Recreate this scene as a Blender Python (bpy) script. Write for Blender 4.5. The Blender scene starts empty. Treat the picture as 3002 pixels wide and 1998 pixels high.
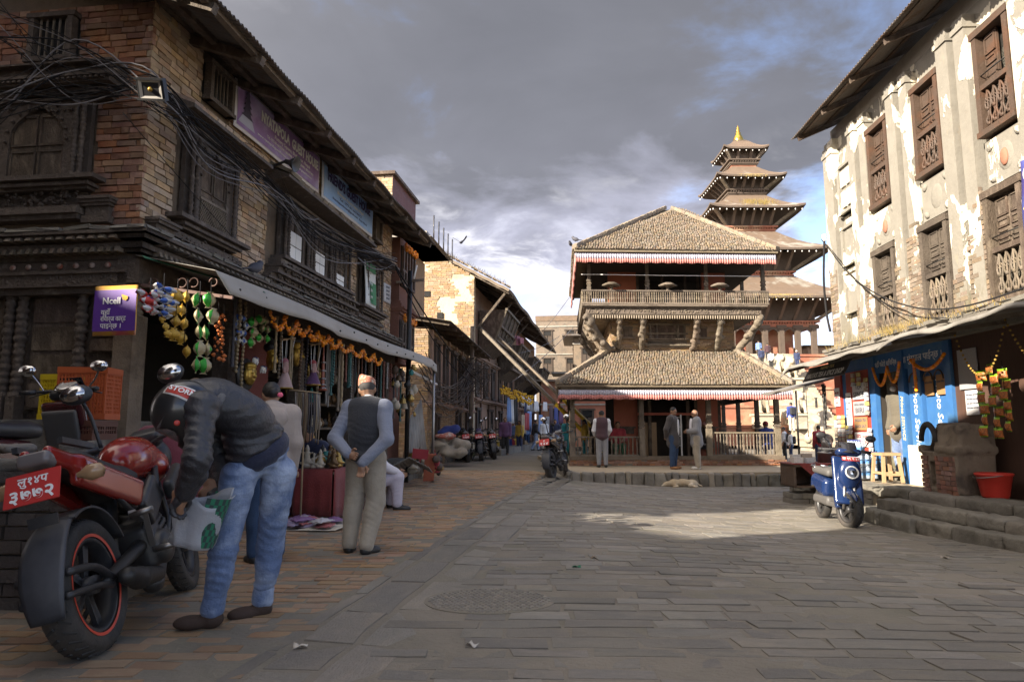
import bpy, math, random, time
import numpy as np
from mathutils import Matrix, Vector, Euler
T0 = time.time()
SC = bpy.context.scene
COL = SC.collection
R = random.Random(7)
RN = np.random.default_rng(7)
PI = math.pi
rad = math.radians
# ---------------- camera, sky, sun, exposure ----------------
cam_d = bpy.data.cameras.new('camera'); cam = bpy.data.objects.new('camera', cam_d); COL.objects.link(cam)
cam.location = (0, 0, 1.1); cam.rotation_euler = (rad(90 + 7.436), 0, 0)
cam_d.sensor_width = 36; cam_d.lens = 24; cam_d.clip_start = .05; cam_d.clip_end = 3000
SC.camera = cam
SUN_EL, SUN_DIR = rad(24), (-.83, -.56)          # towards the sun
saz = math.atan2(SUN_DIR[0], SUN_DIR[1])           # clockwise from +Y
sun_d = bpy.data.lights.new('sun', 'SUN'); sun_d.energy = 2.7; sun_d.angle = rad(.55); sun_d.color = (1, .90, .76)
sun = bpy.data.objects.new('sun', sun_d); COL.objects.link(sun)
_v = Vector((math.sin(saz) * math.cos(SUN_EL), math.cos(saz) * math.cos(SUN_EL), math.sin(SUN_EL)))
sun.rotation_euler = _v.to_track_quat('Z', 'Y').to_euler()
SC.view_settings.view_transform = 'Standard'; SC.view_settings.look = 'None'
SC.view_settings.exposure = 2.5; SC.view_settings.gamma = 1; SC.view_settings.use_curve_mapping = False
SC.cycles.max_bounces = 6; SC.cycles.diffuse_bounces = 4; SC.cycles.glossy_bounces = 2; SC.cycles.transparent_max_bounces = 6
class NG:
 """tiny node graph helper"""
 def __init__(s, nt): s.nt = nt; s.n = nt.nodes; s.l = nt.links
 def add(s, t, **kw):
  n = s.n.new(t)
  for k, v in kw.items():
   if k.startswith('i_'):
    k = k[2:]; k = int(k) if k.isdigit() else k.replace('_', ' ')
    s.put(n, k, v)
   else: setattr(n, k, v)
  return n
 def put(s, n, k, v):
  if isinstance(v, bpy.types.NodeSocket): s.l.new(v, n.inputs[k])
  elif isinstance(v, bpy.types.Node): s.l.new(v.outputs[0], n.inputs[k])
  else: n.inputs[k].default_value = v
 def math(s, op, a, b=0.0, c=None, clamp=False):
  n = s.add('ShaderNodeMath', operation=op, use_clamp=clamp); s.put(n, 0, a); s.put(n, 1, b)
  if c is not None: s.put(n, 2, c)
  return n.outputs[0]
 def noise(s, vec, scale, detail=3, rough=.55, dist=0, out=0):
  n = s.add('ShaderNodeTexNoise'); n.inputs['Scale'].default_value = scale; n.inputs['Detail'].default_value = detail
  n.inputs['Roughness'].default_value = rough; n.inputs['Distortion'].default_value = dist
  if vec is not None: s.put(n, 'Vector', vec)
  return n.outputs[out]
 def ramp(s, fac, stops, interp='LINEAR'):
  n = s.add('ShaderNodeValToRGB'); cr = n.color_ramp; cr.interpolation = interp
  while len(cr.elements) < len(stops): cr.elements.new(.5)
  for e, (p, c) in zip(cr.elements, stops):
   e.position = p; c = (c, c, c) if isinstance(c, (int, float)) else c; e.color = (*c[:3], 1)
  s.put(n, 0, fac); return n.outputs[0]
 def mix(s, fac, a, b, mode='MIX'):
  n = s.add('ShaderNodeMix', data_type='RGBA', blend_type=mode); s.put(n, 0, fac)
  for k, v in ((6, a), (7, b)):
   if isinstance(v, (tuple, list)): v = (*v[:3], 1)
   s.put(n, k, v)
  return n.outputs[2]
 def maprange(s, v, a, b, c=0., d=1., smooth=True):
  n = s.add('ShaderNodeMapRange', interpolation_type='SMOOTHSTEP' if smooth else 'LINEAR'); s.put(n, 0, v)
  for i, q in enumerate((a, b, c, d)): n.inputs[i + 1].default_value = q
  return n.outputs[0]
def make_world():
 W = bpy.data.worlds.new('World'); SC.world = W; W.use_nodes = True
 g = NG(W.node_tree); g.n.clear()
 sky = g.add('ShaderNodeTexSky', sky_type='NISHITA', sun_disc=False, sun_elevation=SUN_EL, sun_rotation=saz, altitude=1300, dust_density=.6, ozone_density=1.6)
 co = g.add('ShaderNodeTexCoord').outputs['Generated']
 sep = g.add('ShaderNodeSeparateXYZ', i_0=co); x, y, z = sep.outputs
 zz = g.math('ADD', g.math('MAXIMUM', z, 0.0), .16)
 px = g.math('DIVIDE', x, zz); py = g.math('DIVIDE', y, zz)
 pv = g.add('ShaderNodeCombineXYZ', i_0=px, i_1=py).outputs[0]
 big = g.noise(pv, .75, 2, .5)
 fine = g.noise(pv, 2.0, 8, .58, .35)
 soft = g.noise(pv, 1.1, 4, .55)
 # cloud deck: thick over most of the sky, broken to the east where blue shows, brightest near the horizon
 az = g.math('ARCTAN2', x, y)
 gap = g.maprange(az, .16, .55)
 cov = g.math('ADD', g.math('MULTIPLY', fine, .62), g.math('MULTIPLY', big, .55))
 cov = g.math('SUBTRACT', cov, g.math('MULTIPLY', gap, .17))
 mask = g.maprange(cov, .36, .54)
 elev = g.math('ADD', z, g.math('MULTIPLY', g.math('SUBTRACT', fine, .5), .42))
 elev = g.math('ADD', elev, g.math('MULTIPLY', g.math('SUBTRACT', soft, .5), .20))
 shade = g.ramp(elev, [(.0, (.38, .385, .43)), (.10, (.36, .365, .415)), (.20, (.37, .37, .41)), (.27, (.20, .20, .235)), (.37, (.096, .097, .108)), (.56, (.078, .079, .087)), (.74, (.15, .15, .16)), (.96, (.24, .24, .25))])
 rim = g.maprange(g.noise(pv, 3.1, 6, .6, .5), .50, .72)
 low = g.maprange(z, .42, .16)
 rim = g.math('MULTIPLY', rim, g.math('MULTIPLY', low, g.maprange(fine, .35, .62)))
 cl = g.mix(g.math('MULTIPLY', rim, .75), shade, (.98, .95, .92))
 var = g.math('ADD', g.math('MULTIPLY', soft, .9), .55)
 cl = g.mix(1.0, cl, g.add('ShaderNodeCombineColor', i_0=var, i_1=var, i_2=var).outputs[0], 'MULTIPLY')
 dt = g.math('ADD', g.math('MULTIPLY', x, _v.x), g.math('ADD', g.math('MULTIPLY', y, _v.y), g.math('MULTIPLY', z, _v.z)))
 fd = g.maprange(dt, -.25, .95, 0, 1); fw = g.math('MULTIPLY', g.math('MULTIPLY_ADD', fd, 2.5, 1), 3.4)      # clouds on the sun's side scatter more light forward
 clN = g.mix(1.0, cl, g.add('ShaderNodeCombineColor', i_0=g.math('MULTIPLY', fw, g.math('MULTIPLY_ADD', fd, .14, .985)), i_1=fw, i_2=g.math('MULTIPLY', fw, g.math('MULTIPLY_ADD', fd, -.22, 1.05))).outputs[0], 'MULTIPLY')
 skyc = g.mix(1.0, sky.outputs[0], (.42, .40, .43), 'MULTIPLY')
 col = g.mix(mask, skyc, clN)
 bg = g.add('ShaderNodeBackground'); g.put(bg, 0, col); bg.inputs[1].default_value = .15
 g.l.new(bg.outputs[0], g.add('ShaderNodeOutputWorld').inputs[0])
make_world()
# ---------------- mesh builder ----------------
class MB:
 def __init__(s): s.v = []; s.f = []; s.m = []; s.n = 0; s.sm = []
 def raw(s, V, Fc, mi=0, smooth=False, M=None):
  V = np.asarray(V, float).reshape(-1, 3)
  if M is not None:
   A = np.array(M); V = V @ A[:3, :3].T + A[:3, 3]
  o = s.n; s.v.append(V); s.n += len(V)
  for f in Fc: s.f.append([i + o for i in f])
  k = len(Fc); s.m += [mi] * k if isinstance(mi, int) else list(mi); s.sm += [smooth] * k
  return s
 def box(s, c, d, M=None, mi=0, taper=1.0):
  x, y, z = d[0] / 2, d[1] / 2, d[2] / 2; t = taper
  V = [(-x, -y, -z), (x, -y, -z), (x, y, -z), (-x, y, -z), (-x * t, -y * t, z), (x * t, -y * t, z), (x * t, y * t, z), (-x * t, y * t, z)]
  V = np.array(V)
  if M is None: V = V + np.array(c)
  else: M = Matrix.Translation(c) @ M
  return s.raw(V, [(0, 3, 2, 1), (4, 5, 6, 7), (0, 1, 5, 4), (1, 2, 6, 5), (2, 3, 7, 6), (3, 0, 4, 7)], mi, False, M)
 def bb(s, a, b, mi=0):
  return s.box([(p + q) / 2 for p, q in zip(a, b)], [abs(q - p) for p, q in zip(a, b)], mi=mi)
 def bar(s, a, b, w, h=None, up=(0, 0, 1), mi=0, taper=1.0):
  a, b = Vector(a), Vector(b); d = b - a; L = d.length
  if L < 1e-6: return s
  z = d / L; u = Vector(up)
  if abs(z.dot(u)) > .98: u = Vector((0, 1, 0))
  x = u.cross(z).normalized(); y = z.cross(x)
  M = Matrix(((x.x, y.x, z.x, 0), (x.y, y.y, z.y, 0), (x.z, y.z, z.z, 0), (0, 0, 0, 1)))
  return s.box((a + b) / 2, (w, h or w, L), M, mi, taper)
 def tube(s, P, r, seg=8, mi=0, cap=True, closed=False, smooth=True):
  P = np.asarray(P, float); n = len(P)
  rr = np.full(n, r) if np.isscalar(r) else np.asarray(r, float)
  T = np.roll(P, -1, 0) - np.roll(P, 1, 0) if closed else np.gradient(P, axis=0)
  T /= np.linalg.norm(T, axis=1)[:, None] + 1e-9
  u = np.array([0, 0, 1.]) if abs(T[0][2]) < .9 else np.array([1., 0, 0])
  V = []; a = np.linspace(0, 2 * PI, seg, endpoint=False)
  for i in range(n):
   x = np.cross(u, T[i]); x /= np.linalg.norm(x) + 1e-9; y = np.cross(T[i], x); u = y
   V.append(P[i] + rr[i] * (np.cos(a)[:, None] * x + np.sin(a)[:, None] * y))
  V = np.concatenate(V); F = []
  m = n if closed else n - 1
  for i in range(m):
   j = (i + 1) % n
   for k in range(seg):
    l = (k + 1) % seg
    F.append((i * seg + k, i * seg + l, j * seg + l, j * seg + k))
  if cap and not closed: F += [tuple(range(seg - 1, -1, -1)), tuple((n - 1) * seg + k for k in range(seg))]
  return s.raw(V, F, mi, smooth)
 def lathe(s, prof, seg=16, M=None, mi=0, smooth=True, arc=2 * PI, cap=False):
  full = arc > 6.28; a = np.linspace(0, arc, seg, endpoint=not full)
  V = [(r * math.cos(t), r * math.sin(t), z) for r, z in prof for t in a]; F = []
  for i in range(len(prof) - 1):
   for k in range(seg if full else seg - 1):
    l = (k + 1) % seg; F.append((i * seg + k, i * seg + l, (i + 1) * seg + l, (i + 1) * seg + k))
  if full and cap:
   if prof[0][0] > 1e-4: F.append(tuple(range(seg - 1, -1, -1)))
   if prof[-1][0] > 1e-4: F.append(tuple((len(prof) - 1) * seg + k for k in range(seg)))
  return s.raw(V, F, mi, smooth, M)
 def prism(s, poly, d, M=None, mi=0, cap_mi=None):
  """poly in local xy, extruded 0..d along local z"""
  n = len(poly); V = [(p[0], p[1], 0) for p in poly] + [(p[0], p[1], d) for p in poly]
  a = sum(poly[i][0] * poly[(i + 1) % n][1] - poly[(i + 1) % n][0] * poly[i][1] for i in range(n))
  F = [tuple(range(n - 1, -1, -1)), tuple(range(n, 2 * n))] + [(i, (i + 1) % n, n + (i + 1) % n, n + i) for i in range(n)]
  if a < 0: F = [f[::-1] for f in F]
  ci = mi if cap_mi is None else cap_mi
  return s.raw(V, F, [ci, ci] + [mi] * n, False, M)
 def ell(s, c, r, seg=12, rings=8, M=None, mi=0):
  if np.isscalar(r): r = (r, r, r)
  V = [(0, 0, -1)]; F = []
  for i in range(1, rings):
   t = -PI / 2 + PI * i / rings
   V += [(math.cos(t) * math.cos(2 * PI * k / seg), math.cos(t) * math.sin(2 * PI * k / seg), math.sin(t)) for k in range(seg)]
  V.append((0, 0, 1)); top = len(V) - 1
  for k in range(seg):
   l = (k + 1) % seg; F.append((0, 1 + l, 1 + k)); F.append((top, 1 + (rings - 2) * seg + k, 1 + (rings - 2) * seg + l))
   for i in range(rings - 2): F.append((1 + i * seg + k, 1 + i * seg + l, 1 + (i + 1) * seg + l, 1 + (i + 1) * seg + k))
  V = np.array(V) * np.array(r)
  if M is None: V = V + np.array(c)
  else: M = Matrix.Translation(c) @ M
  return s.raw(V, F, mi, True, M)
 def sheet(s, fn, nu, nv, mi=0, smooth=True, thick=0):
  V = np.array([fn(i / nu, j / nv) for j in range(nv + 1) for i in range(nu + 1)], float)
  F = [(j * (nu + 1) + i, j * (nu + 1) + i + 1, (j + 1) * (nu + 1) + i + 1, (j + 1) * (nu + 1) + i) for j in range(nv) for i in range(nu)]
  s.raw(V, F, mi, smooth)
  if thick:
   G = V.reshape(nv + 1, nu + 1, 3); du = np.gradient(G, axis=1); dv = np.gradient(G, axis=0)
   N = np.cross(du, dv); N /= np.linalg.norm(N, axis=2)[..., None] + 1e-9
   s.raw((G - N * thick).reshape(-1, 3), [f[::-1] for f in F], mi, smooth)
   w = nu + 1; k = s.n - 2 * len(V); q = len(V)
   rim = [(i, i + 1) for i in range(nu)][::-1] + []
   E = [(i + 1, i) for i in range(nu)] + [(nv * w + i, nv * w + i + 1) for i in range(nu)] + [(j * w, (j + 1) * w) for j in range(nv)] + [((j + 1) * w + nu, j * w + nu) for j in range(nv)]
   for a, b in E: s.f.append([k + a, k + b, k + b + q, k + a + q]); s.m.append(mi); s.sm.append(False)
  return s
 def add(s, o, M=None, mi=None):
  if not o.n: return s
  V = np.concatenate(o.v)
  return s.raw(V, o.f, [mi] * len(o.f) if mi is not None else o.m, False, M) if not any(o.sm) else s._add(o, V, M, mi)
 def _add(s, o, V, M, mi):
  k = len(s.sm); s.raw(V, o.f, o.m if mi is None else [mi] * len(o.f), False, M); s.sm[k:] = list(o.sm); return s
 def mesh(s, name, mats):
  me = bpy.data.meshes.new(name)
  V = np.concatenate(s.v) if s.v else np.zeros((0, 3))
  me.from_pydata(V.tolist(), [], s.f)
  mats = mats if isinstance(mats, (list, tuple)) else [mats]
  for m in mats: me.materials.append(m)
  if s.f:
   me.polygons.foreach_set('material_index', s.m); me.polygons.foreach_set('use_smooth', s.sm)
  me.update(); return me
 def build(s, name, mats, parent=None, loc=None, **kw):
  return link(name, s.mesh(name, mats), parent, loc, **kw)
def link(name, me, parent=None, loc=None, rot=None, label=None, cat=None, group=None, kind=None):
 o = bpy.data.objects.new(name, me); COL.objects.link(o)
 if parent is not None: o.parent = parent
 if loc is not None: o.location = loc
 if rot is not None: o.rotation_euler = rot
 tag(o, label, cat, group, kind); return o
def tag(o, label=None, cat=None, group=None, kind=None):
 for k, v in (('label', label), ('category', cat), ('group', group), ('kind', kind)):
  if v: o[k] = v
 return o
def thing(name, label, cat, loc=(0, 0, 0), rz=0, group=None):
 o = bpy.data.objects.new(name, None); COL.objects.link(o); o.empty_display_size = .1
 o.location = loc; o.rotation_euler = (0, 0, rz); return tag(o, label, cat, group)
def dup(root, loc, rz=None, label=None):
 def cp(o, par):
  c = o.copy(); COL.objects.link(c)
  if par is not None: c.parent = par
  for ch in o.children: cp(ch, c)
  return c
 r = cp(root, None); r.location = loc
 if rz is not None: r.rotation_euler = (0, 0, rz)
 if label: r['label'] = label
 return r
def Mx(loc=(0, 0, 0), rot=(0, 0, 0), sc=1):
 M = Matrix.Translation(loc) @ Euler(rot).to_matrix().to_4x4()
 if sc != 1:
  S = Matrix.Diagonal((*((sc,) * 3 if np.isscalar(sc) else sc), 1)); M = M @ S
 return M
def catmull(P, n=8):
 P = [np.array(p, float) for p in P]; P = [2 * P[0] - P[1]] + P + [2 * P[-1] - P[-2]]; out = []
 for i in range(1, len(P) - 2):
  for k in range(n):
   t = k / n; a, b, c, d = P[i - 1:i + 3]
   out.append(.5 * (2 * b + (c - a) * t + (2 * a - 5 * b + 4 * c - d) * t * t + (3 * b - a - 3 * c + d) * t ** 3))
 out.append(P[-2]); return np.array(out)
def sag(a, b, d, n=12):
 a, b = np.array(a, float), np.array(b, float); t = np.linspace(0, 1, n)[:, None]
 P = a + (b - a) * t; P[:, 2] -= (4 * d * t * (1 - t))[:, 0]; return P
# ---------------- implicit surfaces (smooth union of tapered capsules, ellipsoids, boxes) ----------------
def _sd(p, q):
 k = q[0]
 if k == 'c':
  a, b = np.array(q[1]), np.array(q[2]); d = b - a; L = d @ d + 1e-9
  t = np.clip(((p - a) @ d) / L, 0, 1)
  return np.linalg.norm(p - a - t[..., None] * d, axis=-1) - (q[3] + (q[4] - q[3]) * t)
 if k == 'e':
  c, r = np.array(q[1]), np.array(q[2], float); v = p - c
  if len(q) > 3 and q[3] is not None: v = v @ np.array(q[3])
  k0 = np.linalg.norm(v / r, axis=-1); k1 = np.linalg.norm(v / r ** 2, axis=-1) + 1e-9
  return k0 * (k0 - 1) / k1
 c, h = np.array(q[1]), np.array(q[2], float); v = p - c; rd = q[3]
 if len(q) > 4 and q[4] is not None: v = v @ np.array(q[4])
 w = np.abs(v) - (h - rd)
 return np.linalg.norm(np.maximum(w, 0), axis=-1) + np.minimum(w.max(-1), 0) - rd
def _bb(q):
 if q[0] == 'c':
  a, b = np.array(q[1]), np.array(q[2]); r = max(q[3], q[4]); return np.minimum(a, b) - r, np.maximum(a, b) + r
 c = np.array(q[1]); r = np.linalg.norm(q[2]) if (len(q) > (3 if q[0] == 'e' else 4)) else np.array(q[2]); return c - r, c + r
def rotm(*e): return np.array(Euler(e).to_matrix())
def sdf(add, h, k=.03, sub=(), noise=None):
 """returns (verts, quads) of the smooth union of `add` minus `sub`, cell size h"""
 lo = np.min([_bb(q)[0] for q in add], 0) - 2.5 * h; hi = np.max([_bb(q)[1] for q in add], 0) + 2.5 * h
 n = np.ceil((hi - lo) / h).astype(int) + 1
 G = np.full(n, 1.0); ax = [lo[i] + h * np.arange(n[i]) for i in range(3)]
 for op, L in ((1, add), (-1, sub)):
  for q in L:
   a, b = _bb(q); pad = k + 3 * h
   i0 = np.maximum(((a - pad - lo) / h).astype(int), 0); i1 = np.minimum(((b + pad - lo) / h).astype(int) + 2, n)
   if (i1 <= i0).any(): continue
   sl = tuple(slice(i0[i], i1[i]) for i in range(3))
   p = np.stack(np.meshgrid(*[ax[i][sl[i]] for i in range(3)], indexing='ij'), -1)
   d = _sd(p, q); g = G[sl]
   if op > 0:
    m = np.clip(k - np.abs(g - d), 0, None) / k if k > 0 else 0; G[sl] = np.minimum(g, d) - m * m * k * .25
   else: G[sl] = np.maximum(g, -d)
 if noise is not None:
  p = np.stack(np.meshgrid(*ax, indexing='ij'), -1); G = G + noise(p)
 s = G < 0; c = np.zeros(tuple(n - 1), int); acc = np.zeros(tuple(n - 1) + (3,)); cnt = np.zeros(tuple(n - 1))
 N = n - 1
 for axd in range(3):
  o = [i for i in range(3) if i != axd]
  A = [slice(None)] * 3; B = [slice(None)] * 3; A[axd] = slice(0, -1); B[axd] = slice(1, None)
  ga, gb = G[tuple(A)], G[tuple(B)]; cr = (ga < 0) != (gb < 0); t = np.where(cr, ga / (ga - gb + 1e-12), 0)
  for u in (0, 1):
   for w in (0, 1):
    sl = [slice(None)] * 3; sl[o[0]] = slice(u, u + N[o[0]]); sl[o[1]] = slice(w, w + N[o[1]])
    m = cr[tuple(sl)]; tt = t[tuple(sl)]
    acc[..., axd] += np.where(m, tt, 0); acc[..., o[0]] += np.where(m, u, 0); acc[..., o[1]] += np.where(m, w, 0); cnt += m
 idx = np.argwhere(cnt > 0); num = np.full(tuple(N), -1); num[tuple(idx.T)] = np.arange(len(idx))
 V = lo + h * (idx + acc[tuple(idx.T)] / cnt[tuple(idx.T)][:, None]); F = []
 for axd in range(3):
  o = [(axd + 1) % 3, (axd + 2) % 3]
  A = [slice(None)] * 3; B = [slice(None)] * 3; A[axd] = slice(0, -1); B[axd] = slice(1, None)
  sa, sb = s[tuple(A)], s[tuple(B)]; E = np.argwhere(sa != sb)
  ok = (E[:, o[0]] > 0) & (E[:, o[1]] > 0) & (E[:, o[0]] < N[o[0]]) & (E[:, o[1]] < N[o[1]]) & (E[:, axd] < N[axd]); E = E[ok]
  fl = sa[tuple(E.T)]; q = []
  for du, dw in ((0, 0), (1, 0), (1, 1), (0, 1)):
   e = E.copy(); e[:, o[0]] -= du; e[:, o[1]] -= dw; q.append(num[tuple(e.T)])
  q = np.stack(q, 1); q[~fl] = q[~fl][:, ::-1]; F.append(q[(q >= 0).all(1)])
 return V, np.concatenate(F)
def sdf_mb(add, h, k=.03, sub=(), mb=None, mi=0, M=None, noise=None):
 V, F = sdf(add, h, k, sub, noise); mb = mb or MB(); mb.raw(V, F.tolist(), mi, True, M); return mb
def wob(f, a, seed=0):
 r = np.random.default_rng(seed); K = r.normal(size=(5, 3)) * f; ph = r.uniform(0, 6, 5)
 return lambda p: a * sum(np.sin(p @ K[i] + ph[i]) for i in range(5)) / 2.2
# ---------------- ground shape ----------------
def _ss(a, b, x):
 t = min(1, max(0, (x - a) / (b - a))); return t * t * (3 - 2 * t)
def zg(X, Y): return -.2 * _ss(.2, 4.5, X) * _ss(2, 10, Y) - .12 * _ss(.2, 1.7, X) * _ss(12, 17, Y)
CT, ST = math.cos(rad(7.436)), math.sin(rad(7.436))
def ray(x, y):
 u = (x - 1501) / 2001.33; v = (999 - y) / 2001.33; return u, CT - v * ST, ST + v * CT
def at(x, y, Y):
 d = ray(x, y); k = Y / d[1]; return np.array((d[0] * k, Y, 1.1 + d[2] * k))
def gnd(x, y):
 z = 0
 for _ in range(40):
  d = ray(x, y); k = (z - 1.1) / d[2]; p = (d[0] * k, d[1] * k); z = .5 * z + .5 * zg(*p)
 return np.array((p[0], p[1], zg(*p)))
def in_view(P):
 """fraction-of-frame test and pixel scale used to choose which alike pieces are single objects"""
 P = np.asarray(P); z = P[:, 2] - 1.1; d = P[:, 1] * CT + z * ST
 u = P[:, 0] / np.maximum(d, .01); v = (z * CT - P[:, 1] * ST) / np.maximum(d, .01)
 return (d > .3) & (np.abs(u) < .76) & (np.abs(v) < .51), d
# ---------------- materials ----------------
MATS = {}
def mat(name, col, rough=.75, metal=0., spec=.5, var=.12, scale=6., bump=0., bscale=40., col2=None, c2scale=1.5, c2lo=.45, c2hi=.65, rnd=0., alpha=None, coat=0., stretch=None, sheen=0., dusty=None):
 """procedural surface: base colour, patches of a second colour, fine mottling, per-piece variation, bump"""
 if name in MATS: return MATS[name]
 m = bpy.data.materials.new(name); m.use_nodes = True; g = NG(m.node_tree); g.n.clear()
 b = g.add('ShaderNodeBsdfPrincipled'); out = g.add('ShaderNodeOutputMaterial'); g.l.new(b.outputs[0], out.inputs[0])
 co = g.add('ShaderNodeTexCoord').outputs['Object']
 if stretch:
  mp = g.add('ShaderNodeMapping'); g.put(mp, 0, co); mp.inputs['Scale'].default_value = stretch; co = mp.outputs[0]
 inf = None
 if rnd:
  oi = g.add('ShaderNodeObjectInfo').outputs['Random']; isl = g.add('ShaderNodeNewGeometry').outputs['Random Per Island']
  inf = g.math('FRACT', g.math('ADD', g.math('MULTIPLY', oi, 7.31), isl))
  co = g.add('ShaderNodeVectorMath', operation='ADD', i_0=co, i_1=g.add('ShaderNodeCombineXYZ', i_0=g.math('MULTIPLY', inf, 31.), i_1=g.math('MULTIPLY', inf, 17.)).outputs[0]).outputs[0]
 c = (*col, 1)
 if col2 is not None:
  f = g.maprange(g.noise(co, c2scale, 6, .62, .3), c2lo, c2hi); c = g.mix(f, col, col2)
 if var:
  v = g.math('MULTIPLY_ADD', g.noise(co, scale, 5, .6), 2 * var, 1 - var)
  if rnd: v = g.math('MULTIPLY', v, g.math('MULTIPLY_ADD', inf, 2 * rnd, 1 - rnd))
  c = g.mix(1., c, g.add('ShaderNodeCombineColor', i_0=v, i_1=v, i_2=v).outputs[0], 'MULTIPLY')
 if rnd:
  hs = g.add('ShaderNodeHueSaturation'); g.put(hs, 'Color', c)
  g.put(hs, 'Hue', g.math('MULTIPLY_ADD', g.math('FRACT', g.math('MULTIPLY', inf, 13.7)), .022 , .489)); g.put(hs, 'Saturation', g.math('MULTIPLY_ADD', g.math('FRACT', g.math('MULTIPLY', inf, 5.3)), .5 * min(1, rnd * 3), 1 - .25 * min(1, rnd * 3))); c = hs.outputs[0]
 if dusty:
  ps = g.add('ShaderNodeNewGeometry').outputs['Position']; dm = g.math('MULTIPLY', g.maprange(g.noise(ps, .75, 8, .68, .4), .40, .68), .75); c = g.mix(dm, c, dusty)
  sv = g.math('MULTIPLY_ADD', g.noise(ps, .42, 5, .6), .7, .66); c = g.mix(1., c, g.add('ShaderNodeCombineColor', i_0=sv, i_1=sv, i_2=sv).outputs[0], 'MULTIPLY')
 g.put(b, 'Base Color', c)
 rr = g.math('MULTIPLY_ADD', g.noise(co, scale * 2.3, 3), .25 * min(rough, .8), rough * .88, clamp=True); g.put(b, 'Roughness', rr)
 b.inputs['Metallic'].default_value = metal; b.inputs['Specular IOR Level'].default_value = spec
 if coat: b.inputs['Coat Weight'].default_value = coat; b.inputs['Coat Roughness'].default_value = .08
 if sheen: b.inputs['Sheen Weight'].default_value = sheen
 if alpha is not None: b.inputs['Alpha'].default_value = alpha
 if bump:
  bn = g.add('ShaderNodeBump'); bn.inputs['Strength'].default_value = bump; bn.inputs['Distance'].default_value = .02
  g.put(bn, 'Height', g.noise(co, bscale, 5, .65)); g.l.new(bn.outputs[0], b.inputs['Normal'])
 MATS[name] = m; return m
M_ = mat
brick = mat('brick', (.43, .305, .195), .9, var=.3, scale=9, bump=.7, bscale=55, rnd=.28, col2=(.34, .23, .145), c2scale=3)
brick_red = mat('brick_red', (.31, .165, .10), .9, var=.3, scale=9, bump=.7, bscale=55, rnd=.28, col2=(.20, .09, .055), c2scale=3)
brick_pale = mat('brick_pale', (.33, .225, .13), .92, var=.3, scale=9, bump=.7, bscale=45, rnd=.22, col2=(.30, .21, .13), c2scale=2)
brick_dull = mat('brick_dull', (.20, .15, .105), .92, var=.3, scale=9, bump=.7, bscale=45, rnd=.25, col2=(.15, .12, .09), c2scale=2)
mortar = mat('mortar', (.17, .125, .085), .95, var=.3, scale=12, bump=.8, bscale=60)
paver = mat('paver', (.28, .17, .10), .9, var=.3, scale=7, bump=.6, bscale=40, rnd=.22, dusty=(.27, .195, .12), col2=(.31, .22, .135), c2scale=1.0)
slab = mat('stone_slab', (.175, .16, .138), .75, var=.3, scale=5, bump=.7, bscale=22, rnd=.24, dusty=(.19, .17, .138), col2=(.21, .185, .15), c2scale=1.1)
slab_d = mat('stone_dark', (.165, .15, .125), .65, var=.3, scale=5, bump=.8, bscale=18, rnd=.2, col2=(.23, .195, .15), c2scale=1.1)
dust = mat('dusty_earth', (.175, .152, .12), .95, var=.25, scale=3, bump=.6, bscale=30, dusty=(.19, .165, .13), col2=(.14, .13, .095), c2scale=.7)
grey_stone = mat('grey_stone', (.17, .155, .13), .88, var=.35, scale=5, bump=.9, bscale=16, rnd=.15, col2=(.10, .09, .075), c2scale=1.2)
pale_stone = mat('pale_stone', (.42, .36, .27), .9, var=.25, scale=5, bump=.7, bscale=14, rnd=.12, col2=(.30, .25, .18), c2scale=1.1)
wood = mat('old_wood', (.075, .052, .036), .8, var=.4, scale=6, bump=.8, bscale=26, col2=(.14, .105, .075), c2scale=3, stretch=(2, 2, 1), rnd=.1)
wood_grey = mat('weathered_wood', (.17, .135, .098), .85, var=.35, scale=8, bump=.9, bscale=30, col2=(.10, .078, .055), c2scale=2.5, rnd=.15)
wood_brown = mat('brown_wood', (.072, .046, .031), .6, var=.35, scale=7, bump=.5, bscale=30, col2=(.09, .045, .025), c2scale=3)
wood_new = mat('pale_timber', (.36, .24, .13), .7, var=.25, scale=9, bump=.3, bscale=30)
wood_shop = mat('carved_wood', (.085, .063, .048), .7, var=.4, scale=10, bump=1., bscale=35, col2=(.19, .15, .115), c2scale=8, c2lo=.52, c2hi=.75)
tin = mat('rusty_tin', (.135, .115, .10), .55, .35, var=.3, scale=3, bump=.25, bscale=18, col2=(.105, .065, .04), c2scale=1.8)
tin_grey = mat('grey_sheet', (.25, .235, .21), .6, .1, var=.2, scale=3, bump=.2, bscale=12, col2=(.17, .155, .135), c2scale=1.4)
tile = mat('roof_tile', (.205, .155, .108), .92, var=.3, scale=8, bump=.6, bscale=40, rnd=.3, col2=(.15, .13, .095), c2scale=3)
tile_dark = mat('ridge_tile', (.20, .16, .115), .92, var=.3, scale=6, bump=.8, bscale=30, rnd=.2)
plaster = mat('white_plaster', (.60, .555, .45), .85, var=.1, scale=3, bump=.35, bscale=14, col2=(.48, .43, .33), c2scale=.9)
cement = mat('grey_cement', (.34, .315, .27), .9, var=.2, scale=4, bump=.5, bscale=20, col2=(.26, .235, .20), c2scale=1.3)
red_wall = mat('red_render', (.34, .095, .052), .85, var=.22, scale=3, bump=.3, bscale=25, rnd=.05)
black = mat('black_void', (.012, .011, .010), .9, var=.2)
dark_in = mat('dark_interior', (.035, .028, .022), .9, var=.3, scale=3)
white = mat('white_paint', (.78, .77, .74), .6, var=.05)
offwhite = mat('off_white_sheet', (.31, .285, .25), .6, var=.12, scale=3, bump=.15, bscale=8, col2=(.28, .255, .22), c2scale=1.2)
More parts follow.
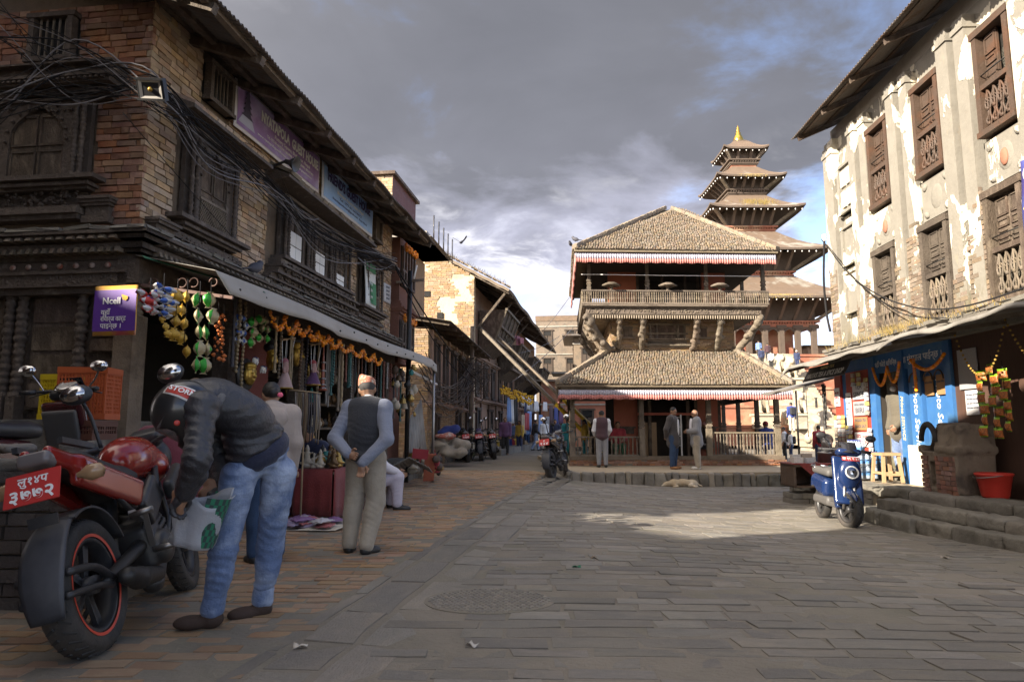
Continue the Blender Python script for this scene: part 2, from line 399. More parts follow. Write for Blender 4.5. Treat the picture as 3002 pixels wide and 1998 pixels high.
rubber = mat('rubber', (.022, .021, .020), .7, var=.3, scale=12, bump=.3, bscale=60, col2=(.06, .05, .042), c2scale=2)
blackp = mat('black_plastic', (.02, .02, .022), .42, var=.25, scale=8, bump=.1, bscale=80, col2=(.045, .042, .04), c2scale=2)
chrome = mat('chrome', (.55, .55, .56), .18, 1., var=.08)
steel = mat('steel', (.30, .29, .28), .38, .9, var=.2, scale=9)
dark_metal = mat('dark_metal', (.05, .048, .046), .5, .7, var=.3, scale=9)
gold = mat('gold_paint', (.52, .33, .06), .35, .6, var=.25, scale=8, col2=(.22, .13, .03), c2scale=6)
brass = mat('brass', (.42, .28, .09), .4, .8, var=.3, scale=12)
cable_m = mat('black_cable', (.02, .019, .02), .9, spec=.15, var=.2)
marigold = mat('marigold', (.70, .22, .012), .85, var=.25, scale=30, rnd=.2)
leafm = mat('dry_grass', (.30, .22, .08), .9, var=.3, rnd=.25)
green = mat('weed_green', (.07, .10, .03), .85, var=.3, rnd=.3)
rope = mat('rope', (.30, .22, .13), .9, var=.2)
glass = mat('window_glass', (.10, .11, .13), .1, var=.05, spec=.8)
def paint(name, c, rough=.5, **k): return mat(name, c, rough, **{**dict(var=.07, scale=5), **k})
def cloth(name, c, **k): return mat(name, c, .85, **{**dict(var=.14, scale=9, bump=.35, bscale=45, sheen=.15), **k})
skin = mat('skin', (.27, .145, .085), .55, var=.08, scale=12)
hairm = mat('hair_black', (.012, .010, .009), .55, var=.2)
# per-building wall bricks: run of bricks on a rectangle of a wall, with holes, singles nearest the camera
def brick_rects(W, Hh, holes=(), course=.068, bl=.195, jx=.010, jz=.010, u0=0., v0=0., seed=1, shape=None):
 r = random.Random(seed); out = []; nrow = int(Hh / course)
 for j in range(nrow):
  v = v0 + j * course; off = (j % 2) * bl * .5 + r.uniform(-.03, .03); u = u0 - off
  while u < u0 + W:
   L = bl * r.uniform(.82, 1.18)
   if r.random() < .18: L *= .55
   segs = [(max(u, u0), min(u + L, u0 + W))]
   for (a, b, c, d) in holes:
    if v + course > c and v < d:
     ns = []
     for (p, q) in segs:
      if q <= a or p >= b: ns.append((p, q)); continue
      if p < a: ns.append((p, a))
      if q > b: ns.append((b, q))
     segs = ns
   for p, q in segs:
    if q - p > .03 and (shape is None or shape((p + q) / 2, v + course / 2)): out.append((p + jx / 2, q - jx / 2, v + jz / 2, v + course - jz / 2))
   u += L
 return out
def brick_mesh_variants(mats, n=6, L=.185, hz=.058, dep=.05, name='brick'):
 ms = []
 for i in range(n):
  mb = MB(); V = []; e = .006
  for z in (-hz / 2, hz / 2):
   for x, y in ((-L / 2, 0), (L / 2, 0), (L / 2, dep), (-L / 2, dep)):
    V.append((x + R.uniform(-e, e) * .7, y + R.uniform(0, e), z + R.uniform(-e, e) * .6))
  mb.raw(V, [(0, 3, 2, 1), (4, 5, 6, 7), (0, 1, 5, 4), (1, 2, 6, 5), (3, 0, 4, 7)]); ms.append(mb.mesh(name, mats))
 return ms
def lay_bricks(parent, rects, place, mats, nsingle=300, name='brick', dep=.05, jit=.007, view=True, stuff_name=None, pick=None):
 """place: 4x4 taking (u, -outward, v) local brick coords to parent space; the largest in view become single objects"""
 A = np.array(place); P = np.array([((a + b) / 2, 0, (c + d) / 2) for a, b, c, d in rects]); Pp = P @ A[:3, :3].T + A[:3, 3]
 mw = parent_matrix(parent); Pw = Pp @ np.array(mw)[:3, :3].T + np.array(mw)[:3, 3]
 ok, d = in_view(Pw); score = np.where(ok, d, 1e6 + d); order = np.argsort(score)
 single = set(int(i) for i in order[:nsingle] if ok[i])
 me = brick_mesh_variants(mats, name=name, dep=dep) if single else None
 mb = MB(); VV = []; FF = []; n = 0
 for i, (a, b, c, e) in enumerate(rects):
  y = R.uniform(-jit, jit)
  if R.random() < .04: y += .012
  if i in single:
   o = bpy.data.objects.new(name, me[i % len(me)]); COL.objects.link(o); o.parent = parent
   o.matrix_local = place @ Matrix.Translation(((a + b) / 2, y, (c + e) / 2)) @ Matrix.Diagonal(((b - a) / .185, 1, (e - c) / .058, 1)) @ Euler((0, R.uniform(-.012, .012), 0)).to_matrix().to_4x4()
  else:
   q = R.uniform(-.004, .004)
   VV += [(a, y, c + q), (b, y + q, c), (b, y + dep, c), (a, y + dep, c), (a, y, e), (b, y, e + q), (b, y + dep, e), (a, y + dep, e)]
   FF += [(n, n + 3, n + 2, n + 1), (n + 4, n + 5, n + 6, n + 7), (n, n + 1, n + 5, n + 4), (n + 1, n + 2, n + 6, n + 5), (n + 3, n, n + 4, n + 7)]; n += 8
 if VV:
  mb.raw(VV, FF, 0, False, place); mb.build(stuff_name or 'brickwork', mats, parent, kind='stuff')
 return single
def parent_matrix(p):
 if p is None: return Matrix.Identity(4)
 M = Matrix.LocRotScale(p.location, p.rotation_euler, p.scale)
 return (parent_matrix(p.parent) @ M) if p.parent else M
# ---------------- lettering (built-in font, real flat letters standing proud of the board) ----------------
_txt = {}
def text(parent, s, M, size, m, align='CENTER', name='lettering', depth=.0015, width=None, bold=0., italic=0., **kw):
 cu = bpy.data.curves.new(name, 'FONT'); cu.body = s; cu.size = size; cu.align_x = align; cu.align_y = 'CENTER'; cu.extrude = depth; cu.resolution_u = 2; cu.offset = bold * size; cu.shear = italic
 o = bpy.data.objects.new(name, cu); me = bpy.data.meshes.new_from_object(o); bpy.data.objects.remove(o); bpy.data.curves.remove(cu)
 me.name = name; me.materials.clear(); me.materials.append(m)
 if width and len(me.vertices):
  xs = [v.co.x for v in me.vertices]; f = width / (max(xs) - min(xs)); me.transform(Matrix.Diagonal((f, 1, 1, 1)))
 q = link(name, me, parent, **kw); q.matrix_local = M; return q
def face(x, y, z, w=0):       # letters upright on a plane whose outside is -y
 return Matrix.Translation((x, y, z)) @ Matrix.Rotation(PI / 2, 4, 'X')
# ---------------- setting: ground and pavings ----------------
def zg_np(X, Y): return np.vectorize(zg)(X, Y)
def make_ground():
 xs = np.concatenate([[-900, -300, -120, -60, -40, -25], np.arange(-18, 18.1, .6), [25, 40, 60, 120, 300, 900]])
 ys = np.concatenate([[-300, -100, -40, -15], np.arange(-6, 30.1, .6), [34, 40, 50, 65, 90, 140, 300, 900]])
 X, Y = np.meshgrid(xs, ys); Z = zg_np(X, Y) + .0095
 nu = len(xs); F = [(j * nu + i, j * nu + i + 1, (j + 1) * nu + i + 1, (j + 1) * nu + i) for j in range(len(ys) - 1) for i in range(nu - 1)]
 mb = MB(); mb.raw(np.stack([X, Y, Z], -1), F, 0, True)
 mb.build('ground', dust, kind='structure')
make_ground()
BA, BB = gnd(660, 1998)[:2], gnd(1560, 1415)[:2]     # edge between brick street and stone square
def side(x, y): return (BB[0] - BA[0]) * (y - BA[1]) - (BB[1] - BA[1]) * (x - BA[0])   # >0 on the brick side
BL = math.hypot(*(BB - BA))
def lay_flat(parent, items, m, name, thick, nsingle=300, zoff=0., stuff=None, tilt=.012):
 P = np.array([(i[0], i[1], zg(i[0], i[1])) for i in items]); ok, d = in_view(P)
 sc = np.where(ok, d, 1e6 + d); sg = set(int(i) for i in np.argsort(sc)[:nsingle] if ok[i])
 ms = []
 for k in range(8):
  V = []; e = .035
  pl = [(-.5, -.5), (-.1, -.5), (.5, -.5), (.5, .5), (.1, .5), (-.5, .5)]; pl = [(x + R.uniform(-e, e), y + R.uniform(-e, e) * 1.6) for x, y in pl]
  top = [(x * .975, y * .94, .5 + R.uniform(-.1, .1)) for x, y in pl]; V = [(x, y, -.5) for x, y in pl] + top
  mb = MB(); mb.raw(V, [(6, 7, 8, 9, 10, 11)] + [(i, (i + 1) % 6, 6 + (i + 1) % 6, 6 + i) for i in range(6)]); ms.append((mb, mb.mesh(name, m)))
 big = MB(); allV = []; allF = []; n = 0
 for i, it in enumerate(items):
  x, y, l, w, a = it[:5]; z = zg(x, y) + zoff + R.gauss(-.003, .0028)
  gx = (zg(x + .2, y) - zg(x - .2, y)) / .4; gy = (zg(x, y + .2) - zg(x, y - .2)) / .4
  M = Matrix.Translation((x, y, z)) @ Euler((math.atan(gy) + R.gauss(0, tilt), -math.atan(gx) + R.gauss(0, tilt * .7), a)).to_matrix().to_4x4() @ Matrix.Diagonal((l, w, thick, 1))
  k = R.randrange(8)
  if i in sg:
   o = bpy.data.objects.new(name, ms[k][1]); COL.objects.link(o); o.parent = parent; o.matrix_local = M
  else:
   A = np.array(M); V = ms[k][0].v[0] @ A[:3, :3].T + A[:3, 3]; allV.append(V); allF += [[q + n for q in f] for f in ms[k][0].f]; n += len(V)
 if allV:
  big.raw(np.concatenate(allV), allF); big.build(stuff or name + '_field', m, parent, kind='stuff')
def make_paving():
 st = thing('brick_paving', None, None); st['kind'] = 'structure'
 it = []; y = 2.0; j = 0
 while y < 19:
  c = .122; x = -5.2 + (j % 2) * .12
  while x < 4:
   l = .235 * R.uniform(.9, 1.08)
   if side(x + l / 2, y) > .05 * BL and (x < 1.2 or y < 16): it.append((x + l / 2, y + .02 * math.sin(x * 2.2) + R.gauss(0, .006), l - .012, c - .014, R.gauss(.02, .02)))
   x += l
  y += c * R.uniform(.97, 1.05); j += 1
 lay_flat(st, it, paver, 'paving_brick', .03, zoff=0.)
 sq = thing('stone_paving', None, None); sq['kind'] = 'structure'
 it = []; a = .05; ca, sa = math.cos(a), math.sin(a); y = .6; j = 0
 while y < 20:
  w = R.uniform(.115, .19) + .004 * y; x = -3.
  while x < 9.5:
   l = R.uniform(.2, .56); cx, cy = x + l / 2, y + w / 2; X, Y = cx * ca + cy * sa, -cx * sa * .6 + cy * ca + .05 * math.sin(cx * .9)
   if side(X, Y) < -.62 * BL and Y < 17.6 and X < 6.6 + .02 * Y: it.append((X, Y, l - .016, w - .018, -a * .6 + R.gauss(0, .012)))
   x += l
  y += w
 lay_flat(sq, it, slab, 'paving_slab', .03, zoff=0., tilt=.006)
 bd = thing('stone_border', None, None); bd['kind'] = 'structure'
 u = (BB - BA) / BL; nrm = np.array((u[1], -u[0])); it = []; ang = math.atan2(u[1], u[0])
 for row, (o, w) in enumerate(((-.02, .10), (.10, .29), (.41, .28))):
  s = -2.5
  while s < BL + 3:
   l = R.uniform(.3, .85); p = BA + u * (s + l / 2) + nrm * (o + w / 2 - .02)
   if R.random() > .0: it.append((p[0], p[1], l - .016, w - .015, ang + R.gauss(0, .02)))
   s += l
 lay_flat(bd, it, slab, 'border_stone', .03, zoff=.002)
make_paving()
def make_drain():
 c = gnd(1435, 1765); cv = thing('drain_cover', 'flat oval stone drain cover pierced with rows of small square holes, set in the paving', 'drain cover', tuple(c))
 mb = MB(); hb = MB(); rx, ry = .42, .33
 n = 40; pl = [(rx * math.cos(2 * PI * i / n), ry * math.sin(2 * PI * i / n)) for i in range(n)]
 mb.prism(pl, .012, Mx((0, 0, .004))); mb.build('cover_plate', dust, cv)
 for i in range(-11, 12):
  for j in range(-8, 9):
   x, y = i * .036 + (.018 if j % 2 else 0), j * .036
   if (x / rx) ** 2 + (y / ry) ** 2 < .86: hb.box((x, y, .018), (.027, .025, .010), taper=.8)
 hb.build('stud_grid', slab, cv, kind='stuff')
make_drain()
# a few scraps lying on the square
for i, (x, y) in enumerate(((1690, 1668), (1740, 1640), (1385, 1900), (880, 1905), (2260, 1580), (2770, 1640))):
 p = gnd(x, y); mb = MB(); mb.sheet(lambda u, v: ((u - .5) * .07, (v - .5) * .035, .012 + .012 * math.sin(u * 5 + i) * math.cos(v * 4)), 5, 3, thick=.002)
 lab = ('small green wrapper lying on the stone slabs left of the sunlit patch', 'small crumpled leaf in the middle of the square', 'pale scrap of paper in front of the round drain cover', 'pale litter scrap where the brick street meets the stone border', 'twig scrap at the front edge of the sunlit patch', 'scrap of litter in front of the lowest step')[i]
 mb.build('litter_scrap', mat('scrap_%d' % i, ((.02, .12, .06), (.2, .15, .1), (.4, .37, .33), (.5, .45, .38), (.3, .24, .17), (.35, .3, .25))[i]), None, tuple(p + np.array((0, 0, .012))), rot=(0, 0, i * 1.1), label=lab, cat='litter')
# ---------------- corner house on the left ----------------
HC = (-3.683, 6.534, 0); HA = PI / 2 - .127
house = thing('brick_house', 'weathered corner brick house with carved dark windows and rusty tin eaves above a souvenir shop', 'house', HC, HA)
HM = parent_matrix(house)
def hw(t, o, z): return np.array(HM @ Vector((t, -o, z)))         # facade coords -> world
LF = Matrix(((0, 1, 0, 0), (-1, 0, 0, 0), (0, 0, 1, 0), (0, 0, 0, 1)))  # left-face frame: u runs corner->left ; local brick (u, inward, v)
LFm = Matrix(((0, 1, 0, 0), (1, 0, 0, 0), (0, 0, 1, 0), (0, 0, 0, 1)))    # (u, depth, v) -> (depth, u, v)
def profile_col(r, h, n, seg=10, seedv=0):
 rr = random.Random(seedv); p = [(r * 1.15, 0), (r * 1.15, h * .04)]
 for i in range(n):
  z0 = h * (.04 + .9 * i / n); dz = h * .9 / n; k = r * rr.uniform(.72, 1.05)
  p += [(k * .78, z0 + .1 * dz), (k, z0 + .35 * dz), (k, z0 + .65 * dz), (k * .8, z0 + .9 * dz)]
 return p + [(r * 1.2, h * .95), (r * 1.2, h)]
def moulding(mb, x0, x1, z, steps, M=None, mi=0, ends=.0):
 """stack of (height, protrusion, dx) bars"""
 for h, p, dx in steps:
  V = [(x0 - dx, -p, z), (x1 + dx, -p, z), (x1 + dx, .06, z), (x0 - dx, .06, z)]
  mb.raw(V + [(a, b, z + h) for a, b, _ in V], [(0, 3, 2, 1), (4, 5, 6, 7), (0, 1, 5, 4), (1, 2, 6, 5), (3, 0, 4, 7)], mi, False, M); z += h
 return z
def dentils(mb, x0, x1, z, w, h, p, gap, M=None, mi=0, lay=0.0):
 n = int((x1 - x0) / gap)
 for i in range(n):
  x = x0 + (i + .5) * gap
  b = MB().box((x, -p / 2, z + h / 2), (w, p, h), taper=.85); mb.add(b, M, mi)
def arch_panel(mb, w, h, aw, ah, d, y=0, M=None, n=9, point=.12, cusp=True, mi=0, z0=0):
 """rectangular panel w x h with an arched opening aw x ah (from the bottom)"""
 P = []
 for i in range(n + 1):
  t = PI * i / n; x = -aw / 2 * math.cos(t); zz = ah - aw * .5 + aw * .5 * math.sin(t) ** .8 + point * aw * max(0, 1 - abs(x) / (aw * .3))
  if cusp: zz -= .03 * aw * abs(math.sin(t * 3.5))
  P.append((x, min(zz, h - .02)))
 P[0] = (-aw / 2, P[0][1]); P[-1] = (aw / 2, P[-1][1])
 half = n // 2
 for s in (0, 1):
  Q = P[:half + 1] if s == 0 else P[half:]
  if s == 0: poly = [(-w / 2, 0), (-aw / 2, 0)] + Q + [(Q[-1][0], h), (-w / 2, h)]
  else: poly = [(Q[0][0], h)] + Q + [(aw / 2, 0), (w / 2, 0), (w / 2, h)]
  mb.prism(poly, d, (M or Matrix()) @ Matrix(((1, 0, 0, 0), (0, 0, 1, y), (0, 1, 0, z0), (0, 0, 0, 1))), mi)
def carving(mb, x0, x1, z0, z1, n, d, M=None, y=0, seed=0, mi=0):
 rr = random.Random(seed)
 for _ in range(n):
  x, z = rr.uniform(x0, x1), rr.uniform(z0, z1); r = rr.uniform(.5, 1) * d
  b = MB().ell((x, y, z), (r * rr.uniform(.6, 1.6), d * .7, r * rr.uniform(.5, 1.1)), 6, 4, Matrix.Rotation(rr.uniform(0, 3), 4, 'Y')); mb.add(b, M, mi)
def lattice(mb, w, h, M, step=.045, y=0, bw=.012):
 n = int((w + h) / step)
 for sgn in (1, -1):
  for i in range(n + 1):
   c = -h / 2 + i * step - w / 2
   x0, x1 = max(-w / 2, c - h / 2 + h / 2 * 0), 0
   P = []
   for xx in (-w / 2, w / 2):
    zz = (xx - c) if sgn > 0 else -(xx - c)
    P.append((xx, zz))
   # clip to height
   a, b = c - h / 2, c + h / 2
   xa, xb = max(a, -w / 2), min(b, w / 2)
   if xb - xa < .01: continue
   za, zb = (xa - c) * sgn, (xb - c) * sgn
   mb.add(MB().bar((xa, y + .003 * sgn, za), (xb, y + .003 * sgn, zb), bw, .012, up=(0, 1, 0)), M)
def shutter_pair(mb, w, h, M, y, n=2):
 for s in range(n):
  x = -w / 2 + w * (s + .5) / n; ww = w / n - .01
  b = MB(); b.box((x, y, h / 2), (ww, .03, h))
  for z0, z1 in ((.05, .42), (.52, .95)):
   for dx in (-ww / 2 + .02, ww / 2 - .02): b.box((x + dx, y - .022, h * (z0 + z1) / 2), (.022, .016, h * (z1 - z0)))
   for zz in (z0, z1): b.box((x, y - .022, h * zz), (ww - .02, .016, .022))
  mb.add(b, M)
def carved_window(M, w, h, oh=None, ncol=2, hood=True, lat=.28, sill_ext=.18, seed=0, base=True, panes=None, light=None):
 """one carved opening in its own frame: x across, -y out, z up from the sill"""
 f = MB(); cw = .062; iw = w - ncol * 2 * cw
 arch_panel(f, iw + .02, h, iw * .72, h * .88, .06, y=-.10, M=M, seed=seed) if False else arch_panel(f, iw + .02, h, iw * .72, h * .88, .06, y=-.10, M=M)
 f.add(MB().box((0, -.02, h / 2), (w, .05, h)), M)
 for k in range(11):                                                   # beaded rim round the arch
  t = PI * k / 10; x = -iw * .40 * math.cos(t); z = h * .88 - iw * .36 + iw * .42 * math.sin(t)
  f.add(MB().ell((x, -.115, z), .018, 6, 4), M)
 carving(f, -iw * .45, iw * .45, h * .86, h * .97, 16, .022, M, -.11, seed)
 moulding(f, -w / 2, w / 2, h, [(.03, .13, .02), (.025, .10, .0), (.04, .16, .05), (.02, .12, .02)], M)
 o = f.build('window', wood_shop, house)
 for s in (-1, 1):
  for k in range(ncol):
   c = MB(); c.lathe(profile_col(cw * .5, h, 15, 8, seed + k), 8, M @ Matrix.Translation((s * (w / 2 - cw * (k + .5)), -.115 - .02 * (k % 2), 0)))
   c.build('column', wood_shop, o)
 sh = MB(); shutter_pair(sh, iw * .74, h * .87, M @ Matrix.Translation((0, 0, 0)), -.055); sh.build('shutter', wood if panes is None else wood, o)
 if lat:
  lm = MB(); lattice(lm, iw * .74, h * lat, M @ Matrix.Translation((0, 0, h * lat / 2 + .02)), y=-.105)
  lm.add(MB().box((0, -.095, h * lat + .04), (iw * .76, .045, .03)), M); lm.build('lattice_panel', wood_grey, o)
 s_ = MB(); moulding(s_, -w / 2, w / 2, -.13, [(.03, .10, .06), (.03, .15, .10), (.025, .12, .07), (.045, .19, sill_ext)], M)
 if base:
  moulding(s_, -w / 2, w / 2, -.30, [(.05, .05, .12), (.06, .09, .22), (.03, .06, .18)], M); carving(s_, -w / 2 - .1, w / 2 + .1, -.28, -.16, 22, .022, M, -.09, seed + 3)
 s_.build('sill', wood_shop, o)
 if hood:
  hb = MB(); hb.raw([(-w / 2 - .38, -.36, h + .17), (w / 2 + .38, -.36, h + .17), (w / 2 + .30, .05, h + .36), (-w / 2 - .30, .05, h + .36), (-w / 2 - .38, -.36, h + .13), (w / 2 + .38, -.36, h + .13), (w / 2 + .30, .05, h + .12), (-w / 2 - .30, .05, h + .12)], [(0, 1, 2, 3), (4, 7, 6, 5), (0, 4, 5, 1), (0, 3, 7, 4), (1, 5, 6, 2)], 0, False, M)
  hb.build('hood', wood_shop, o)
  n = int((w + .7) / .15)
  for i in range(n):
   x = -w / 2 - .34 + (i + .5) * .15
   q = MB(); q.box((0, 0, 0), (.138, .30, .045), taper=.94)
   q.build('hood_brick', brick, o).matrix_local = M @ Matrix.Translation((x, -.20 + R.uniform(-.015, .015), h + .265)) @ Euler((-.0 + math.atan(.19 / .41), R.gauss(0, .03), R.gauss(0, .03))).to_matrix().to_4x4()
 if panes:
  p = MB(); zz, ph = panes
  for sx in (-.5, .5):
   for kz in (0, 1): p.add(MB().box((sx * iw * .33, -.085, zz + ph * (kz + .5) / 2), (iw * .31, .008, ph / 2 - .015)), M)
  p.build('paper_pane', white, o)
 return o
def TM(t, z, o=0): return Matrix.Translation((t, -o, z))
def LM(u, z, o=0): return LFm @ Matrix.Translation((u, -o, z))
def make_house():
 # walls behind the bricks
 b = MB(); b.bb((.03, .035, 3.0), (8.25, .35, 5.56)); b.bb((.035, .35, 3.0), (.35, 8.6, 5.56)); b.bb((.03, 8.6, 0), (8.25, 8.9, 5.5)); b.bb((7.95, .35, 0), (8.25, 8.6, 5.5))
 b.build('wall', mortar, house)
 fh = [(.50, 1.72, 3.05, 4.55), (2.55, 5.65, 3.05, 4.55), (6.05, 7.45, 3.08, 4.5), (.9, 1.47, 4.84, 5.45), (6.82, 7.25, 4.84, 5.45)]
 lh = [(.55, 1.75, 3.18, 4.68), (.83, 1.36, 4.82, 5.43)]
 lr = brick_rects(3.4, 2.46, lh, v0=3.05, seed=3); fr_ = brick_rects(8.2, 2.46, fh, v0=3.05, seed=5)
 lay_bricks(house, lr, LFm, brick_red, 150); lay_bricks(house, fr_, Matrix.Identity(4), brick, 150)
 # string course over the shop: stone drip, mouldings, two rows of dentils
 c = MB()
 st = [(.05, .10, .10), (.035, .16, .16), (.05, .20, .20), (.03, .15, .15), (.045, .25, .25), (.03, .30, .30)]
 for M, x0, x1 in ((Matrix.Identity(4), 0, 8.2), (LFm, 0, 3.6)):
  z = 2.74
  for h, p, _ in st:
   bxm = MB(); bxm.bb((x0 - p, -p, z), (x1, .05, z + h)); c.add(bxm, M); z += h
 c.build('cornice', wood_shop, house)
 d = MB(); dentils(d, 0, 8.1, 2.785, .045, .05, .24, .085); dentils(d, 0, 8.1, 2.90, .06, .035, .30, .11)
 dentils(d, 0, 3.4, 2.785, .045, .05, .24, .085, LFm); dentils(d, 0, 3.4, 2.90, .06, .035, .30, .11, LFm); d.build('dentil_row', wood_grey, house, kind='stuff')
 me = brick_mesh_variants(grey_stone, 5, name='ledge_stone')
 for M, x1 in ((Matrix.Identity(4), 8.1), (LFm, 3.3)):
  x = -.28
  while x < x1:
   l = R.uniform(.16, .34); o = bpy.data.objects.new('ledge_stone', R.choice(me)); COL.objects.link(o); o.parent = house
   o.matrix_local = M @ Matrix.Translation((x + l / 2, -.31 + R.uniform(-.03, .02), 3.005 + R.uniform(-.006, .012))) @ Matrix.Diagonal((l * .97 / .185, 6.6, .6, 1)) @ Euler((R.uniform(-.03, .03) * .1, R.uniform(-.05, .05), 0)).to_matrix().to_4x4(); x += l
 # windows
 carved_window(TM(1.10, 3.37), .98, .93, seed=1, sill_ext=.22)
 for i, t in enumerate((3.28, 4.16, 5.02)):
  carved_window(TM(t, 3.52), .84, .80, hood=False, lat=0, seed=10 + i, sill_ext=.1, base=False, panes=(.03, (.42, .36, .2)[i]))
 big = MB(); moulding(big, 2.72, 5.5, 3.06, [(.07, .08, .34), (.03, .14, .30), (.06, .12, .22), (.035, .20, .18), (.07, .17, .10), (.03, .24, .12), (.10, .16, .02)])
 carving(big, 2.45, 5.75, 3.07, 3.13, 60, .03, None, -.10, 5); carving(big, 2.6, 5.6, 3.17, 3.22, 60, .03, None, -.14, 6); carving(big, 2.7, 5.5, 3.28, 3.42, 120, .035, None, -.19, 7)
 w3 = big.build('window_base', wood_shop, house)
 hb = MB(); hb.raw([(2.3, -.42, 4.50), (5.95, -.42, 4.50), (5.8, .03, 4.70), (2.45, .03, 4.70), (2.3, -.42, 4.46), (5.95, -.42, 4.46), (5.8, .03, 4.44), (2.45, .03, 4.44)], [(0, 1, 2, 3), (4, 7, 6, 5), (0, 4, 5, 1), (0, 3, 7, 4), (1, 5, 6, 2)])
 hd = hb.build('hood', wood_shop, house); q = MB(); q.box((0, 0, 0), (.16, .34, .045)); me = q.mesh('hood_brick', tile_dark)
 for i in range(21): link('hood_brick', me, hd).matrix_local = Matrix.Translation((2.42 + i * .168, -.24 + R.uniform(-.03, .03), 4.615)) @ Euler((.42, R.gauss(0, .05), R.gauss(0, .05))).to_matrix().to_4x4()
 carved_window(TM(6.74, 3.44), 1.05, .86, seed=21, sill_ext=.2)
 carved_window(LM(1.12, 3.60), 1.1, .80, seed=31, ncol=2, lat=0, hood=False, base=False)
 lb = MB(); moulding(lb, .60, 1.9, 3.17, [(.05, .10, 0), (.06, .14, .02), (.03, .09, 0)], LFm); carving(lb, .65, 1.9, 3.33, 3.46, 70, .025, LFm, -.06, 8)
 lb.bb((.0, .58, 3.30), (.03, 1.95, 3.48)); lb.build('window_base', wood_shop, house)
 nb = MB(); moulding(nb, .30, .55, 3.13, [(.07, .08, .02), (.10, .05, 0), (.03, .08, .02), (.03, .10, .04), (.03, .12, .05)], LFm); nb.build('carved_block', wood_shop, house)
 nb = MB(); moulding(nb, .12, .42, 3.06, [(.10, .10, 0), (.03, .14, .02), (.03, .16, .04)]); nb.build('carved_block', wood_shop, house)
 lc = MB(); moulding(lc, .35, 2.2, 4.42, [(.03, .10, .0), (.05, .16, .03), (.03, .12, .0), (.05, .22, .08), (.03, .26, .12), (.10, .20, .10), (.02, .28, .14)], LFm); dentils(lc, .3, 2.2, 4.55, .03, .05, .26, .06, LFm); lc.build('window_canopy', wood_shop, house)
 # small upper windows
 for M, w, h in ((TM(1.18, 4.88), .52, .5), (TM(7.03, 4.88), .42, .5), (LM(1.09, 4.86), .50, .54)):
  f = MB(); f.add(MB().box((0, .0, h / 2), (w, .03, h)), M, 1)
  for s in (-1, 1): f.add(MB().box((s * (w / 2 - .03), -.05, h / 2), (.06, .09, h)), M)
  for z in (.025, h - .03): f.add(MB().box((0, -.055, z), (w + .05, .10, .05)), M)
  o = f.build('window', [wood_shop, black], house)
  for k in range(5):
   x = (k - 2) * (w - .14) / 5; MB().add(MB().box((x, -.05, h / 2), (.016, .016, h - .06)), M).build('window_bar', wood_grey, o)
 # roof of corrugated sheets on poles
 def roof(x0, x1, y0, z0, y1, z1, name, amp=.016, per=.075, flip=False):
  n = int((x1 - x0) / per * 6); mb = MB()
  mb.sheet(lambda u, v: (x0 + (x1 - x0) * u, y0 + (y1 - y0) * v + .012 * math.sin(u * 40) * (1 - v), z0 + (z1 - z0) * v + amp * math.sin((x1 - x0) * u / per * 2 * PI) + .006 * math.sin(u * 9)), n, 2, thick=.004)
  return mb.build(name, tin, house)
 roof(-.75, 8.55, -.92, 5.20, 4.3, 7.10, 'roof'); roof(-.75, 8.55, 9.4, 5.1, 4.3, 7.10, 'roof')
 for i in range(10):
  t = -.3 + i * .95; mb = MB(); mb.bar((t, -.86, 5.13), (t + R.uniform(-.03, .03), 1.2, 5.13 + .364 * 2.06), .085, .10); mb.build('rafter', wood, house)
 for y, z in ((-.78, 5.20), (-.30, 5.375)):
  mb = MB(); mb.bar((-.6, y, z), (8.4, y, z), .07, .06); mb.build('purlin', wood_grey if y < -.5 else wood, house)
 g = MB(); g.prism([(.35, 5.5), (8.6, 5.5), (4.3, 6.9)], .2, Matrix(((0, 0, 1, .03), (1, 0, 0, 0), (0, 1, 0, 0), (0, 0, 0, 1)))); g.build('gable_wall', mortar, house)
 wp = MB(); wp.bb((-.08, -.06, 5.50), (8.25, .2, 5.58)); wp.build('wall_plate', wood, house)
 # ground floor: posts, beam, back wall, plinth
 pl = MB(); pl.bb((-.0, -.25, -.1), (8.2, 4, .35)); pl.build('plinth', grey_stone, house)
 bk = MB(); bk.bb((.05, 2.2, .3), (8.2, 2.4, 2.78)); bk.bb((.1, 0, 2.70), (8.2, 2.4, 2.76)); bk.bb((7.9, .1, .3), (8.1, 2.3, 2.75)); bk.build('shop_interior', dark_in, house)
 bm = MB(); bm.bb((-.12, -.12, 2.50), (8.2, .1, 2.735)); bm.build('shop_beam', wood_shop, house)
 for t in (.02, 1.72, 3.75, 5.8, 7.85):
  p = MB(); p.bb((t - .10, -.08, .3), (t + .10, .12, 2.2)); p.lathe(profile_col(.10, .32, 4, 8), 8, Mx((t, .02, 2.19))); p.build('shop_post', wood_shop if t > .5 else wood_grey, house)
 # wooden front of the left face
 db = MB(); db.bb((.12, .1, 1.15), (.2, 3.6, 2.5)); db.build('door_wall', wood, house)
 for u0, u1, z0, z1, nm in ((.60, 1.14, 1.30, 2.42, 'door_panel'), (.16, .50, 1.30, 1.78, 'door_panel'), (.16, .50, 1.86, 2.42, 'door_panel'), (1.42, 1.95, 1.30, 2.42, 'door_panel')):
  p = MB(); p.bb((.075, u0, z0), (.115, u1, z1)); n = 4
  for k in range(n): p.bb((.06, u0 + .03, z0 + (z1 - z0) * (k + .08) / n), (.08, u1 - .03, z0 + (z1 - z0) * (k + .92) / n))
  p.build(nm, wood, house)
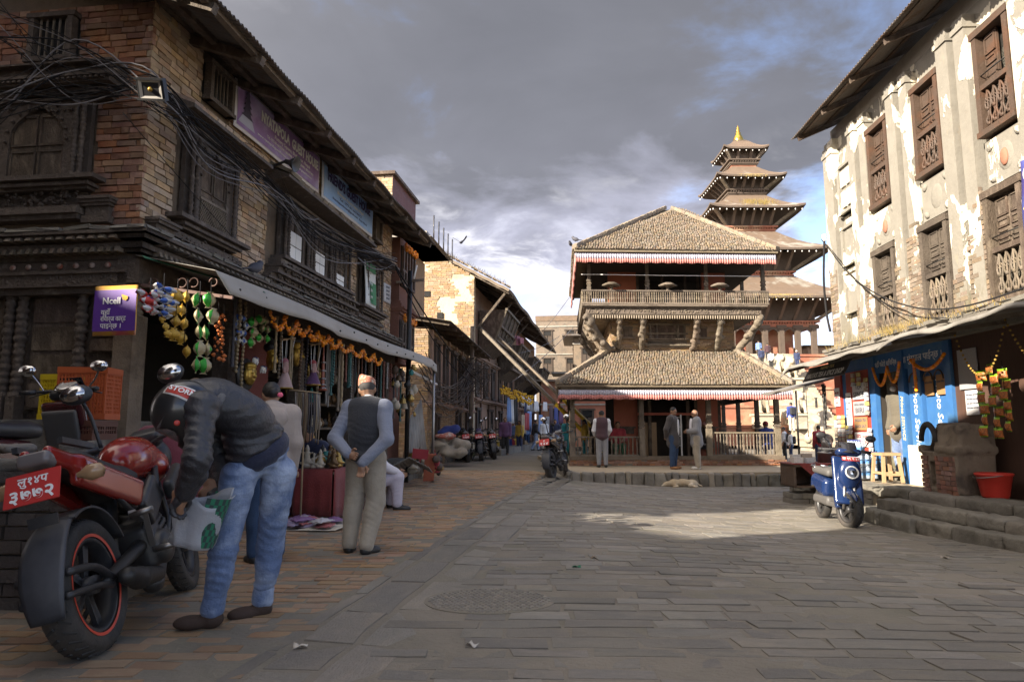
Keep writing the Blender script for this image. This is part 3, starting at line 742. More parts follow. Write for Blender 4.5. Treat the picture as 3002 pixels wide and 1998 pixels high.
 for u in (.55, 1.20, 1.34, 2.02):
  p = MB(); p.lathe(profile_col(.06, 1.1, 14, 8, int(u * 10)), 8, LFm @ Matrix.Translation((u, .02, 1.42))); p.bb((-.04, u - .05, 1.15), (.08, u + .05, 1.43)); p.build('carved_column', wood_shop, house)
 lb = MB(); moulding(lb, 0, 3.4, 2.42, [(.06, .06, 0), (.12, .12, 0), (.03, .15, 0), (.10, .11, 0)], LFm); carving(lb, .1, 2.3, 2.50, 2.58, 60, .03, LFm, -.11, 12); lb.build('door_lintel', wood_shop, house)
 for k in range(12): MB().ell((-.125, .2 + k * .17, 2.68), (.015, .035, .03), 6, 4).build('painted_flower', mat('faded_flower', (.32, .24, .20), var=.4, scale=30, col2=(.25, .06, .03), c2scale=8), house)
 # far end of the row in red timber: projecting oriel with lattice windows
 rt = MB(); rt.bb((8.27, -.16, 2.55), (9.35, .4, 5.35)); rt.bb((8.27, .1, 0), (9.35, 4, 2.55)); rt.build('oriel', mat('oriel_brown', (.17, .075, .05), .85, var=.25, scale=4, bump=.4, bscale=25), house)
 for z0, z1 in ((4.30, 5.12), (2.72, 3.45)):
  f = MB(); f.bb((8.33, -.18, z0 - .05), (9.3, -.16, z1 + .05)); o = f.build('oriel_window', black, house)
  for k in range(5):
   t = 8.37 + k * .225; MB().bb((t - .03, -.24, z0), (t + .03, -.18, z1)).build('window_post', wood_brown if z0 > 4 else wood_shop, o)
  for z in (z0, (z0 + z1) / 2 - .1, z1): MB().bb((8.3, -.235, z - .03), (9.32, -.183, z + .03)).build('window_rail', wood_brown if z0 > 4 else wood_shop, o)
  for k in range(4):
   t = 8.48 + k * .225; m2 = MB(); arch_panel(m2, .17, .26, .13, .20, .02, M=Matrix.Translation((t, -.205, z1 - .28)), cusp=False); m2.build('window_arch', wood_brown, o)
 m2 = MB(); moulding(m2, 8.25, 9.38, 3.62, [(.06, .20, .0), (.05, .25, .03), (.04, .30, .05), (.08, .23, .02), (.06, .20, 0)]); m2.build('oriel_moulding', mat('oriel_brown', (.17, .075, .05)), house)
make_house()
# ---------------- old plastered house on the right ----------------
RA = -(PI / 2 + .04)
rh = thing('plastered_house', 'tall old house with peeling white plaster pilasters and carved window grilles over small shops', 'house', (6.5, 11.3, 0), RA)
RM = parent_matrix(rh)
def rw(u, o, z): return np.array(RM @ Vector((u, -o, z)))
def peel_mat():
 m = bpy.data.materials.new('peeling_plaster'); m.use_nodes = True; g = NG(m.node_tree); b = g.n['Principled BSDF']
 co = g.add('ShaderNodeTexCoord').outputs['Object']; mp = g.add('ShaderNodeMapping', i_0=co); mp.inputs['Scale'].default_value = (1.5, 1.5, .8); v = mp.outputs[0]
 n1 = g.noise(v, 1.15, 7, .58, .4); n2 = g.noise(v, 6, 5, .6); z = g.add('ShaderNodeSeparateXYZ', i_0=co).outputs[2]
 low = g.math('MULTIPLY', g.maprange(z, 3.6, 2.7), .10); n1 = g.math('SUBTRACT', n1, low)
 mk = g.maprange(n1, .525, .537)
 wh = g.mix(g.noise(co, 2.2, 5, .6), (.70, .65, .53), (.54, .48, .37)); gr = g.mix(g.noise(co, 5, 5, .65), (.27, .25, .21), (.16, .145, .12))
 c = g.mix(mk, gr, wh); pits = g.maprange(g.noise(co, 17, 2, .5), .70, .74); c = g.mix(pits, c, (.20, .17, .13)); st = g.maprange(g.noise(mp, 3.2, 6, .7), .58, .75)
 c = g.mix(g.math('MULTIPLY', st, .5), c, (.33, .26, .17)); moss = g.math('MULTIPLY', g.maprange(z, 3.3, 2.6), g.maprange(n2, .38, .6)); c = g.mix(moss, c, (.12, .105, .055)); g.put(b, 'Base Color', c); b.inputs['Roughness'].default_value = .9
 bn = g.add('ShaderNodeBump'); bn.inputs['Strength'].default_value = .9; bn.inputs['Distance'].default_value = .012
 g.put(bn, 'Height', g.math('ADD', mk, g.math('MULTIPLY', g.noise(co, 22, 5, .65), .7))); g.l.new(bn.outputs[0], b.inputs['Normal']); return m
peel = peel_mat()
def RT(u, z, o=0): return Matrix.Translation((u, -o, z))
def grille_window(u, z0, w, h, zs, wm, seed, open_=0):
 f = MB()
 for s in (-1, 1): f.bb((u + s * w / 2 - .045, -.06, z0), (u + s * w / 2 + .045, .14, z0 + h))
 f.bb((u - w / 2 - .07, -.075, z0 + h - .075), (u + w / 2 + .07, .14, z0 + h + .02)); f.bb((u - w / 2 - .06, -.08, z0 - .07), (u + w / 2 + .06, .14, z0 + .01))
 f.bb((u - w / 2, .12, z0), (u + w / 2, .14, z0 + h), 1); f.bb((u - w / 2, -.05, z0 + zs - .05), (u + w / 2, .06, z0 + zs + .02))
 o = f.build('window', [wm, black], rh); iw = w - .10
 for k in range(2):
  if open_ and k == 1: continue
  b = MB(); x = u - iw / 4 + k * iw / 2; hh = h - zs - .10; b.bb((x - iw / 4 + .004, .05, z0 + zs + .03), (x + iw / 4 - .004, .08, z0 + h - .08))
  for a, c in ((.06, .30), (.36, .52), (.58, .92)):
   za, zc = z0 + zs + .03 + hh * a, z0 + zs + .03 + hh * c; b.bb((x - iw / 4 + .03, .03, za), (x + iw / 4 - .03, .055, za + .02)); b.bb((x - iw / 4 + .03, .03, zc - .02), (x + iw / 4 - .03, .055, zc))
   for s in (-1, 1): b.bb((x + s * (iw / 4 - .035) - .012, .03, za), (x + s * (iw / 4 - .035) + .012, .055, zc))
   b.bb((x - iw / 4 + .055, .043, za + .03), (x + iw / 4 - .055, .06, zc - .03))
  b.build('shutter', wm, o)
 MB().tube([(u - iw / 2, -.03, z0 + zs + .16), (u, -.032, z0 + zs + .165), (u + iw / 2, -.03, z0 + zs + .16)], .009, 6).build('window_bar', dark_metal, o)
 n = 4
 for k in range(n):
  x = u - iw / 2 + iw * (k + .5) / n; g_ = MB(); zz = z0 + .03; hh = zs - .10; r = iw / n * .40
  for s in (-1, 1):
   g_.tube(catmull([(x, 0, zz), (x + s * r, -.01, zz + hh * .2), (x + s * r * .3, 0, zz + hh * .38), (x + s * r, -.01, zz + hh * .6), (x + s * r * .9, 0, zz + hh * .82), (x, -.005, zz + hh)], 4), .014, 5)
   g_.tube([(x + s * r * .5 + r * .35 * math.cos(t), -.012, zz + hh * .72 + r * .5 * math.sin(t)) for t in np.linspace(0, 5.2, 8)], .010, 5)
  g_.tube([(x, -.01, zz), (x, -.01, zz + hh)], .013, 5); g_.ell((x, -.02, zz + hh * .5), (.03, .02, .03), 6, 4); g_.ell((x, -.02, zz + hh * .1), (.04, .02, .03), 6, 4)
  g_.build('carved_grille', wood_grey if wm is not wood_brown else wm, o)
 return o
def make_right():
 w = MB(); w.bb((-2.5, .12, .2), (5.2, 6.5, 7.05)); w.bb((-2.5, .0, 2.45), (-2.1, .2, 7.05)); w.build('wall', peel, rh)
 for u, ww, pr in ((-2.28, .40, .05), (-1.13, .26, .09), (-.78, .24, .05), (.33, .27, .09), (.68, .24, .05), (1.86, .28, .10), (2.22, .25, .06), (3.42, .3, .10), (3.85, .3, .06)):
  p = MB(); p.bb((u - ww / 2, -pr, 2.66), (u + ww / 2, .14, 6.92)); p.bb((u - ww / 2 - .02, -pr - .025, 6.72), (u + ww / 2 + .02, .14, 6.80)); p.build('pilaster', peel, rh)
 cols = (-.25, 1.27, 2.83)
 for i, u in enumerate(cols):
  grille_window(u, 5.08, .62, 1.42, .62, wood_brown, i, open_=(i == 2)); grille_window(u - .06, 2.80, .64, 1.45, .66, mat('dark_grey_wood', (.095, .075, .056), .85, var=.35, scale=8, bump=.9, col2=(.06, .045, .034), c2scale=2.5) if i < 2 else wood, i + 5, open_=(i == 0))
  p = MB(); p.bb((u - .38, .02, 4.33), (u + .38, .13, 4.96)); q = p.build('stucco_panel', peel, rh)
  r_ = MB(); r_.ell((u, .03, 4.64), (.17, .03, .21), 10, 6)
  for s in (-1, 1):
   for sz in (-1, 1): r_.ell((u + s * .27, .015, 4.64 + sz * .22), (.075, .035, .05), 8, 5, Matrix.Rotation(s * sz * .8, 4, 'Y'))
  r_.build('stucco_relief', peel, q)
  if i != 1: MB().ell((u, .0, 4.62), (.075, .03, .12), 10, 6).build('stucco_boss', mat('red_clay', (.30, .13, .08)), q)
 for z0, z1 in ((5.35, 6.35), (4.3, 5.1), (3.35, 4.2)):          # blind window in stucco at the far end
  s = MB(); s.bb((-1.98, .04, z0), (-1.36, .13, z1));
  for a in (0, 1): s.bb((-2.0 + a * .56, -.0, z0), (-1.90 + a * .56, .12, z1))
  s.bb((-2.02, -.01, z1 - .06), (-1.32, .12, z1)); s.bb((-2.02, -.01, z0), (-1.32, .12, z0 + .05)); q = s.build('blind_window', peel, rh)
  if z0 > 5:
   for k in range(4): MB().bb((-1.86 + (k % 2) * .24, .0, z0 + .12 + (k // 2) * .42), (-1.68 + (k % 2) * .24, .05, z0 + .44 + (k // 2) * .42)).build('stucco_pane', plaster, q)
 # bare brick where the plaster has dropped off
 zones = [(-2.48, -2.12, 2.6, 5.0), (-1.30, -1.02, 2.62, 4.1), (-1.0, -.58, 2.62, 4.0), (.14, .46, 2.62, 3.9), (.47, .85, 2.62, 4.4), (1.68, 2.0, 2.62, 3.4), (2.0, 2.4, 2.62, 4.45), (3.2, 3.6, 2.62, 4.6)]
 rr = []
 for i, (a, b, c, d) in enumerate(zones):
  fn = lambda u, v, s=i: v < d - .5 + .45 * math.sin(u * 9 + s * 2) + .12 * math.sin(u * 31 + s)
  dep = {1: .09, 3: .09, 5: .10, 7: .1}.get(i, .05)
  L = brick_rects(b - a, d - c, v0=c, u0=a, seed=40 + i, shape=fn); lay_bricks(rh, L, Matrix.Translation((0, -dep - .008, 0)), brick_dull, 38, dep=.05)
 lg = MB(); lg.bb((-2.55, -.16, 2.42), (5.2, .2, 2.60)); lg.bb((-2.52, -.24, 2.60), (5.2, .1, 2.66)); lg.build('ledge', grey_stone, rh)
 me = brick_mesh_variants(grey_stone, 5, name='ledge_stone')
 for k in range(26):
  o = bpy.data.objects.new('ledge_stone', R.choice(me)); COL.objects.link(o); o.parent = rh
  o.matrix_local = Matrix.Translation((-2.4 + k * .27, -.27 + R.uniform(-.05, .04), 2.675)) @ Matrix.Diagonal((1.35, 5, .8, 1)) @ Euler((.08, R.uniform(-.06, .06), R.uniform(-.08, .08))).to_matrix().to_4x4()
 # tin roof
 n = 560; x0, x1 = -2.50, 5.0; mb = MB(); mb.sheet(lambda u, v: (x0 + (x1 - x0) * u, -.68 + 2.9 * v, 7.20 + 1.25 * v + .016 * math.sin((x1 - x0) * u / .08 * 2 * PI)), n, 2, thick=.004); mb.build('roof', tin, rh)
 for k in range(6): mb = MB(); mb.bar((-2.3 + k * 1.2, -.60, 7.14), (-2.3 + k * 1.2, 2., 8.26), .07, .09); mb.build('rafter', wood, rh)
 for y in (-.5, .0): mb = MB(); mb.bar((-2.45, y, 7.235 + (y + .6) * .43 - .02), (5, y, 7.235 + (y + .6) * .43 - .02), .05, .05); mb.build('purlin', wood_brown, rh)
 g_ = MB(); g_.prism([(.14, 7.0), (6.5, 7.0), (6.5, 7.1), (3, 8.3), (2.1, 8.22), (.14, 7.36)], .25, Matrix(((0, 0, 1, -2.48), (1, 0, 0, 0), (0, 1, 0, 0), (0, 0, 0, 1)))); g_.bb((-2.4, .14, 7.0), (5, .3, 7.36)); g_.build('gable_wall', cement, rh)
 mb = MB(); mb.sheet(lambda u, v: (x0 + 2.4 + 6 * u, 2.3 - 2.6 * v, 9.6 - .7 * v + .016 * math.sin(6 * u / .08 * 2 * PI)), 440, 1, thick=.004); mb.build('upper_roof', tin, rh)
 # shop front: blue joinery, red panels, brown boards
 blue = paint('blue_paint', (.035, .13, .33), .55, col2=(.06, .16, .30), c2scale=3, var=.2); red = paint('red_panel_paint', (.36, .055, .035), .5, var=.12)
 def bl(u0, u1, z0, z1, o=.02, m=blue, nm='shop_post', d=.1): q = MB(); q.bb((u0, -o, z0), (u1, -o + d, z1)); return q.build(nm, m, rh)
 bl(-2.46, -2.18, .24, 2.2, .10, red, 'red_panel'); bl(-2.18, -1.98, .24, 2.35, .06); bl(-1.98, -1.06, .24, 2.2, .08, red, 'red_panel'); bl(-1.06, -.84, .24, 2.4, .08)
 bl(-.06, .12, .24, 2.4, .08); bl(.20, .55, .26, 2.1, .04, blue, 'shop_door'); bl(.60, 1.25, .26, 2.1, .0, blue, 'shop_door'); bl(1.26, 1.42, .24, 2.4, .08); bl(-2.46, 1.42, 2.1, 2.44, .05, blue, 'shop_beam')
 bl(-.84, -.06, .26, .30, -.5, cement, 'door_step', .5); bl(-.9, 1.3, .26, 2.4, -1.3, dark_in, 'shop_interior'); bl(-.92, -.84, .26, 2.4, -.0, dark_in, 'shop_interior', 1.2)
 bl(1.42, 5.2, .24, 2.44, .03, mat('brown_board', (.075, .038, .025), .7, var=.3, scale=4, stretch=(6, 1, .6)), 'board_wall', .12)
 for k in range(5): bl(2.95 + k * .30, 2.95 + k * .30 + .27, .25, 2.05, .06, wood, 'door_board', .04)
 base = MB(); base.bb((.15, -.10, .24), (1.3, -.03, .86)); base.build('whitewashed_base', plaster, rh)
 for (u0, u1, nm) in ((.22, .53, 0), (.66, .93, 0), (.94, 1.22, 0)):
  q = MB(); um = (u0 + u1) / 2; q.tube([(um + .12 * math.cos(t), -.062 if nm == 0 else 0, 1.86 + .14 * math.sin(t)) for t in np.linspace(0, PI, 10)], .012, 5); q.build('door_arch', wood_brown, rh)
 # text painted on the joinery
 def vt(s, u, z, size, m, o): text(rh, s, face(u, -o, z) @ Matrix.Rotation(-PI / 2, 4, 'Z'), size, m, name='painted_lettering', italic=.2)
 vt('Photo Service', .38, 1.28, .19, white, .043); vt('Photo Service', .95, 1.35, .19, white, .004); vt('PHoto SERVICE', .03, 1.30, .11, mat('yellow_lettering', (.75, .62, .30)), .083)
 text(rh, 'ताजा मुंदपाल पाईन्छ ।', face(.55, -.053, 2.24), .15, white, name='painted_lettering', width=1.3); text(rh, 'यहाँ फोटो खिचिन्छ', face(-.48, -.053, 2.24), .12, white, name='painted_lettering', width=.75); text(rh, 'LORD KV', face(.78, -.103, .5), .09, mat('orange_lettering', (.5, .25, .06)), name='painted_lettering')
 # porch and steps: rough stone blocks
 po = MB(); po.prism([(-2.6, 1.0), (-.6, 1.05), (.9, 1.05), (.9, .78), (5.2, .6), (5.2, -.6), (-2.6, -.6)], .40, Matrix(((1, 0, 0, 0), (0, -1, 0, 0), (0, 0, 1, -.16), (0, 0, 0, 1)))); po.build('porch', mat('porch_stone', (.30, .25, .18), .92, var=.3, scale=5, bump=.9, bscale=14, col2=(.2, .165, .12), c2scale=1.2), rh)
 def blocks(u0, u1, ofn, zt, h, dep, m, nm):
  u = u0; k = 0
  while u < u1:
   l = R.uniform(.5, 1.0); l = min(l, u1 - u + .05); o0 = ofn(u + l / 2)
   q = sdf_mb([('b', (0, 0, 0), (l / 2 - .004, dep / 2, h / 2), .012, rotm(0, 0, 0))], .028, .01, noise=wob(21, .007, abs(int(u * 99) + int(zt * 50) * 7)))
   ang = -math.atan((ofn(u + .1) - ofn(u)) / .1); q.build(nm, m, rh).matrix_local = Matrix.Translation((u + l / 2, -o0 + dep / 2, zt - h / 2 + R.uniform(-.012, .012))) @ Matrix.Rotation(ang, 4, 'Z'); u += l; k += 1
 blocks(.9, 5.1, lambda u: 1.02 - .09 * (u - .9), .27, .15, .5, grey_stone, 'step_block'); blocks(1.4, 5.1, lambda u: 1.27 - .10 * (u - 1.4), .135, .16, .5, grey_stone, 'step_block')
 blocks(.55, 5.1, lambda u: 1.38 + .22 * _ss(1.0, 2.0, u) - .135 * (u - .9), .0, .26, .55, grey_stone, 'step_block')
 blocks(-2.5, .95, lambda u: 1.08, .26, .11, .4, grey_stone, 'kerb_block')
 L = brick_rects(3.4, .36, course=.085, bl=.34, u0=-2.5, v0=-.18, seed=77); lay_bricks(rh, L, Matrix.Translation((0, -1.07, 0)), grey_stone, 60, name='plinth_stone', dep=.1, jit=.015)
make_right()
# ---------------- pavilion cafe on its stone platform ----------------
CA = rad(2.0); CP = (1.55, 17.4, 0)
plat = thing('stone_platform', 'low stone platform faced with upright slabs in front of the tiled cafe', 'platform', CP, CA)
cafe = thing('tiled_cafe', 'two storey pavilion cafe with hipped tile roofs, carved balcony and pleated valances', 'building', CP, CA)
CM = parent_matrix(cafe)
def cw(x, y, z): return np.array(CM @ Vector((x, y, z)))
valm = cloth('valance_blue', (.43, .41, .47), var=.22); valr = cloth('valance_red', (.52, .20, .17), var=.2)
def tiles_on(parent, A, B, Cc, D, per=.082, row=.135, name='tile_field'):
 """A,B eave ends; D,Cc top ends: quadrilateral roof slope covered with overlapping half-round tiles"""
 A, B, Cc, D = [np.array(p, float) for p in (A, B, Cc, D)]; H_ = np.linalg.norm((D + Cc) / 2 - (A + B) / 2)
 n = int(H_ / row); up = ((D + Cc) / 2 - (A + B) / 2); up /= np.linalg.norm(up); ux = (B - A) / np.linalg.norm(B - A); nn = np.cross(ux, up)
 V = []; F = []; k = 0; Lm = np.linalg.norm(B - A)
 for j in range(n + 1):
  t = j / (n + .5); p = A + (D - A) * t; q = B + (Cc - B) * t; L = np.linalg.norm(q - p)
  s0 = np.dot(p - A, ux); i0 = int(s0 / per); i1 = int((s0 + L) / per)
  for i in range(i0, i1):
   u = (i + .5) * per + R.gauss(0, .005) + .02 * math.sin(j * .8) ; c = A + ux * u + up * (t * H_) + nn * R.gauss(.008, .006) + nn * .012 * math.sin(u * 1.3 + j * .3); w = per * R.uniform(.42, .5); l = row * 1.35; hgt = .030 * R.uniform(.8, 1.2); b = R.gauss(0, .006)
   for (dy, dn, ww) in ((-.03, .018, 1), (l, .0, .9)):
    V += [c + ux * (-w * ww + b) + up * dy + nn * dn, c + ux * (-w * .5 * ww + b) + up * dy + nn * (dn + hgt), c + ux * (w * .5 * ww + b) + up * dy + nn * (dn + hgt), c + ux * (w * ww + b) + up * dy + nn * dn]
   F += [(k, k + 1, k + 5, k + 4), (k + 1, k + 2, k + 6, k + 5), (k + 2, k + 3, k + 7, k + 6), (k + 3, k + 2, k + 1, k)]; k += 8
 mb = MB(); mb.raw(V, F); return mb.build(name, tile, parent, kind='stuff')
def hip(parent, ex0, ex1, ey0, ey1, ez, tx0, tx1, ty0, ty1, tz, sides='fl', name='roof', flare=0.):
 E = [(ex0, ey0, ez), (ex1, ey0, ez), (ex1, ey1, ez), (ex0, ey1, ez)]; T = [(tx0, ty0, tz), (tx1, ty0, tz), (tx1, ty1, tz), (tx0, ty1, tz)]
 mb = MB(); V = E + T + [(p[0], p[1], p[2] - .07) for p in E]
 mb.raw(V, [(0, 1, 5, 4), (1, 2, 6, 5), (2, 3, 7, 6), (3, 0, 4, 7), (8, 9, 1, 0), (9, 10, 2, 1), (10, 11, 3, 2), (11, 8, 0, 3), (11, 10, 9, 8), (4, 5, 6, 7)]); rf = mb.build(name, tile_dark, parent)
 if 'f' in sides: tiles_on(rf, E[0], E[1], T[1], T[0])
 if 'l' in sides: tiles_on(rf, E[3], E[0], T[0], T[3])
 if 'r' in sides: tiles_on(rf, E[1], E[2], T[2], T[1])
 q = MB(); q.box((0, 0, 0), (.24, .20, .075), taper=.8); me = q.mesh('ridge_tile', tile_dark)
 for i in range(4):
  a, b = np.array(E[i]), np.array(T[i]); d = b - a; L = np.linalg.norm(d); n = int(L / .21)
  for k in range(n):
   p = a + d * (k + .5) / n + np.array((0, 0, .05)); M = Vector(d).to_track_quat('X', 'Z').to_matrix().to_4x4()
   for lay in range(2): link('ridge_tile', me, rf).matrix_local = Matrix.Translation(p + np.array((0, 0, lay * .055))) @ M @ Euler((R.gauss(0, .06), R.gauss(-.08, .04), R.gauss(0, .07))).to_matrix().to_4x4()
 return rf
def valance(parent, a, b, ztop, h, hem, pleat=.075, name='valance'):
 a, b = np.array(a, float), np.array(b, float); L = np.linalg.norm(b - a); ux = (b - a) / L; nx = np.array((ux[1], -ux[0], 0)); n = int(L / pleat * 6); ph = R.uniform(0, 6)
 def fn(z0, z1):
  def f(u, v):
   s = u * L; z = z0 + (z1 - z0) * v; k = (ztop - z) / h
   ir = math.sin(s * 2 * PI / pleat + 1.5 * math.sin(s * 3.1 + ph)) * .018 * (.5 + k) + .012 * math.sin(s * 5.3) * k
   return a + ux * s + nx * ir + np.array((0, 0, z + .012 * math.sin(s * 17) * k))
  return f
 m = MB(); m.sheet(fn(ztop, ztop - h + hem), n, 2, thick=.003); o = m.build(name, valm, parent); m = MB(); m.sheet(fn(ztop - h + hem, ztop - h), n, 1, thick=.003); m.build('valance_hem', valr, o)
def make_cafe():
 p = MB(); p.prism([(-.05, .12), (5.75, .12), (8.2, .5), (8.2, 12), (-.05, 12)], .44, Mx((0, 0, -.40))); p.build('platform_top', mat('platform_dust', (.36, .29, .20), .95, var=.2, scale=3, bump=.5, bscale=25), plat)
 x = -.06; rr = random.Random(5)
 while x < 5.75:
  w = rr.uniform(.13, .32); q = sdf_mb([('b', (0, 0, 0), (w / 2 - .006, .09, .30), .035)], .03, .02, noise=wob(10, .012, int(x * 50) + 60))
  q.build('kerb_slab', slab_d if rr.random() < .35 else grey_stone, plat).matrix_local = Matrix.Translation((x + w / 2, .07 + rr.uniform(-.02, .02), -.235 - .012 * x + rr.uniform(-.015, .01))) @ Matrix.Rotation(rr.uniform(-.03, .03), 4, 'Y'); x += w
 for k in range(14): q = sdf_mb([('b', (0, 0, 0), (.09, .24, .26), .04)], .045, .02, noise=wob(10, .012, k)); q.build('kerb_slab', grey_stone, plat).matrix_local = Matrix.Translation((-.06, .35 + k * .5, -.2))
 # plinth of bricks under the sill beam
 L = brick_rects(6.6, .18, course=.06, bl=.2, u0=.35, v0=.05, seed=9); lay_bricks(cafe, L, Matrix.Translation((0, 3.28, 0)), brick_red, 60, jit=.02)
 b = MB(); b.bb((.35, 3.30, .0), (6.95, 10.4, .2)); b.build('plinth', dust, cafe)
 for x0, x1, y in ((.36, 6.9, 3.30),): b = MB(); b.bb((x0, y - .03, .21), (x1, y + .17, .33)); b.build('sill_beam', wood_grey, cafe)
 def post(x, y, z0, z1, w, nm='post', m=wood_grey):
  q = MB(); q.bb((x - w / 2, y - w / 2, z0), (x + w / 2, y + w / 2, z0 + .6 * (z1 - z0) - .2)); zz = z0 + .6 * (z1 - z0) - .2
  for k in range(5): q.box((x, y, zz + .04 + k * .05), (w * (1.15 if k % 2 else .85),) * 2 + (.05,))
  q.bb((x - w * .42, y - w * .42, zz + .26), (x + w * .42, y + w * .42, z1)); return q.build(nm, m, cafe)
 for x in (.46, 2.57, 4.63, 6.74): post(x, 3.4, .2, 2.12, .17)
 for x, y in ((.46, 5.6), (.46, 7.9), (6.74, 5.5), (6.74, 7.9), (5.75, 6.8), (4.95 + .75, 9.6), (.46, 10.2), (2.5, 10.2), (4.7, 10.2), (6.74, 10.2)): post(x, y, .2, 2.12, .16, m=wood)
 b = MB(); b.bb((.3, 3.3, 2.10), (6.9, 3.5, 2.26)); b.bb((.36, 3.5, 2.10), (.56, 10.3, 2.26)); b.bb((6.64, 3.5, 2.10), (6.84, 10.3, 2.26)); b.bb((.36, 3.52, 2.26), (6.84, 10.2, 2.30)); b.build('beam', wood, cafe)
 # core walls, lower storey
 for x0, x1 in ((1.85, 2.62), (4.55, 5.25)): b = MB(); b.bb((x0, 4.8, .2), (x1, 5.0, 2.25)); b.build('wall', mat('red_brick_render', (.30, .095, .055), .88, var=.25, scale=5, bump=.5, bscale=30), cafe)
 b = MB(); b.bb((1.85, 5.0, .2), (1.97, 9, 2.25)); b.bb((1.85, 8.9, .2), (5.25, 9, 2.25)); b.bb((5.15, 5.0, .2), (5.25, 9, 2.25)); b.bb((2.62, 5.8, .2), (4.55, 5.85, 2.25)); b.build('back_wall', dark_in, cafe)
 for x in (2.66, 3.0, 4.25, 4.52): b = MB(); b.bb((x - .05, 4.72, .2), (x + .05, 4.9, 2.2)); b.build('door_post', wood, cafe)
 b = MB(); b.bb((2.6, 4.70, 1.58), (4.56, 4.9, 1.66)); b.build('door_lintel', red_wall, cafe); b = MB(); b.bb((2.78, 5.0, .22), (3.25, 5.04, 1.35)); b.build('door_leaf', wood_new, cafe)
 b = MB(); b.bb((3.98, 4.66, .22), (4.03, 4.70, 1.6));
 for z in (.6, .9, 1.2, 1.5): b.bb((3.85, 4.68, z), (4.0, 4.70, z + .02))
 b.build('door_frame_glazed', white, cafe)
 for x in (2.22, 4.9): b = MB(); b.bb((x - .26, 4.755, .98), (x + .26, 4.8, 1.16)); b.bb((x - .32, 4.74, 1.16), (x + .32, 4.8, 1.22)); b.build('niche', wood, cafe)
 text(cafe, 'new cafe nyatapola', face(3.25, 3.285, 2.13), .25, mat('sign_letter_grey', (.42, .40, .36)), name='sign_lettering', width=2.0, depth=.01)
 def rail(x0, x1, y, z0, z1, n, thick=(), nm='railing', m=wood_grey):
  q = MB(); q.bb((x0, y - .035, z1 - .05), (x1, y + .035, z1)); q.bb((x0, y - .03, z0), (x1, y + .03, z0 + .045)); o = q.build(nm, m, cafe)
  q = MB(); q.lathe([(.016, 0), (.02, .1), (.012, .2), (.022, .45), (.012, .5), (.022, .55), (.012, .8), (.02, .9), (.016, 1)], 6); me = q.mesh('baluster', m)
  for k in range(n):
   x = x0 + (x1 - x0) * (k + .5) / n; c = link('baluster', me, o); c.location = (x, y, z0 + .04); c.scale = (1.25 if k not in thick else 2.6, 1.25, z1 - z0 - .09)
  return o
 rail(.55, 2.48, 3.4, .33, .92, 15, (3, 9)); rail(4.72, 6.66, 3.4, .33, 1.05, 19, (4, 9, 14))
 # lower roof, valance
 hip(cafe, .02, 7.0, 2.45, 11.2, 2.42, 1.78, 5.9, 4.82, 8.9, 3.68)
 b = MB(); b.bb((.10, 2.55, 2.24), (6.92, 2.63, 2.36)); b.bb((.10, 2.6, 2.24), (.18, 11, 2.36)); b.bb((6.84, 2.6, 2.24), (6.92, 11, 2.36)); b.build('eave_beam', wood_grey, cafe)
 valance(cafe, (.06, 2.50, 0), (6.96, 2.50, 0), 2.26, .27, .13); valance(cafe, (.06, 11, 0), (.06, 2.5, 0), 2.26, .27, .10)
 # upper core
 L = brick_rects(4.1, 1.3, course=.062, bl=.2, u0=1.8, v0=3.6, seed=12); lay_bricks(cafe, L, Matrix.Translation((0, 4.77, 0)), brick_pale, 60); L = brick_rects(4.1, 1.3, course=.062, bl=.2, u0=4.8, v0=3.6, seed=13)
 lay_bricks(cafe, L, Matrix(((0, 1, 0, 1.77), (-1, 0, 0, 13.7), (0, 0, 1, 0), (0, 0, 0, 1))), brick_pale, 0)
 b = MB(); b.bb((1.8, 4.8, 2.3), (5.9, 8.9, 4.95)); b.build('upper_core', mortar, cafe)
 b = MB()
 for k, (z, w, p_) in enumerate(((3.78, 1.35, .05), (3.84, 1.5, .12), (3.90, 1.3, .06), (3.97, 1.25, .10), (4.03, 1.4, .16), (4.22, 1.35, .10), (4.52, 1.5, .12))): b.bb((3.65 - w / 2, 4.76 - p_, z), (3.65 + w / 2, 4.77, z + .05))
 for x in (3.08, 3.3, 4.0, 4.22): b.lathe(profile_col(.05, .5, 8, 8, int(x * 9)), 8, Mx((x, 4.70, 4.05)))
 b.bb((3.1, 4.74, 4.05), (4.2, 4.765, 4.6), 1); o = b.build('carved_window', [wood_grey, wood], cafe)
 for x in (2.35, 4.82): b = MB(); b.bb((x - .15, 4.72, 4.12), (x + .15, 4.765, 4.45), 1); b.bb((x - .24, 4.66, 4.07), (x + .24, 4.765, 4.13)); b.bb((x - .17, 4.69, 4.42), (x + .17, 4.765, 4.48)); b.build('small_window', [wood_grey, wood], cafe)
 # carved struts carrying the balcony
 def strut(a, b_, w, sd):
  a, b_ = np.array(a), np.array(b_); P = [a + (b_ - a) * t + np.array((0, 0, -.10 * math.sin(t * PI))) for t in np.linspace(0, 1, 9)]; add = [('c', P[i], P[i + 1], w * .8, w * .8) for i in range(8)]; rr = random.Random(sd)
  for i in range(16): add.append(('e', P[rr.randrange(9)] + np.array((rr.uniform(-w, w), rr.uniform(-w, w), rr.uniform(-.05, .05))), [w * rr.uniform(.35, .7)] * 3))
  add.append(('e', P[7] + np.array((0, -.05, .05)), (w, w, w * 1.3))); sdf_mb(add, w * .22, w * .2, noise=wob(55, .007, sd)).build('carved_strut', wood_grey, cafe)
 for i, x in enumerate((2.02, 2.78, 4.52, 5.28)): strut((x, 4.72, 3.78), (x + .0, 3.98, 4.66), .115 if i else .09, i)
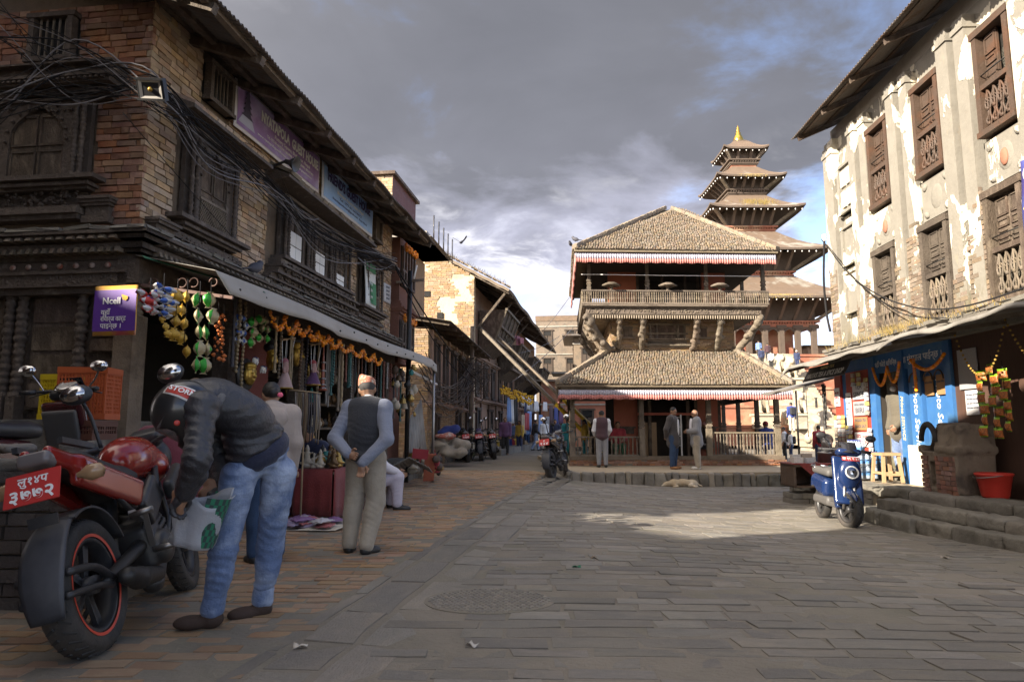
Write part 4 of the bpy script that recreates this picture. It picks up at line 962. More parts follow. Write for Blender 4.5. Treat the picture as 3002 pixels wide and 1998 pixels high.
 strut((1.78, 4.74, 3.62), (.98, 3.9, 4.66), .16, 8); strut((5.92, 4.74, 3.70), (6.55, 3.9, 4.66), .14, 9); strut((1.75, 8.9, 3.6), (.95, 9.4, 4.66), .12, 10)
 for k in range(3): strut((1.76, 5.8 + k, 3.62), (1.0, 5.8 + k, 4.66), .085, 20 + k)
 # balcony
 b = MB(); b.bb((.98, 3.86, 4.70), (6.52, 9.9, 4.76)); b.bb((.95, 3.83, 4.74), (6.55, 9.95, 4.94)); b.bb((.87, 3.76, 4.94), (6.65, 10, 4.98)); b.bb((.82, 3.70, 4.98), (6.72, 10.05, 5.03)); bf = b.build('balcony', wood_grey, cafe)
 cv = MB(); carving(cv, 1.0, 6.5, 4.78, 4.91, 200, .035, None, 3.83, 4); cv.build('carved_fascia', wood_grey, bf)
 q = MB(); q.lathe([(.012, 0), (.022, -.03), (.012, -.05), (.024, -.08), (.004, -.115)], 6); me = q.mesh('pendant', mat('pale_carved_wood', (.34, .28, .21)))
 for k in range(72): link('pendant', me, bf).location = (1.02 + k * .0765, 3.86, 4.71)
 rail(.80, 6.78, 3.72, 5.04, 5.49, 84, (0, 13, 27, 41, 55, 69, 83), 'balcony_railing')
 for s in (0, 1): q = MB(); q.bb((.80 + s * 5.9, 3.75, 5.44), (.87 + s * 5.9, 9.8, 5.49)); q.bb((.82 + s * 5.9, 3.75, 5.05), (.85 + s * 5.9, 9.8, 5.44)); q.build('side_railing', wood_grey, cafe)
 for x in (1.05, 2.93, 4.84, 6.70): post(x, 4.0, 5.03, 6.40, .13)
 for x in (1.05, 6.70): post(x, 6.5, 5.03, 6.40, .13); post(x, 9.6, 5.03, 6.4, .13)
 for x0, x1 in ((1.75, 2.70), (4.95, 5.75)): b = MB(); b.bb((x0, 5.15, 5.03), (x1, 5.3, 6.45)); b.build('upper_wall', red_wall, cafe)
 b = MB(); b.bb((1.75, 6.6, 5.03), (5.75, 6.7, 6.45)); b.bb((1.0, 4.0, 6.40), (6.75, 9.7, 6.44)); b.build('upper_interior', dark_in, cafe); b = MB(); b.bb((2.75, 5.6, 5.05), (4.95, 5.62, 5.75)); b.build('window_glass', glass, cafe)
 for x in (2.8, 3.65, 4.45, 4.9): b = MB(); b.bb((x - .04, 5.5, 5.05), (x + .04, 5.58, 6.4)); b.build('mullion', wood, cafe)
 for i, x in enumerate((1.75, 3.55, 5.22)):
  b = MB(); b.lathe([(.05, 0), (.05, .10), (.12, .13), (.30, .14), (.30, .17), (.16, .24), (.02, .26)], 6, Mx((x, 3.72, 5.48))); b.build('rail_cap', wood_grey, cafe)
 MB().tube([(.8, 3.7, 5.98), (3.5, 3.68, 5.96), (6.5, 3.7, 5.96)], .012, 6).build('cord', white, cafe)
 hip(cafe, .56, 6.93, 3.05, 10.6, 6.62, 4.05, 4.35, 6.95, 7.25, 9.20)
 b = MB(); b.bb((.64, 3.15, 6.44), (6.85, 3.23, 6.56)); b.bb((.64, 3.2, 6.44), (.72, 10.4, 6.56)); b.build('eave_beam', wood, cafe)
 valance(cafe, (.62, 3.12, 0), (6.88, 3.12, 0), 6.52, .30, .13); valance(cafe, (.60, 10.4, 0), (.60, 3.15, 0), 6.52, .42, .36)
make_cafe()
_sh = Matrix(((1, .105, 0, -.105 * 4.0), (0, 1, 0, 0), (0, 0, 1, 0), (0, 0, 0, 1)))     # the old house is not square: its sides run a little askew
for _o in cafe.children: _o.matrix_parent_inverse = _sh
# ---------------- five-roofed temple behind the cafe ----------------
pg = thing('pagoda_temple', 'five tiered pagoda temple with gilt finial, on a stepped brick plinth behind the cafe', 'temple', (23.3, 67.0, 0), 0)
ptile = mat('temple_tile', (.15, .105, .073), .92, var=.3, scale=1.2, bump=.5, bscale=8, col2=(.27, .245, .205), c2scale=.35, c2lo=.52, c2hi=.64)
pbrick = mat('temple_brick', (.30, .115, .07), .9, var=.3, scale=1.5, bump=.4, bscale=6, col2=(.38, .24, .15), c2scale=.5)
pwood = mat('temple_wood', (.095, .07, .052), .85, var=.35, scale=3, bump=.5, bscale=9)
def zat(y, Y): return at(2200, y, Y)[2]
def make_pagoda():
 hw_ = (2.25, 3.4, 4.55, 6.2, 8.0); wl = (1.25, 1.75, 2.25, 3.3, 4.7); ey = (430, 511, 602, 725, 866); ty = (412, 488, 571, 676, 805); by = (472, 560, 668, 800, 945)
 ze = [zat(y, 67 - h) for y, h in zip(ey, hw_)]; up = [1.25] + list(wl[:4])
 for k in range(5):
  h, w = hw_[k], wl[k]; z = ze[k]; zt = zat(ty[k], 67 - (up[k] if k else .8)); tw = wl[k - 1] if k else .75; zb = zat(by[k], 67 - w)
  mb = MB(); n = 8; V = []; F = []
  for s in range(4):
   a = s * PI / 2
   def pt(u, r, zz):
    x, y = u * r, -r; return (x * math.cos(a) - y * math.sin(a), x * math.sin(a) + y * math.cos(a), zz)
   m_ = MB(); m_.sheet(lambda u, v: pt(2 * u - 1, h + (tw - h) * v, z + (zt - z) * v - .10 * math.sin(v * PI) * (zt - z) + .28 * abs(2 * u - 1) ** 6 * (1 - v) ** 3), 12, 5); mb.add(m_)
   m_ = MB(); m_.sheet(lambda u, v: pt(2 * u - 1, h - .02 - (h - w) * v * .97, z - .06 - (.06 + .10 * (1 - v)) + .28 * abs(2 * u - 1) ** 6 * (1 - v) + 0 * v + (zt - z) * .28 * v), 10, 2, 1); mb.add(m_)
   m_ = MB(); m_.sheet(lambda u, v: pt(2 * u - 1, h + .01, z - .18 * v + .28 * abs(2 * u - 1) ** 6), 12, 1, 1); mb.add(m_)
  rf = mb.build('roof', [ptile, pwood], pg)
  wb = MB(); wb.bb((-w, -w, zb - .1), (w, w, z + .35)); wb.build('wall', pwood, pg)
  zl = zat(by[k] + (26 if k < 4 else 10), 67 - w) - (.6 if k < 4 else .2); nx = tw
  if k < 4: wb = MB(); wb.bb((-w * 1.0, -w * 1.0, zat(ty[k + 1], 67 - w) - .5), (w, w, zb)); wb.build('wall_band', pbrick, pg)
  cb = MB(); cb.bb((-w - .35, -w - .35, zb), (w + .35, w + .35, zb + .13)); cb.bb((-w - .2, -w - .2, zb - .3), (w + .2, w + .2, zb - .16)); cb.bb((-w - .12, -w - .12, zb - .42), (w + .12, w + .12, zb - .3))
  for i in range(int(w * 8)): cb.box((-w + (i + .5) / 4, -w - .16, zb - .08), (.12, .22, .16))
  cb.build('cornice', pbrick if k > 1 else pwood, pg)
  nst = (2, 4, 5, 6, 7)[k]
  for s in range(2):
   for i in range(nst):
    u = -w + 2 * w * (i + .5) / nst; a, b = (u, -w - .05, zb + .12), (u * 1.05, -h * .86, z - .1 + .12 * (h - w))
    if s: a, b = (a[1], -a[0], a[2]), (b[1], -b[0], b[2])
    m_ = MB(); m_.bar(a, b, .26, .16); m_.build('strut', pwood, pg)
   c = (-1 if s else 1); m_ = MB(); m_.bar((c * w, -w, zb + .12), (c * h * .86, -h * .86, z - .1), .3, .22); m_.build('strut', wood_grey, pg)
  bl = MB()
  for s in range(2):
   for i in range(int(h * 3.2)):
    u = -h + 2 * h * (i + .5) / int(h * 3.2); p = (u, -h + .12, z - .30); p = p if not s else (p[1], -p[0], p[2]); bl.ell(p, (.05, .05, .09), 6, 4)
  bl.build('wind_bells', white, rf, kind='stuff')
  if k in (1, 2, 4):
   gm = MB(); rr = random.Random(k)
   for _ in range(260):
    u = rr.gauss(.05, .18) * h; v = rr.uniform(.05, .5) if k == 2 else rr.uniform(0, .1); r = h + (tw - h) * v; zz = z + (zt - z) * v * .9; hh = rr.uniform(.15, .45); gm.raw([(u - .03, -r, zz), (u + .03, -r, zz), (u + rr.uniform(-.15, .15), -r - .12, zz + (hh if k == 2 else -hh * .8))], [(0, 1, 2)])
   gm.build('grass_tuft', leafm, rf, kind='stuff')
 z0 = zat(412, 66); fn = MB(); fn.bb((-.85, -.85, z0 - .3), (.85, .85, z0)); fn.bb((-.62, -.62, z0), (.62, .62, z0 + .25)); fn.build('finial_base', pwood, pg); zt = zat(366, 67)
 H_ = zt - z0 - .2; fn = MB(); fn.lathe([(.52, 0), (.55, .12 * H_), (.40, .35 * H_), (.26, .42 * H_), (.30, .5 * H_), (.17, .56 * H_), (.22, .64 * H_), (.12, .72 * H_), (.15, .8 * H_), (.05, .88 * H_), (0, H_)], 14, Mx((0, 0, z0 + .22))); fn.build('finial', mat('gilt', (.75, .47, .10), .28, 1, var=.12), pg)
 zg0, zg1 = zat(1043, 62.3), zat(955, 62.3)
 for s in range(2):
  for i in range(7):
   u = -4.5 + 9 * i / 6; p = (u, -4.7) if not s else (-4.7, -u); c = MB(); c.bb((p[0] - .22, p[1] - .22, zg0), (p[0] + .22, p[1] + .22, zg1)); c.box((p[0], p[1], zg1 - .1), (.9, .5, .3)); c.build('column', pwood, pg)
  for i in range(6):
   u = -4.5 + 9 * (i + .5) / 6; m_ = MB(); M = Matrix.Translation((u, -4.8, zg0)) if not s else Matrix(((0, 1, 0, -4.8), (-1, 0, 0, -u), (0, 0, 1, zg0), (0, 0, 0, 1))); arch_panel(m_, 1.5, zg1 - zg0 + .2, 1.05, (zg1 - zg0) * .85, .15, M=M, cusp=False); m_.build('arch', pwood, pg)
 c = MB(); c.bb((-3.2, -3.2, zg0), (3.2, 3.2, zg1 + .6)); c.build('sanctum', pbrick, pg); c = MB(); c.bb((-.7, -3.3, zg0), (.7, -3.2, zg0 + 2.2)); c.build('sanctum_door', wood, pg)
 n = 5; z = zg0; hh = (zg0 + .1) / 5
 for i in range(5):
  r = 6.2 + i * 1.9; c = MB(); c.bb((-r, -r, z - hh), (r, r, z)); c.bb((-r - .12, -r - .12, z - .2), (r + .12, r + .12, z - .04)); c.build('plinth_step', pbrick, pg); z -= hh
 ns = 34; zs = zg0
 for i in range(ns):
  zz = zg0 * (1 - i / ns); y = -6.2 - 9.2 * i / ns; c = MB(); c.bb((-2.0, y - .30, 0), (2.0, y + .02, zz)); c.build('stair_step', pale_stone, pg)
 def lion(name, lab, loc, s, rz=0):
  t = thing(name, lab, 'statue', loc, rz); b = MB(); b.bb((-.55 * s, -.6 * s, -1.0 * s), (.55 * s, .6 * s, .0)); b.bb((-.65 * s, -.7 * s, -.15 * s), (.65 * s, .7 * s, 0)); b.build('pedestal', pale_stone, t)
  A = [('e', (0, .05, .62), (.34, .36, .46)), ('e', (0, -.12, 1.18), (.30, .32, .32)), ('e', (0, -.38, 1.10), (.16, .18, .14)), ('c', (0, 0, .7), (0, -.05, 1.1), .32, .28)]
  for sx in (-1, 1): A += [('c', (sx * .24, -.25, .85), (sx * .24, -.36, .08), .12, .11), ('e', (sx * .24, -.44, .07), (.13, .18, .08)), ('e', (sx * .3, .18, .28), (.20, .30, .28)), ('e', (sx * .2, -.08, 1.46), (.08, .06, .12)), ('e', (sx * .1, -.40, 1.25), (.05, .05, .05))]
  rr = random.Random(int(s * 100))
  for k in range(14): a = rr.uniform(0, 6.28); A.append(('e', (.3 * math.cos(a), -.05 + .2 * abs(math.sin(a)), 1.15 + .28 * math.sin(a)), (.1, .1, .1)))
  sdf_mb(A, .055, .06, noise=wob(14, .012, 3)).build('lion_figure', pale_stone, t).scale = (s, s, s)
 for i, (S_, Y_, sc, lab) in enumerate((((2236, 1212), 52.5, 1.15, 'guardian statue beside the temple stair seen between the cafe posts'), ((2345, 1212), 52.5, 1.15, 'guardian statue on a tall pedestal right of the temple stair'), ((2392, 1300), 48, 1.35, 'large seated stone lion at the foot of the temple stair, above the pupils'), ((2290, 1095), 58, 1.1, 'stone guardian head near the top of the temple stair above the cafe eave'), ((2318, 1108), 57, 1.2, 'second stone guardian at the top of the stair, lower and further right'))):
  p = at(S_[0], S_[1], Y_); lion('guardian_statue', lab, tuple(p), sc)
make_pagoda()
# ---------------- houses along the street ----------------
winm = mat('dark_window_wood', (.06, .042, .03), .75, var=.4, scale=5)
def street_window(par, M, w, h, m=winm, nb=0):
 f = MB();
 for s in (-1, 1): f.add(MB().bb((s * w / 2 - .06, -.07, 0), (s * w / 2 + .06, .02, h)), M)
 f.add(MB().bb((-w / 2 - .16, -.10, h), (w / 2 + .16, .02, h + .12)), M); f.add(MB().bb((-w / 2 - .14, -.11, -.10), (w / 2 + .14, .02, 0)), M); f.add(MB().bb((-w / 2, -.02, 0), (w / 2, -.0, h)), M, 1)
 o = f.build('window', [m, black], par)
 sh = MB();
 for s in (-1, 1):
  sh.add(MB().bb((s * w * .24 - w * .2, -.045, .04), (s * w * .24 + w * .2, -.022, h * .62)), M); sh.add(MB().bb((-w / 2, -.06, h * .62), (w / 2, -.03, h * .66)), M)
 sh.build('shutter', m, o); return o
def FR(loc, ang):
 return loc, PI / 2 - ang
# low brick house next to the corner house
lh_ = thing('low_brick_house', 'low old brick house with tall narrow windows between the corner house and the sunlit gable', 'house', (-2.47, 20.0, 0), PI / 2 - .087)
def make_low():
 b = MB(); b.bb((.05, .05, 0), (9.3, 5, 4.15)); b.build('wall', mortar, lh_)
 W = [1.1, 2.55, 4.2, 5.8, 7.4]; holes = [(x - .45, x + .45, 2.05, 3.95) for x in W] + [(4.9, 5.7, 0, 1.9), (1.0, 1.5, .6, 1.6)]
 lay_bricks(lh_, brick_rects(9.3, 4.1, holes, seed=51), Matrix.Identity(4), brick_pale, 120); lay_bricks(lh_, brick_rects(5, 4.1, seed=52), LFm, brick_pale, 120)
 for x in W: street_window(lh_, TM(x, 2.15, .03), .62, 1.6)
 street_window(lh_, TM(1.25, .7, .03), .4, .8); street_window(lh_, TM(5.3, .05, .03), .7, 1.7); street_window(lh_, TM(7.6, .1, .03), .9, 1.8)
 for k in range(7): p = MB(); x = .4 + k * 1.45; p.bb((x - .12, -.06, 1.9), (x + .12, .05, 4.1)); p.build('pilaster', mat('pinkish_render', (.30, .20, .145), .9, var=.25, scale=3, bump=.4), lh_)
 r = MB(); n = 200; r.sheet(lambda u, v: (-.5 + 10.2 * u, -.75 + 5 * v, 4.22 + .9 * v + .02 * math.sin(u * 10.2 / .085 * 2 * PI)), n, 1, thick=.01); r.build('roof', tin, lh_)
 for k in range(9): r = MB(); r.bar((-.3 + k * 1.2, -.68, 4.16), (-.3 + k * 1.2, 1, 4.46), .08, .1); r.build('rafter', wood, lh_)
 c = MB(); moulding(c, 0, 9.3, 1.80, [(.05, .07, 0), (.06, .14, 0), (.04, .08, 0)]); c.build('cornice', mat('pinkish_render', (.30, .20, .145)), lh_)
make_low()
# gabled long house
gh = thing('gabled_house', 'long old house with a sunlit pale gable and deep overhanging eaves with wooden balconies', 'house', (-1.7, 30.0, 0), PI / 2 - .148)
def make_gable():
 pl = mat('gable_render', (.50, .43, .29), .92, var=.2, scale=1.5, bump=.5, bscale=10, col2=(.42, .33, .21), c2scale=.7, c2lo=.5, c2hi=.62)
 rv = mat('rosy_render', (.27, .17, .12), .9, var=.25, scale=2, bump=.4, bscale=12, col2=(.19, .13, .095), c2scale=.8)
 P = [(0, 0), (9, 0), (9, 9), (5.2, 10.9), (0, 8.05)]; g = MB(); g.prism(P, .3, Matrix(((0, 0, 1, .05), (1, 0, 0, 0), (0, 1, 0, 0), (0, 0, 0, 1)))); g.build('gable_wall', pl, gh)
 shape = lambda u, v: v < 8.0 + u * .54 and (math.sin(u * 2.1 + v * 1.3) + math.sin(u * 5 - v * 3.1) * .6 + math.sin(v * 7 + u) * .4 > -.55 + (.9 if v < 5.6 else 0)) and v > 4.6
 lay_bricks(gh, brick_rects(6, 6, course=.085, bl=.25, v0=4.6, seed=61, shape=shape), LFm @ Matrix.Translation((0, .02, 0)), brick_pale, 200, dep=.05)
 for u, z in ((2.9, 8.2), (2.15, 7.2), (1.55, 6.2)): q = MB(); q.bb((-.02, u - .13, z - .13), (.06, u + .13, z + .13)); q.build('wall_hole', black, gh)
 q = MB(); q.bb((.0, .9, 4.55), (.04, 5, 5.35)); q.build('whitewash_panel', mat('whitewash', (.60, .60, .56), .8, var=.06), gh)
 w = MB(); w.bb((.1, .06, 0), (24, 6, 7.6)); w.build('wall', rv, gh)
 # roof: tiled verge, slopes down to deep eaves
 r = MB(); r.sheet(lambda u, v: (-.25 + 24.6 * u, -1.65 + 6.85 * v, 7.25 + (3.75 * v) + .05 * math.sin(u * 30) + .02 * math.sin(v * 60)), 60, 30, thick=.12); r.sheet(lambda u, v: (-.25 + 24.6 * (1 - u), 12 - 6.8 * v, 7.25 + 3.75 * v), 4, 4, thick=.1); r.build('roof', tile_dark, gh)
 q = MB(); q.box((0, 0, 0), (.3, .2, .06), taper=.85); me = q.mesh('verge_tile', tile)
 for k in range(32):
  y = -1.6 + k * .21; link('verge_tile', me, gh).matrix_local = Matrix.Translation((-.22 + R.uniform(-.05, .03), y, 7.36 + (y + 1.65) * .547)) @ Euler((.5, R.gauss(0, .05), R.gauss(0, .1))).to_matrix().to_4x4()
 gm = MB(); rr = random.Random(4)
 for _ in range(900):
  x, y = rr.uniform(-.3, 12) if rr.random() < .4 else rr.uniform(-.3, .3), rr.uniform(-1.5, 5.2); z = 7.42 + (y + 1.65) * .547; h_ = rr.uniform(.06, .22); gm.raw([(x - .02, y, z), (x + .02, y, z), (x + rr.uniform(-.1, .1), y + rr.uniform(-.1, .1), z + h_)], [(0, 1, 2)])
 gm.build('roof_grass', leafm, gh, kind='stuff')
 for k in range(22): r = MB(); x = .1 + k * 1.1; r.bar((x, -1.6, 7.15), (x, 1., 8.55), .1, .13); r.build('rafter', wood, gh)
 for k in range(5): r = MB(); x = .4 + k * 2.1; r.bar((x, -.05, 5.6), (x, -1.35, 7.2), .14, .10); r.build('eave_strut', wood, gh)
 # wooden bay balconies
 for i, (x0, x1, z0, z1) in enumerate(((1.2, 5.2, 5.2, 6.6), (6.4, 9.8, 4.3, 5.6), (12.6, 16, 4.2, 5.6), (18, 22, 4.1, 5.4))):
  b = MB(); V = [(x0, 0, z0 - .5), (x1, 0, z0 - .5), (x1, -.75, z0), (x0, -.75, z0), (x0, -1.25, z1), (x1, -1.25, z1), (x0, 0, z1), (x1, 0, z1)]
  b.raw(V, [(0, 3, 2, 1), (3, 4, 5, 2), (0, 6, 4, 3), (1, 2, 5, 7), (4, 6, 7, 5)]); o = b.build('bay_balcony', wood, gh)
  for k in range(5): m_ = MB(); x = x0 + (x1 - x0) * k / 4; m_.bar((x, -.78, z0), (x, -1.29, z1), .10, .08); m_.build('bay_post', wood_grey, o)
  for t in (0, .45, 1): m_ = MB(); m_.bar((x0 - .1, -.80 - .5 * t, z0 + (z1 - z0) * t), (x1 + .1, -.80 - .5 * t, z0 + (z1 - z0) * t), .10, .12); m_.build('bay_rail', wood_grey, o)
  m_ = MB(); carving(m_, x0, x1, z0 + .1, z0 + .5, 40, .06, None, -.95, i); m_.build('carved_panel', wood_grey, o)
  m_ = MB(); m_.bb((x0 - .03, -.75, z0 - .0), (x0 - .01, -.05, z1)); m_.build('bay_end', wood, o)
 for k in range(11):
  x = .9 + k * 2.05; street_window(gh, TM(x, 2.7, -.04), .7, 1.35)
  p = MB(); p.bb((x + .9, -.03, 0), (x + 1.15, .08, 4.6)); p.build('pilaster', rv, gh)
 for k in range(7): street_window(gh, TM(1.2 + k * 3.1, .25, -.04), 1.0 if k % 2 else .7, 1.75)
 c = MB(); moulding(c, 0, 24, 2.35, [(.06, .08, 0), (.07, .18, 0), (.05, .10, 0)]); moulding(c, 0, 24, 4.25, [(.06, .08, 0), (.07, .16, 0), (.05, .09, 0)]); c.build('cornice', rv, gh)
 q = MB(); q.bb((-.3, -1.3, -.1), (24, .1, .28)); q.build('kerb', grey_stone, gh)
make_gable()
def block(name, lab, X0, X1, Y0, Y1, H_, m, floors, nw, roofm=None, over=.5, side=True, ang=0, topw=None):
 t = thing(name, lab, 'house', (X0, Y0, 0), ang); w = X1 - X0; d = Y1 - Y0
 b = MB(); b.bb((0, 0, 0), (w, d, H_)); b.build('wall', m, t)
 for f in range(floors):
  z = 1.2 + f * (H_ - .8) / floors; hh = min(1.25, (H_ - .8) / floors * .55)
  for k in range(nw): street_window(t, TM(w * (k + .5) / nw, z), min(.8, w / nw * .5), hh)
  if side:
   for k in range(3): street_window(t, Matrix(((0, 1, 0, 0), (-1, 0, 0, d * (k + .6) / 3.2), (0, 0, 1, z), (0, 0, 0, 1))), .7, hh)
  c = MB(); c.bb((-.08, -.08, z + hh + .35), (w + .08, d, z + hh + .45)); c.build('floor_band', cement, t)
 if roofm:
  r = MB(); r.bb((-over, -over, H_), (w + over, d + over, H_ + .14)); r.build('roof', roofm, t)
 else:
  r = MB(); r.bb((-.05, -.05, H_), (w + .05, .2, H_ + .5)); r.bb((-.05, .2, H_), (.2, d, H_ + .5)); r.build('parapet', m, t)
 return t
def make_blocks():
 tb = thing('rooftop_brick_house', 'tall brick house with a dark red rooftop room showing above the corner house eaves', 'house', (-3.15, 20.5, 0), PI / 2 - .127)
 b = MB(); b.bb((0, .3, 0), (3.0, 6, 6.9)); b.build('wall', brick_pale, tb); b = MB(); b.bb((-.1, -.55, 7.0), (3.1, 6, 7.16)); b.build('roof_slab', cement, tb)
 b = MB(); b.prism([(-.7, 7.0), (0.3, 7.25), (.3, 7.75), (3, 8.1), (3, 7.0)], 3.1, Matrix(((0, 0, 1, -.05), (1, 0, 0, 0), (0, 1, 0, 0), (0, 0, 0, 1)))); b.build('sloping_roof', cement, tb)
 b = MB(); b.bb((.05, .62, 7.5), (2.8, 3.2, 9.05)); b.build('rooftop_room', mat('oxide_red_sheet', (.12, .04, .032), .7, var=.3, scale=2, col2=(.2, .15, .13), c2scale=6, c2lo=.62, c2hi=.68), tb); lay_bricks(tb, brick_rects(2.6, 1.55, course=.09, bl=.25, u0=.6, v0=7.5, seed=66), LFm @ Matrix.Translation((0, .0, 0)), brick, 80)
 b = MB(); b.bb((-.1, .5, 9.05), (2.9, 3.3, 9.15)); b.build('room_roof', wood, tb)
 for k in range(5): b = MB(); b.tube([(1 + k * .7, -.5, 7.1), (1 + k * .7, -.5, 8.0)], .025, 6); b.build('rail_post', steel, tb)
 block('street_end_house', 'ochre brick house with flat roof where the street turns, left part of the far group', 2.2, 8.5, 62, 72, 11.0, brick_dull, 4, 3, ang=-.12)
 block('street_end_house', 'narrow brick house with jutting tin eaves beside the cafe roof corner', 5.0, 9.2, 55, 60, 8.6, brick_dull, 3, 2, tin, .9, ang=-.1)
 block('street_end_house', 'low shop house with pale awning under the jutting eaves at the street end', 3.9, 7.0, 53, 54.6, 5.4, mat('rosy_render', (.27, .17, .12)), 2, 2, tin_grey, .8, ang=-.1)
 block('street_end_house', 'distant ochre house with stacked balconies seen left of the cafe struts', 9.2, 14, 78, 84, 11.0, brick_pale, 4, 4, cement, .5, ang=-.05)
 block('far_brick_house', 'far sunlit brick house low between the temple columns and the plastered house', 30.5, 38, 70, 78, 9.6, brick_pale, 3, 4, tile, .6)
 block('garden_wall_house', 'red brick house glimpsed through the cafe verandah behind the left railing', 2.0, 12.5, 47, 50, 4.4, pbrick, 1, 5, tile, .5)
make_blocks()
def make_props():
 for i, (top, bot) in enumerate((((1404, 958), (1768, 1322)), ((1432, 962), (1776, 1288)))):
  t = thing('shoring_beam', ('lower of the two long slanting beams shoring the gabled house, yellow painted foot', 'upper of the two long slanting beams shoring the gabled house, yellow painted foot')[i], 'prop', (0, 0, 0))
  a, b = at(*top, 30.5 + i), at(*bot, 26.5 + i); c = a + (b - a) * .66; m_ = MB(); m_.bar(a, c, .12, .12); m_.build('beam_shaft', wood_grey, t); m_ = MB(); m_.bar(c, b, .13, .13); m_.build('painted_foot', paint('yellow_paint', (.72, .48, .03)), t)
make_props()
# ---------------- neighbours outside the frame, on the other sides of the alley ----------------
def make_neighbours():
 d = np.array((-.83, -.56)); p = np.array((.56, -.83)); c = np.array((-4.05, 3.85)); a = math.atan2(-.56, -.83)
 for lab, k, o, w, dp, h, m in (('narrow brick house across the alley, left of the viewer', .0, .45, 6.5, 2.9, 6.4, brick), ('tall brick house behind the viewer on the alley', 8, 2.6, 8, 11, 9, brick), ('brick house on the far side of the alley, beyond the crates', 5.5, -7, 8, 5.25, 9.6, brick_red), ('house closing the far end of the alley', 15, -4, 6, 7, 9.5, brick_pale)):
  q = c + d * k + p * o; block('alley_house', lab, q[0], q[0] + w, q[1], q[1] + dp, h, m, 3, 3, tin, .2, ang=a)
make_neighbours()
# ---------------- people ----------------
def folds(a, f=60., seed=1):
 def fn(p):
  w = np.sin(p @ np.array((9., 6., -5.)) + seed) + np.sin(p @ np.array((-5., 11., 7.)) * .8); w2 = np.sin(p @ np.array((4., -7., 6.)) * 1.7 + 2)
  s1 = np.sin(f * p[..., 2] + 2.2 * w + 12 * p[..., 0]); s2 = np.sin(f * .7 * p[..., 2] - 20 * p[..., 1] + 2. * w2 + 9 * p[..., 0])
  m = np.clip(w2 * .8 + .4 + .4 * np.sin(7 * p[..., 2] + seed), 0, 1); return a * (np.abs(s1) ** 1.5 * m + np.abs(s2) * .5 * (1 - .6 * m) - .5)
 return fn
def orient(right, up):
 u = np.array(up, float); u /= np.linalg.norm(u); r = np.array(right, float); r -= u * (r @ u); r /= np.linalg.norm(r); f = np.cross(u, r); return np.stack([r, f, u], 1)
STAND = dict(pelvis=(0, 0, .90), chest=(0, .0, 1.22), neck=(0, -.02, 1.40), head=(0, .02, 1.54), shL=(-.175, -.01, 1.345), shR=(.175, -.01, 1.345), elL=(-.215, -.03, 1.08), elR=(.215, -.03, 1.08), wrL=(-.215, .05, .845), wrR=(.215, .05, .845), haL=(-.215, .075, .76), haR=(.215, .075, .76),
   hipL=(-.085, 0, .87), hipR=(.085, 0, .87), knL=(-.095, .015, .47), knR=(.095, .015, .47), anL=(-.10, -.02, .08), anR=(.10, -.02, .08), toL=(-.125, .14, .035), toR=(.125, .14, .035))
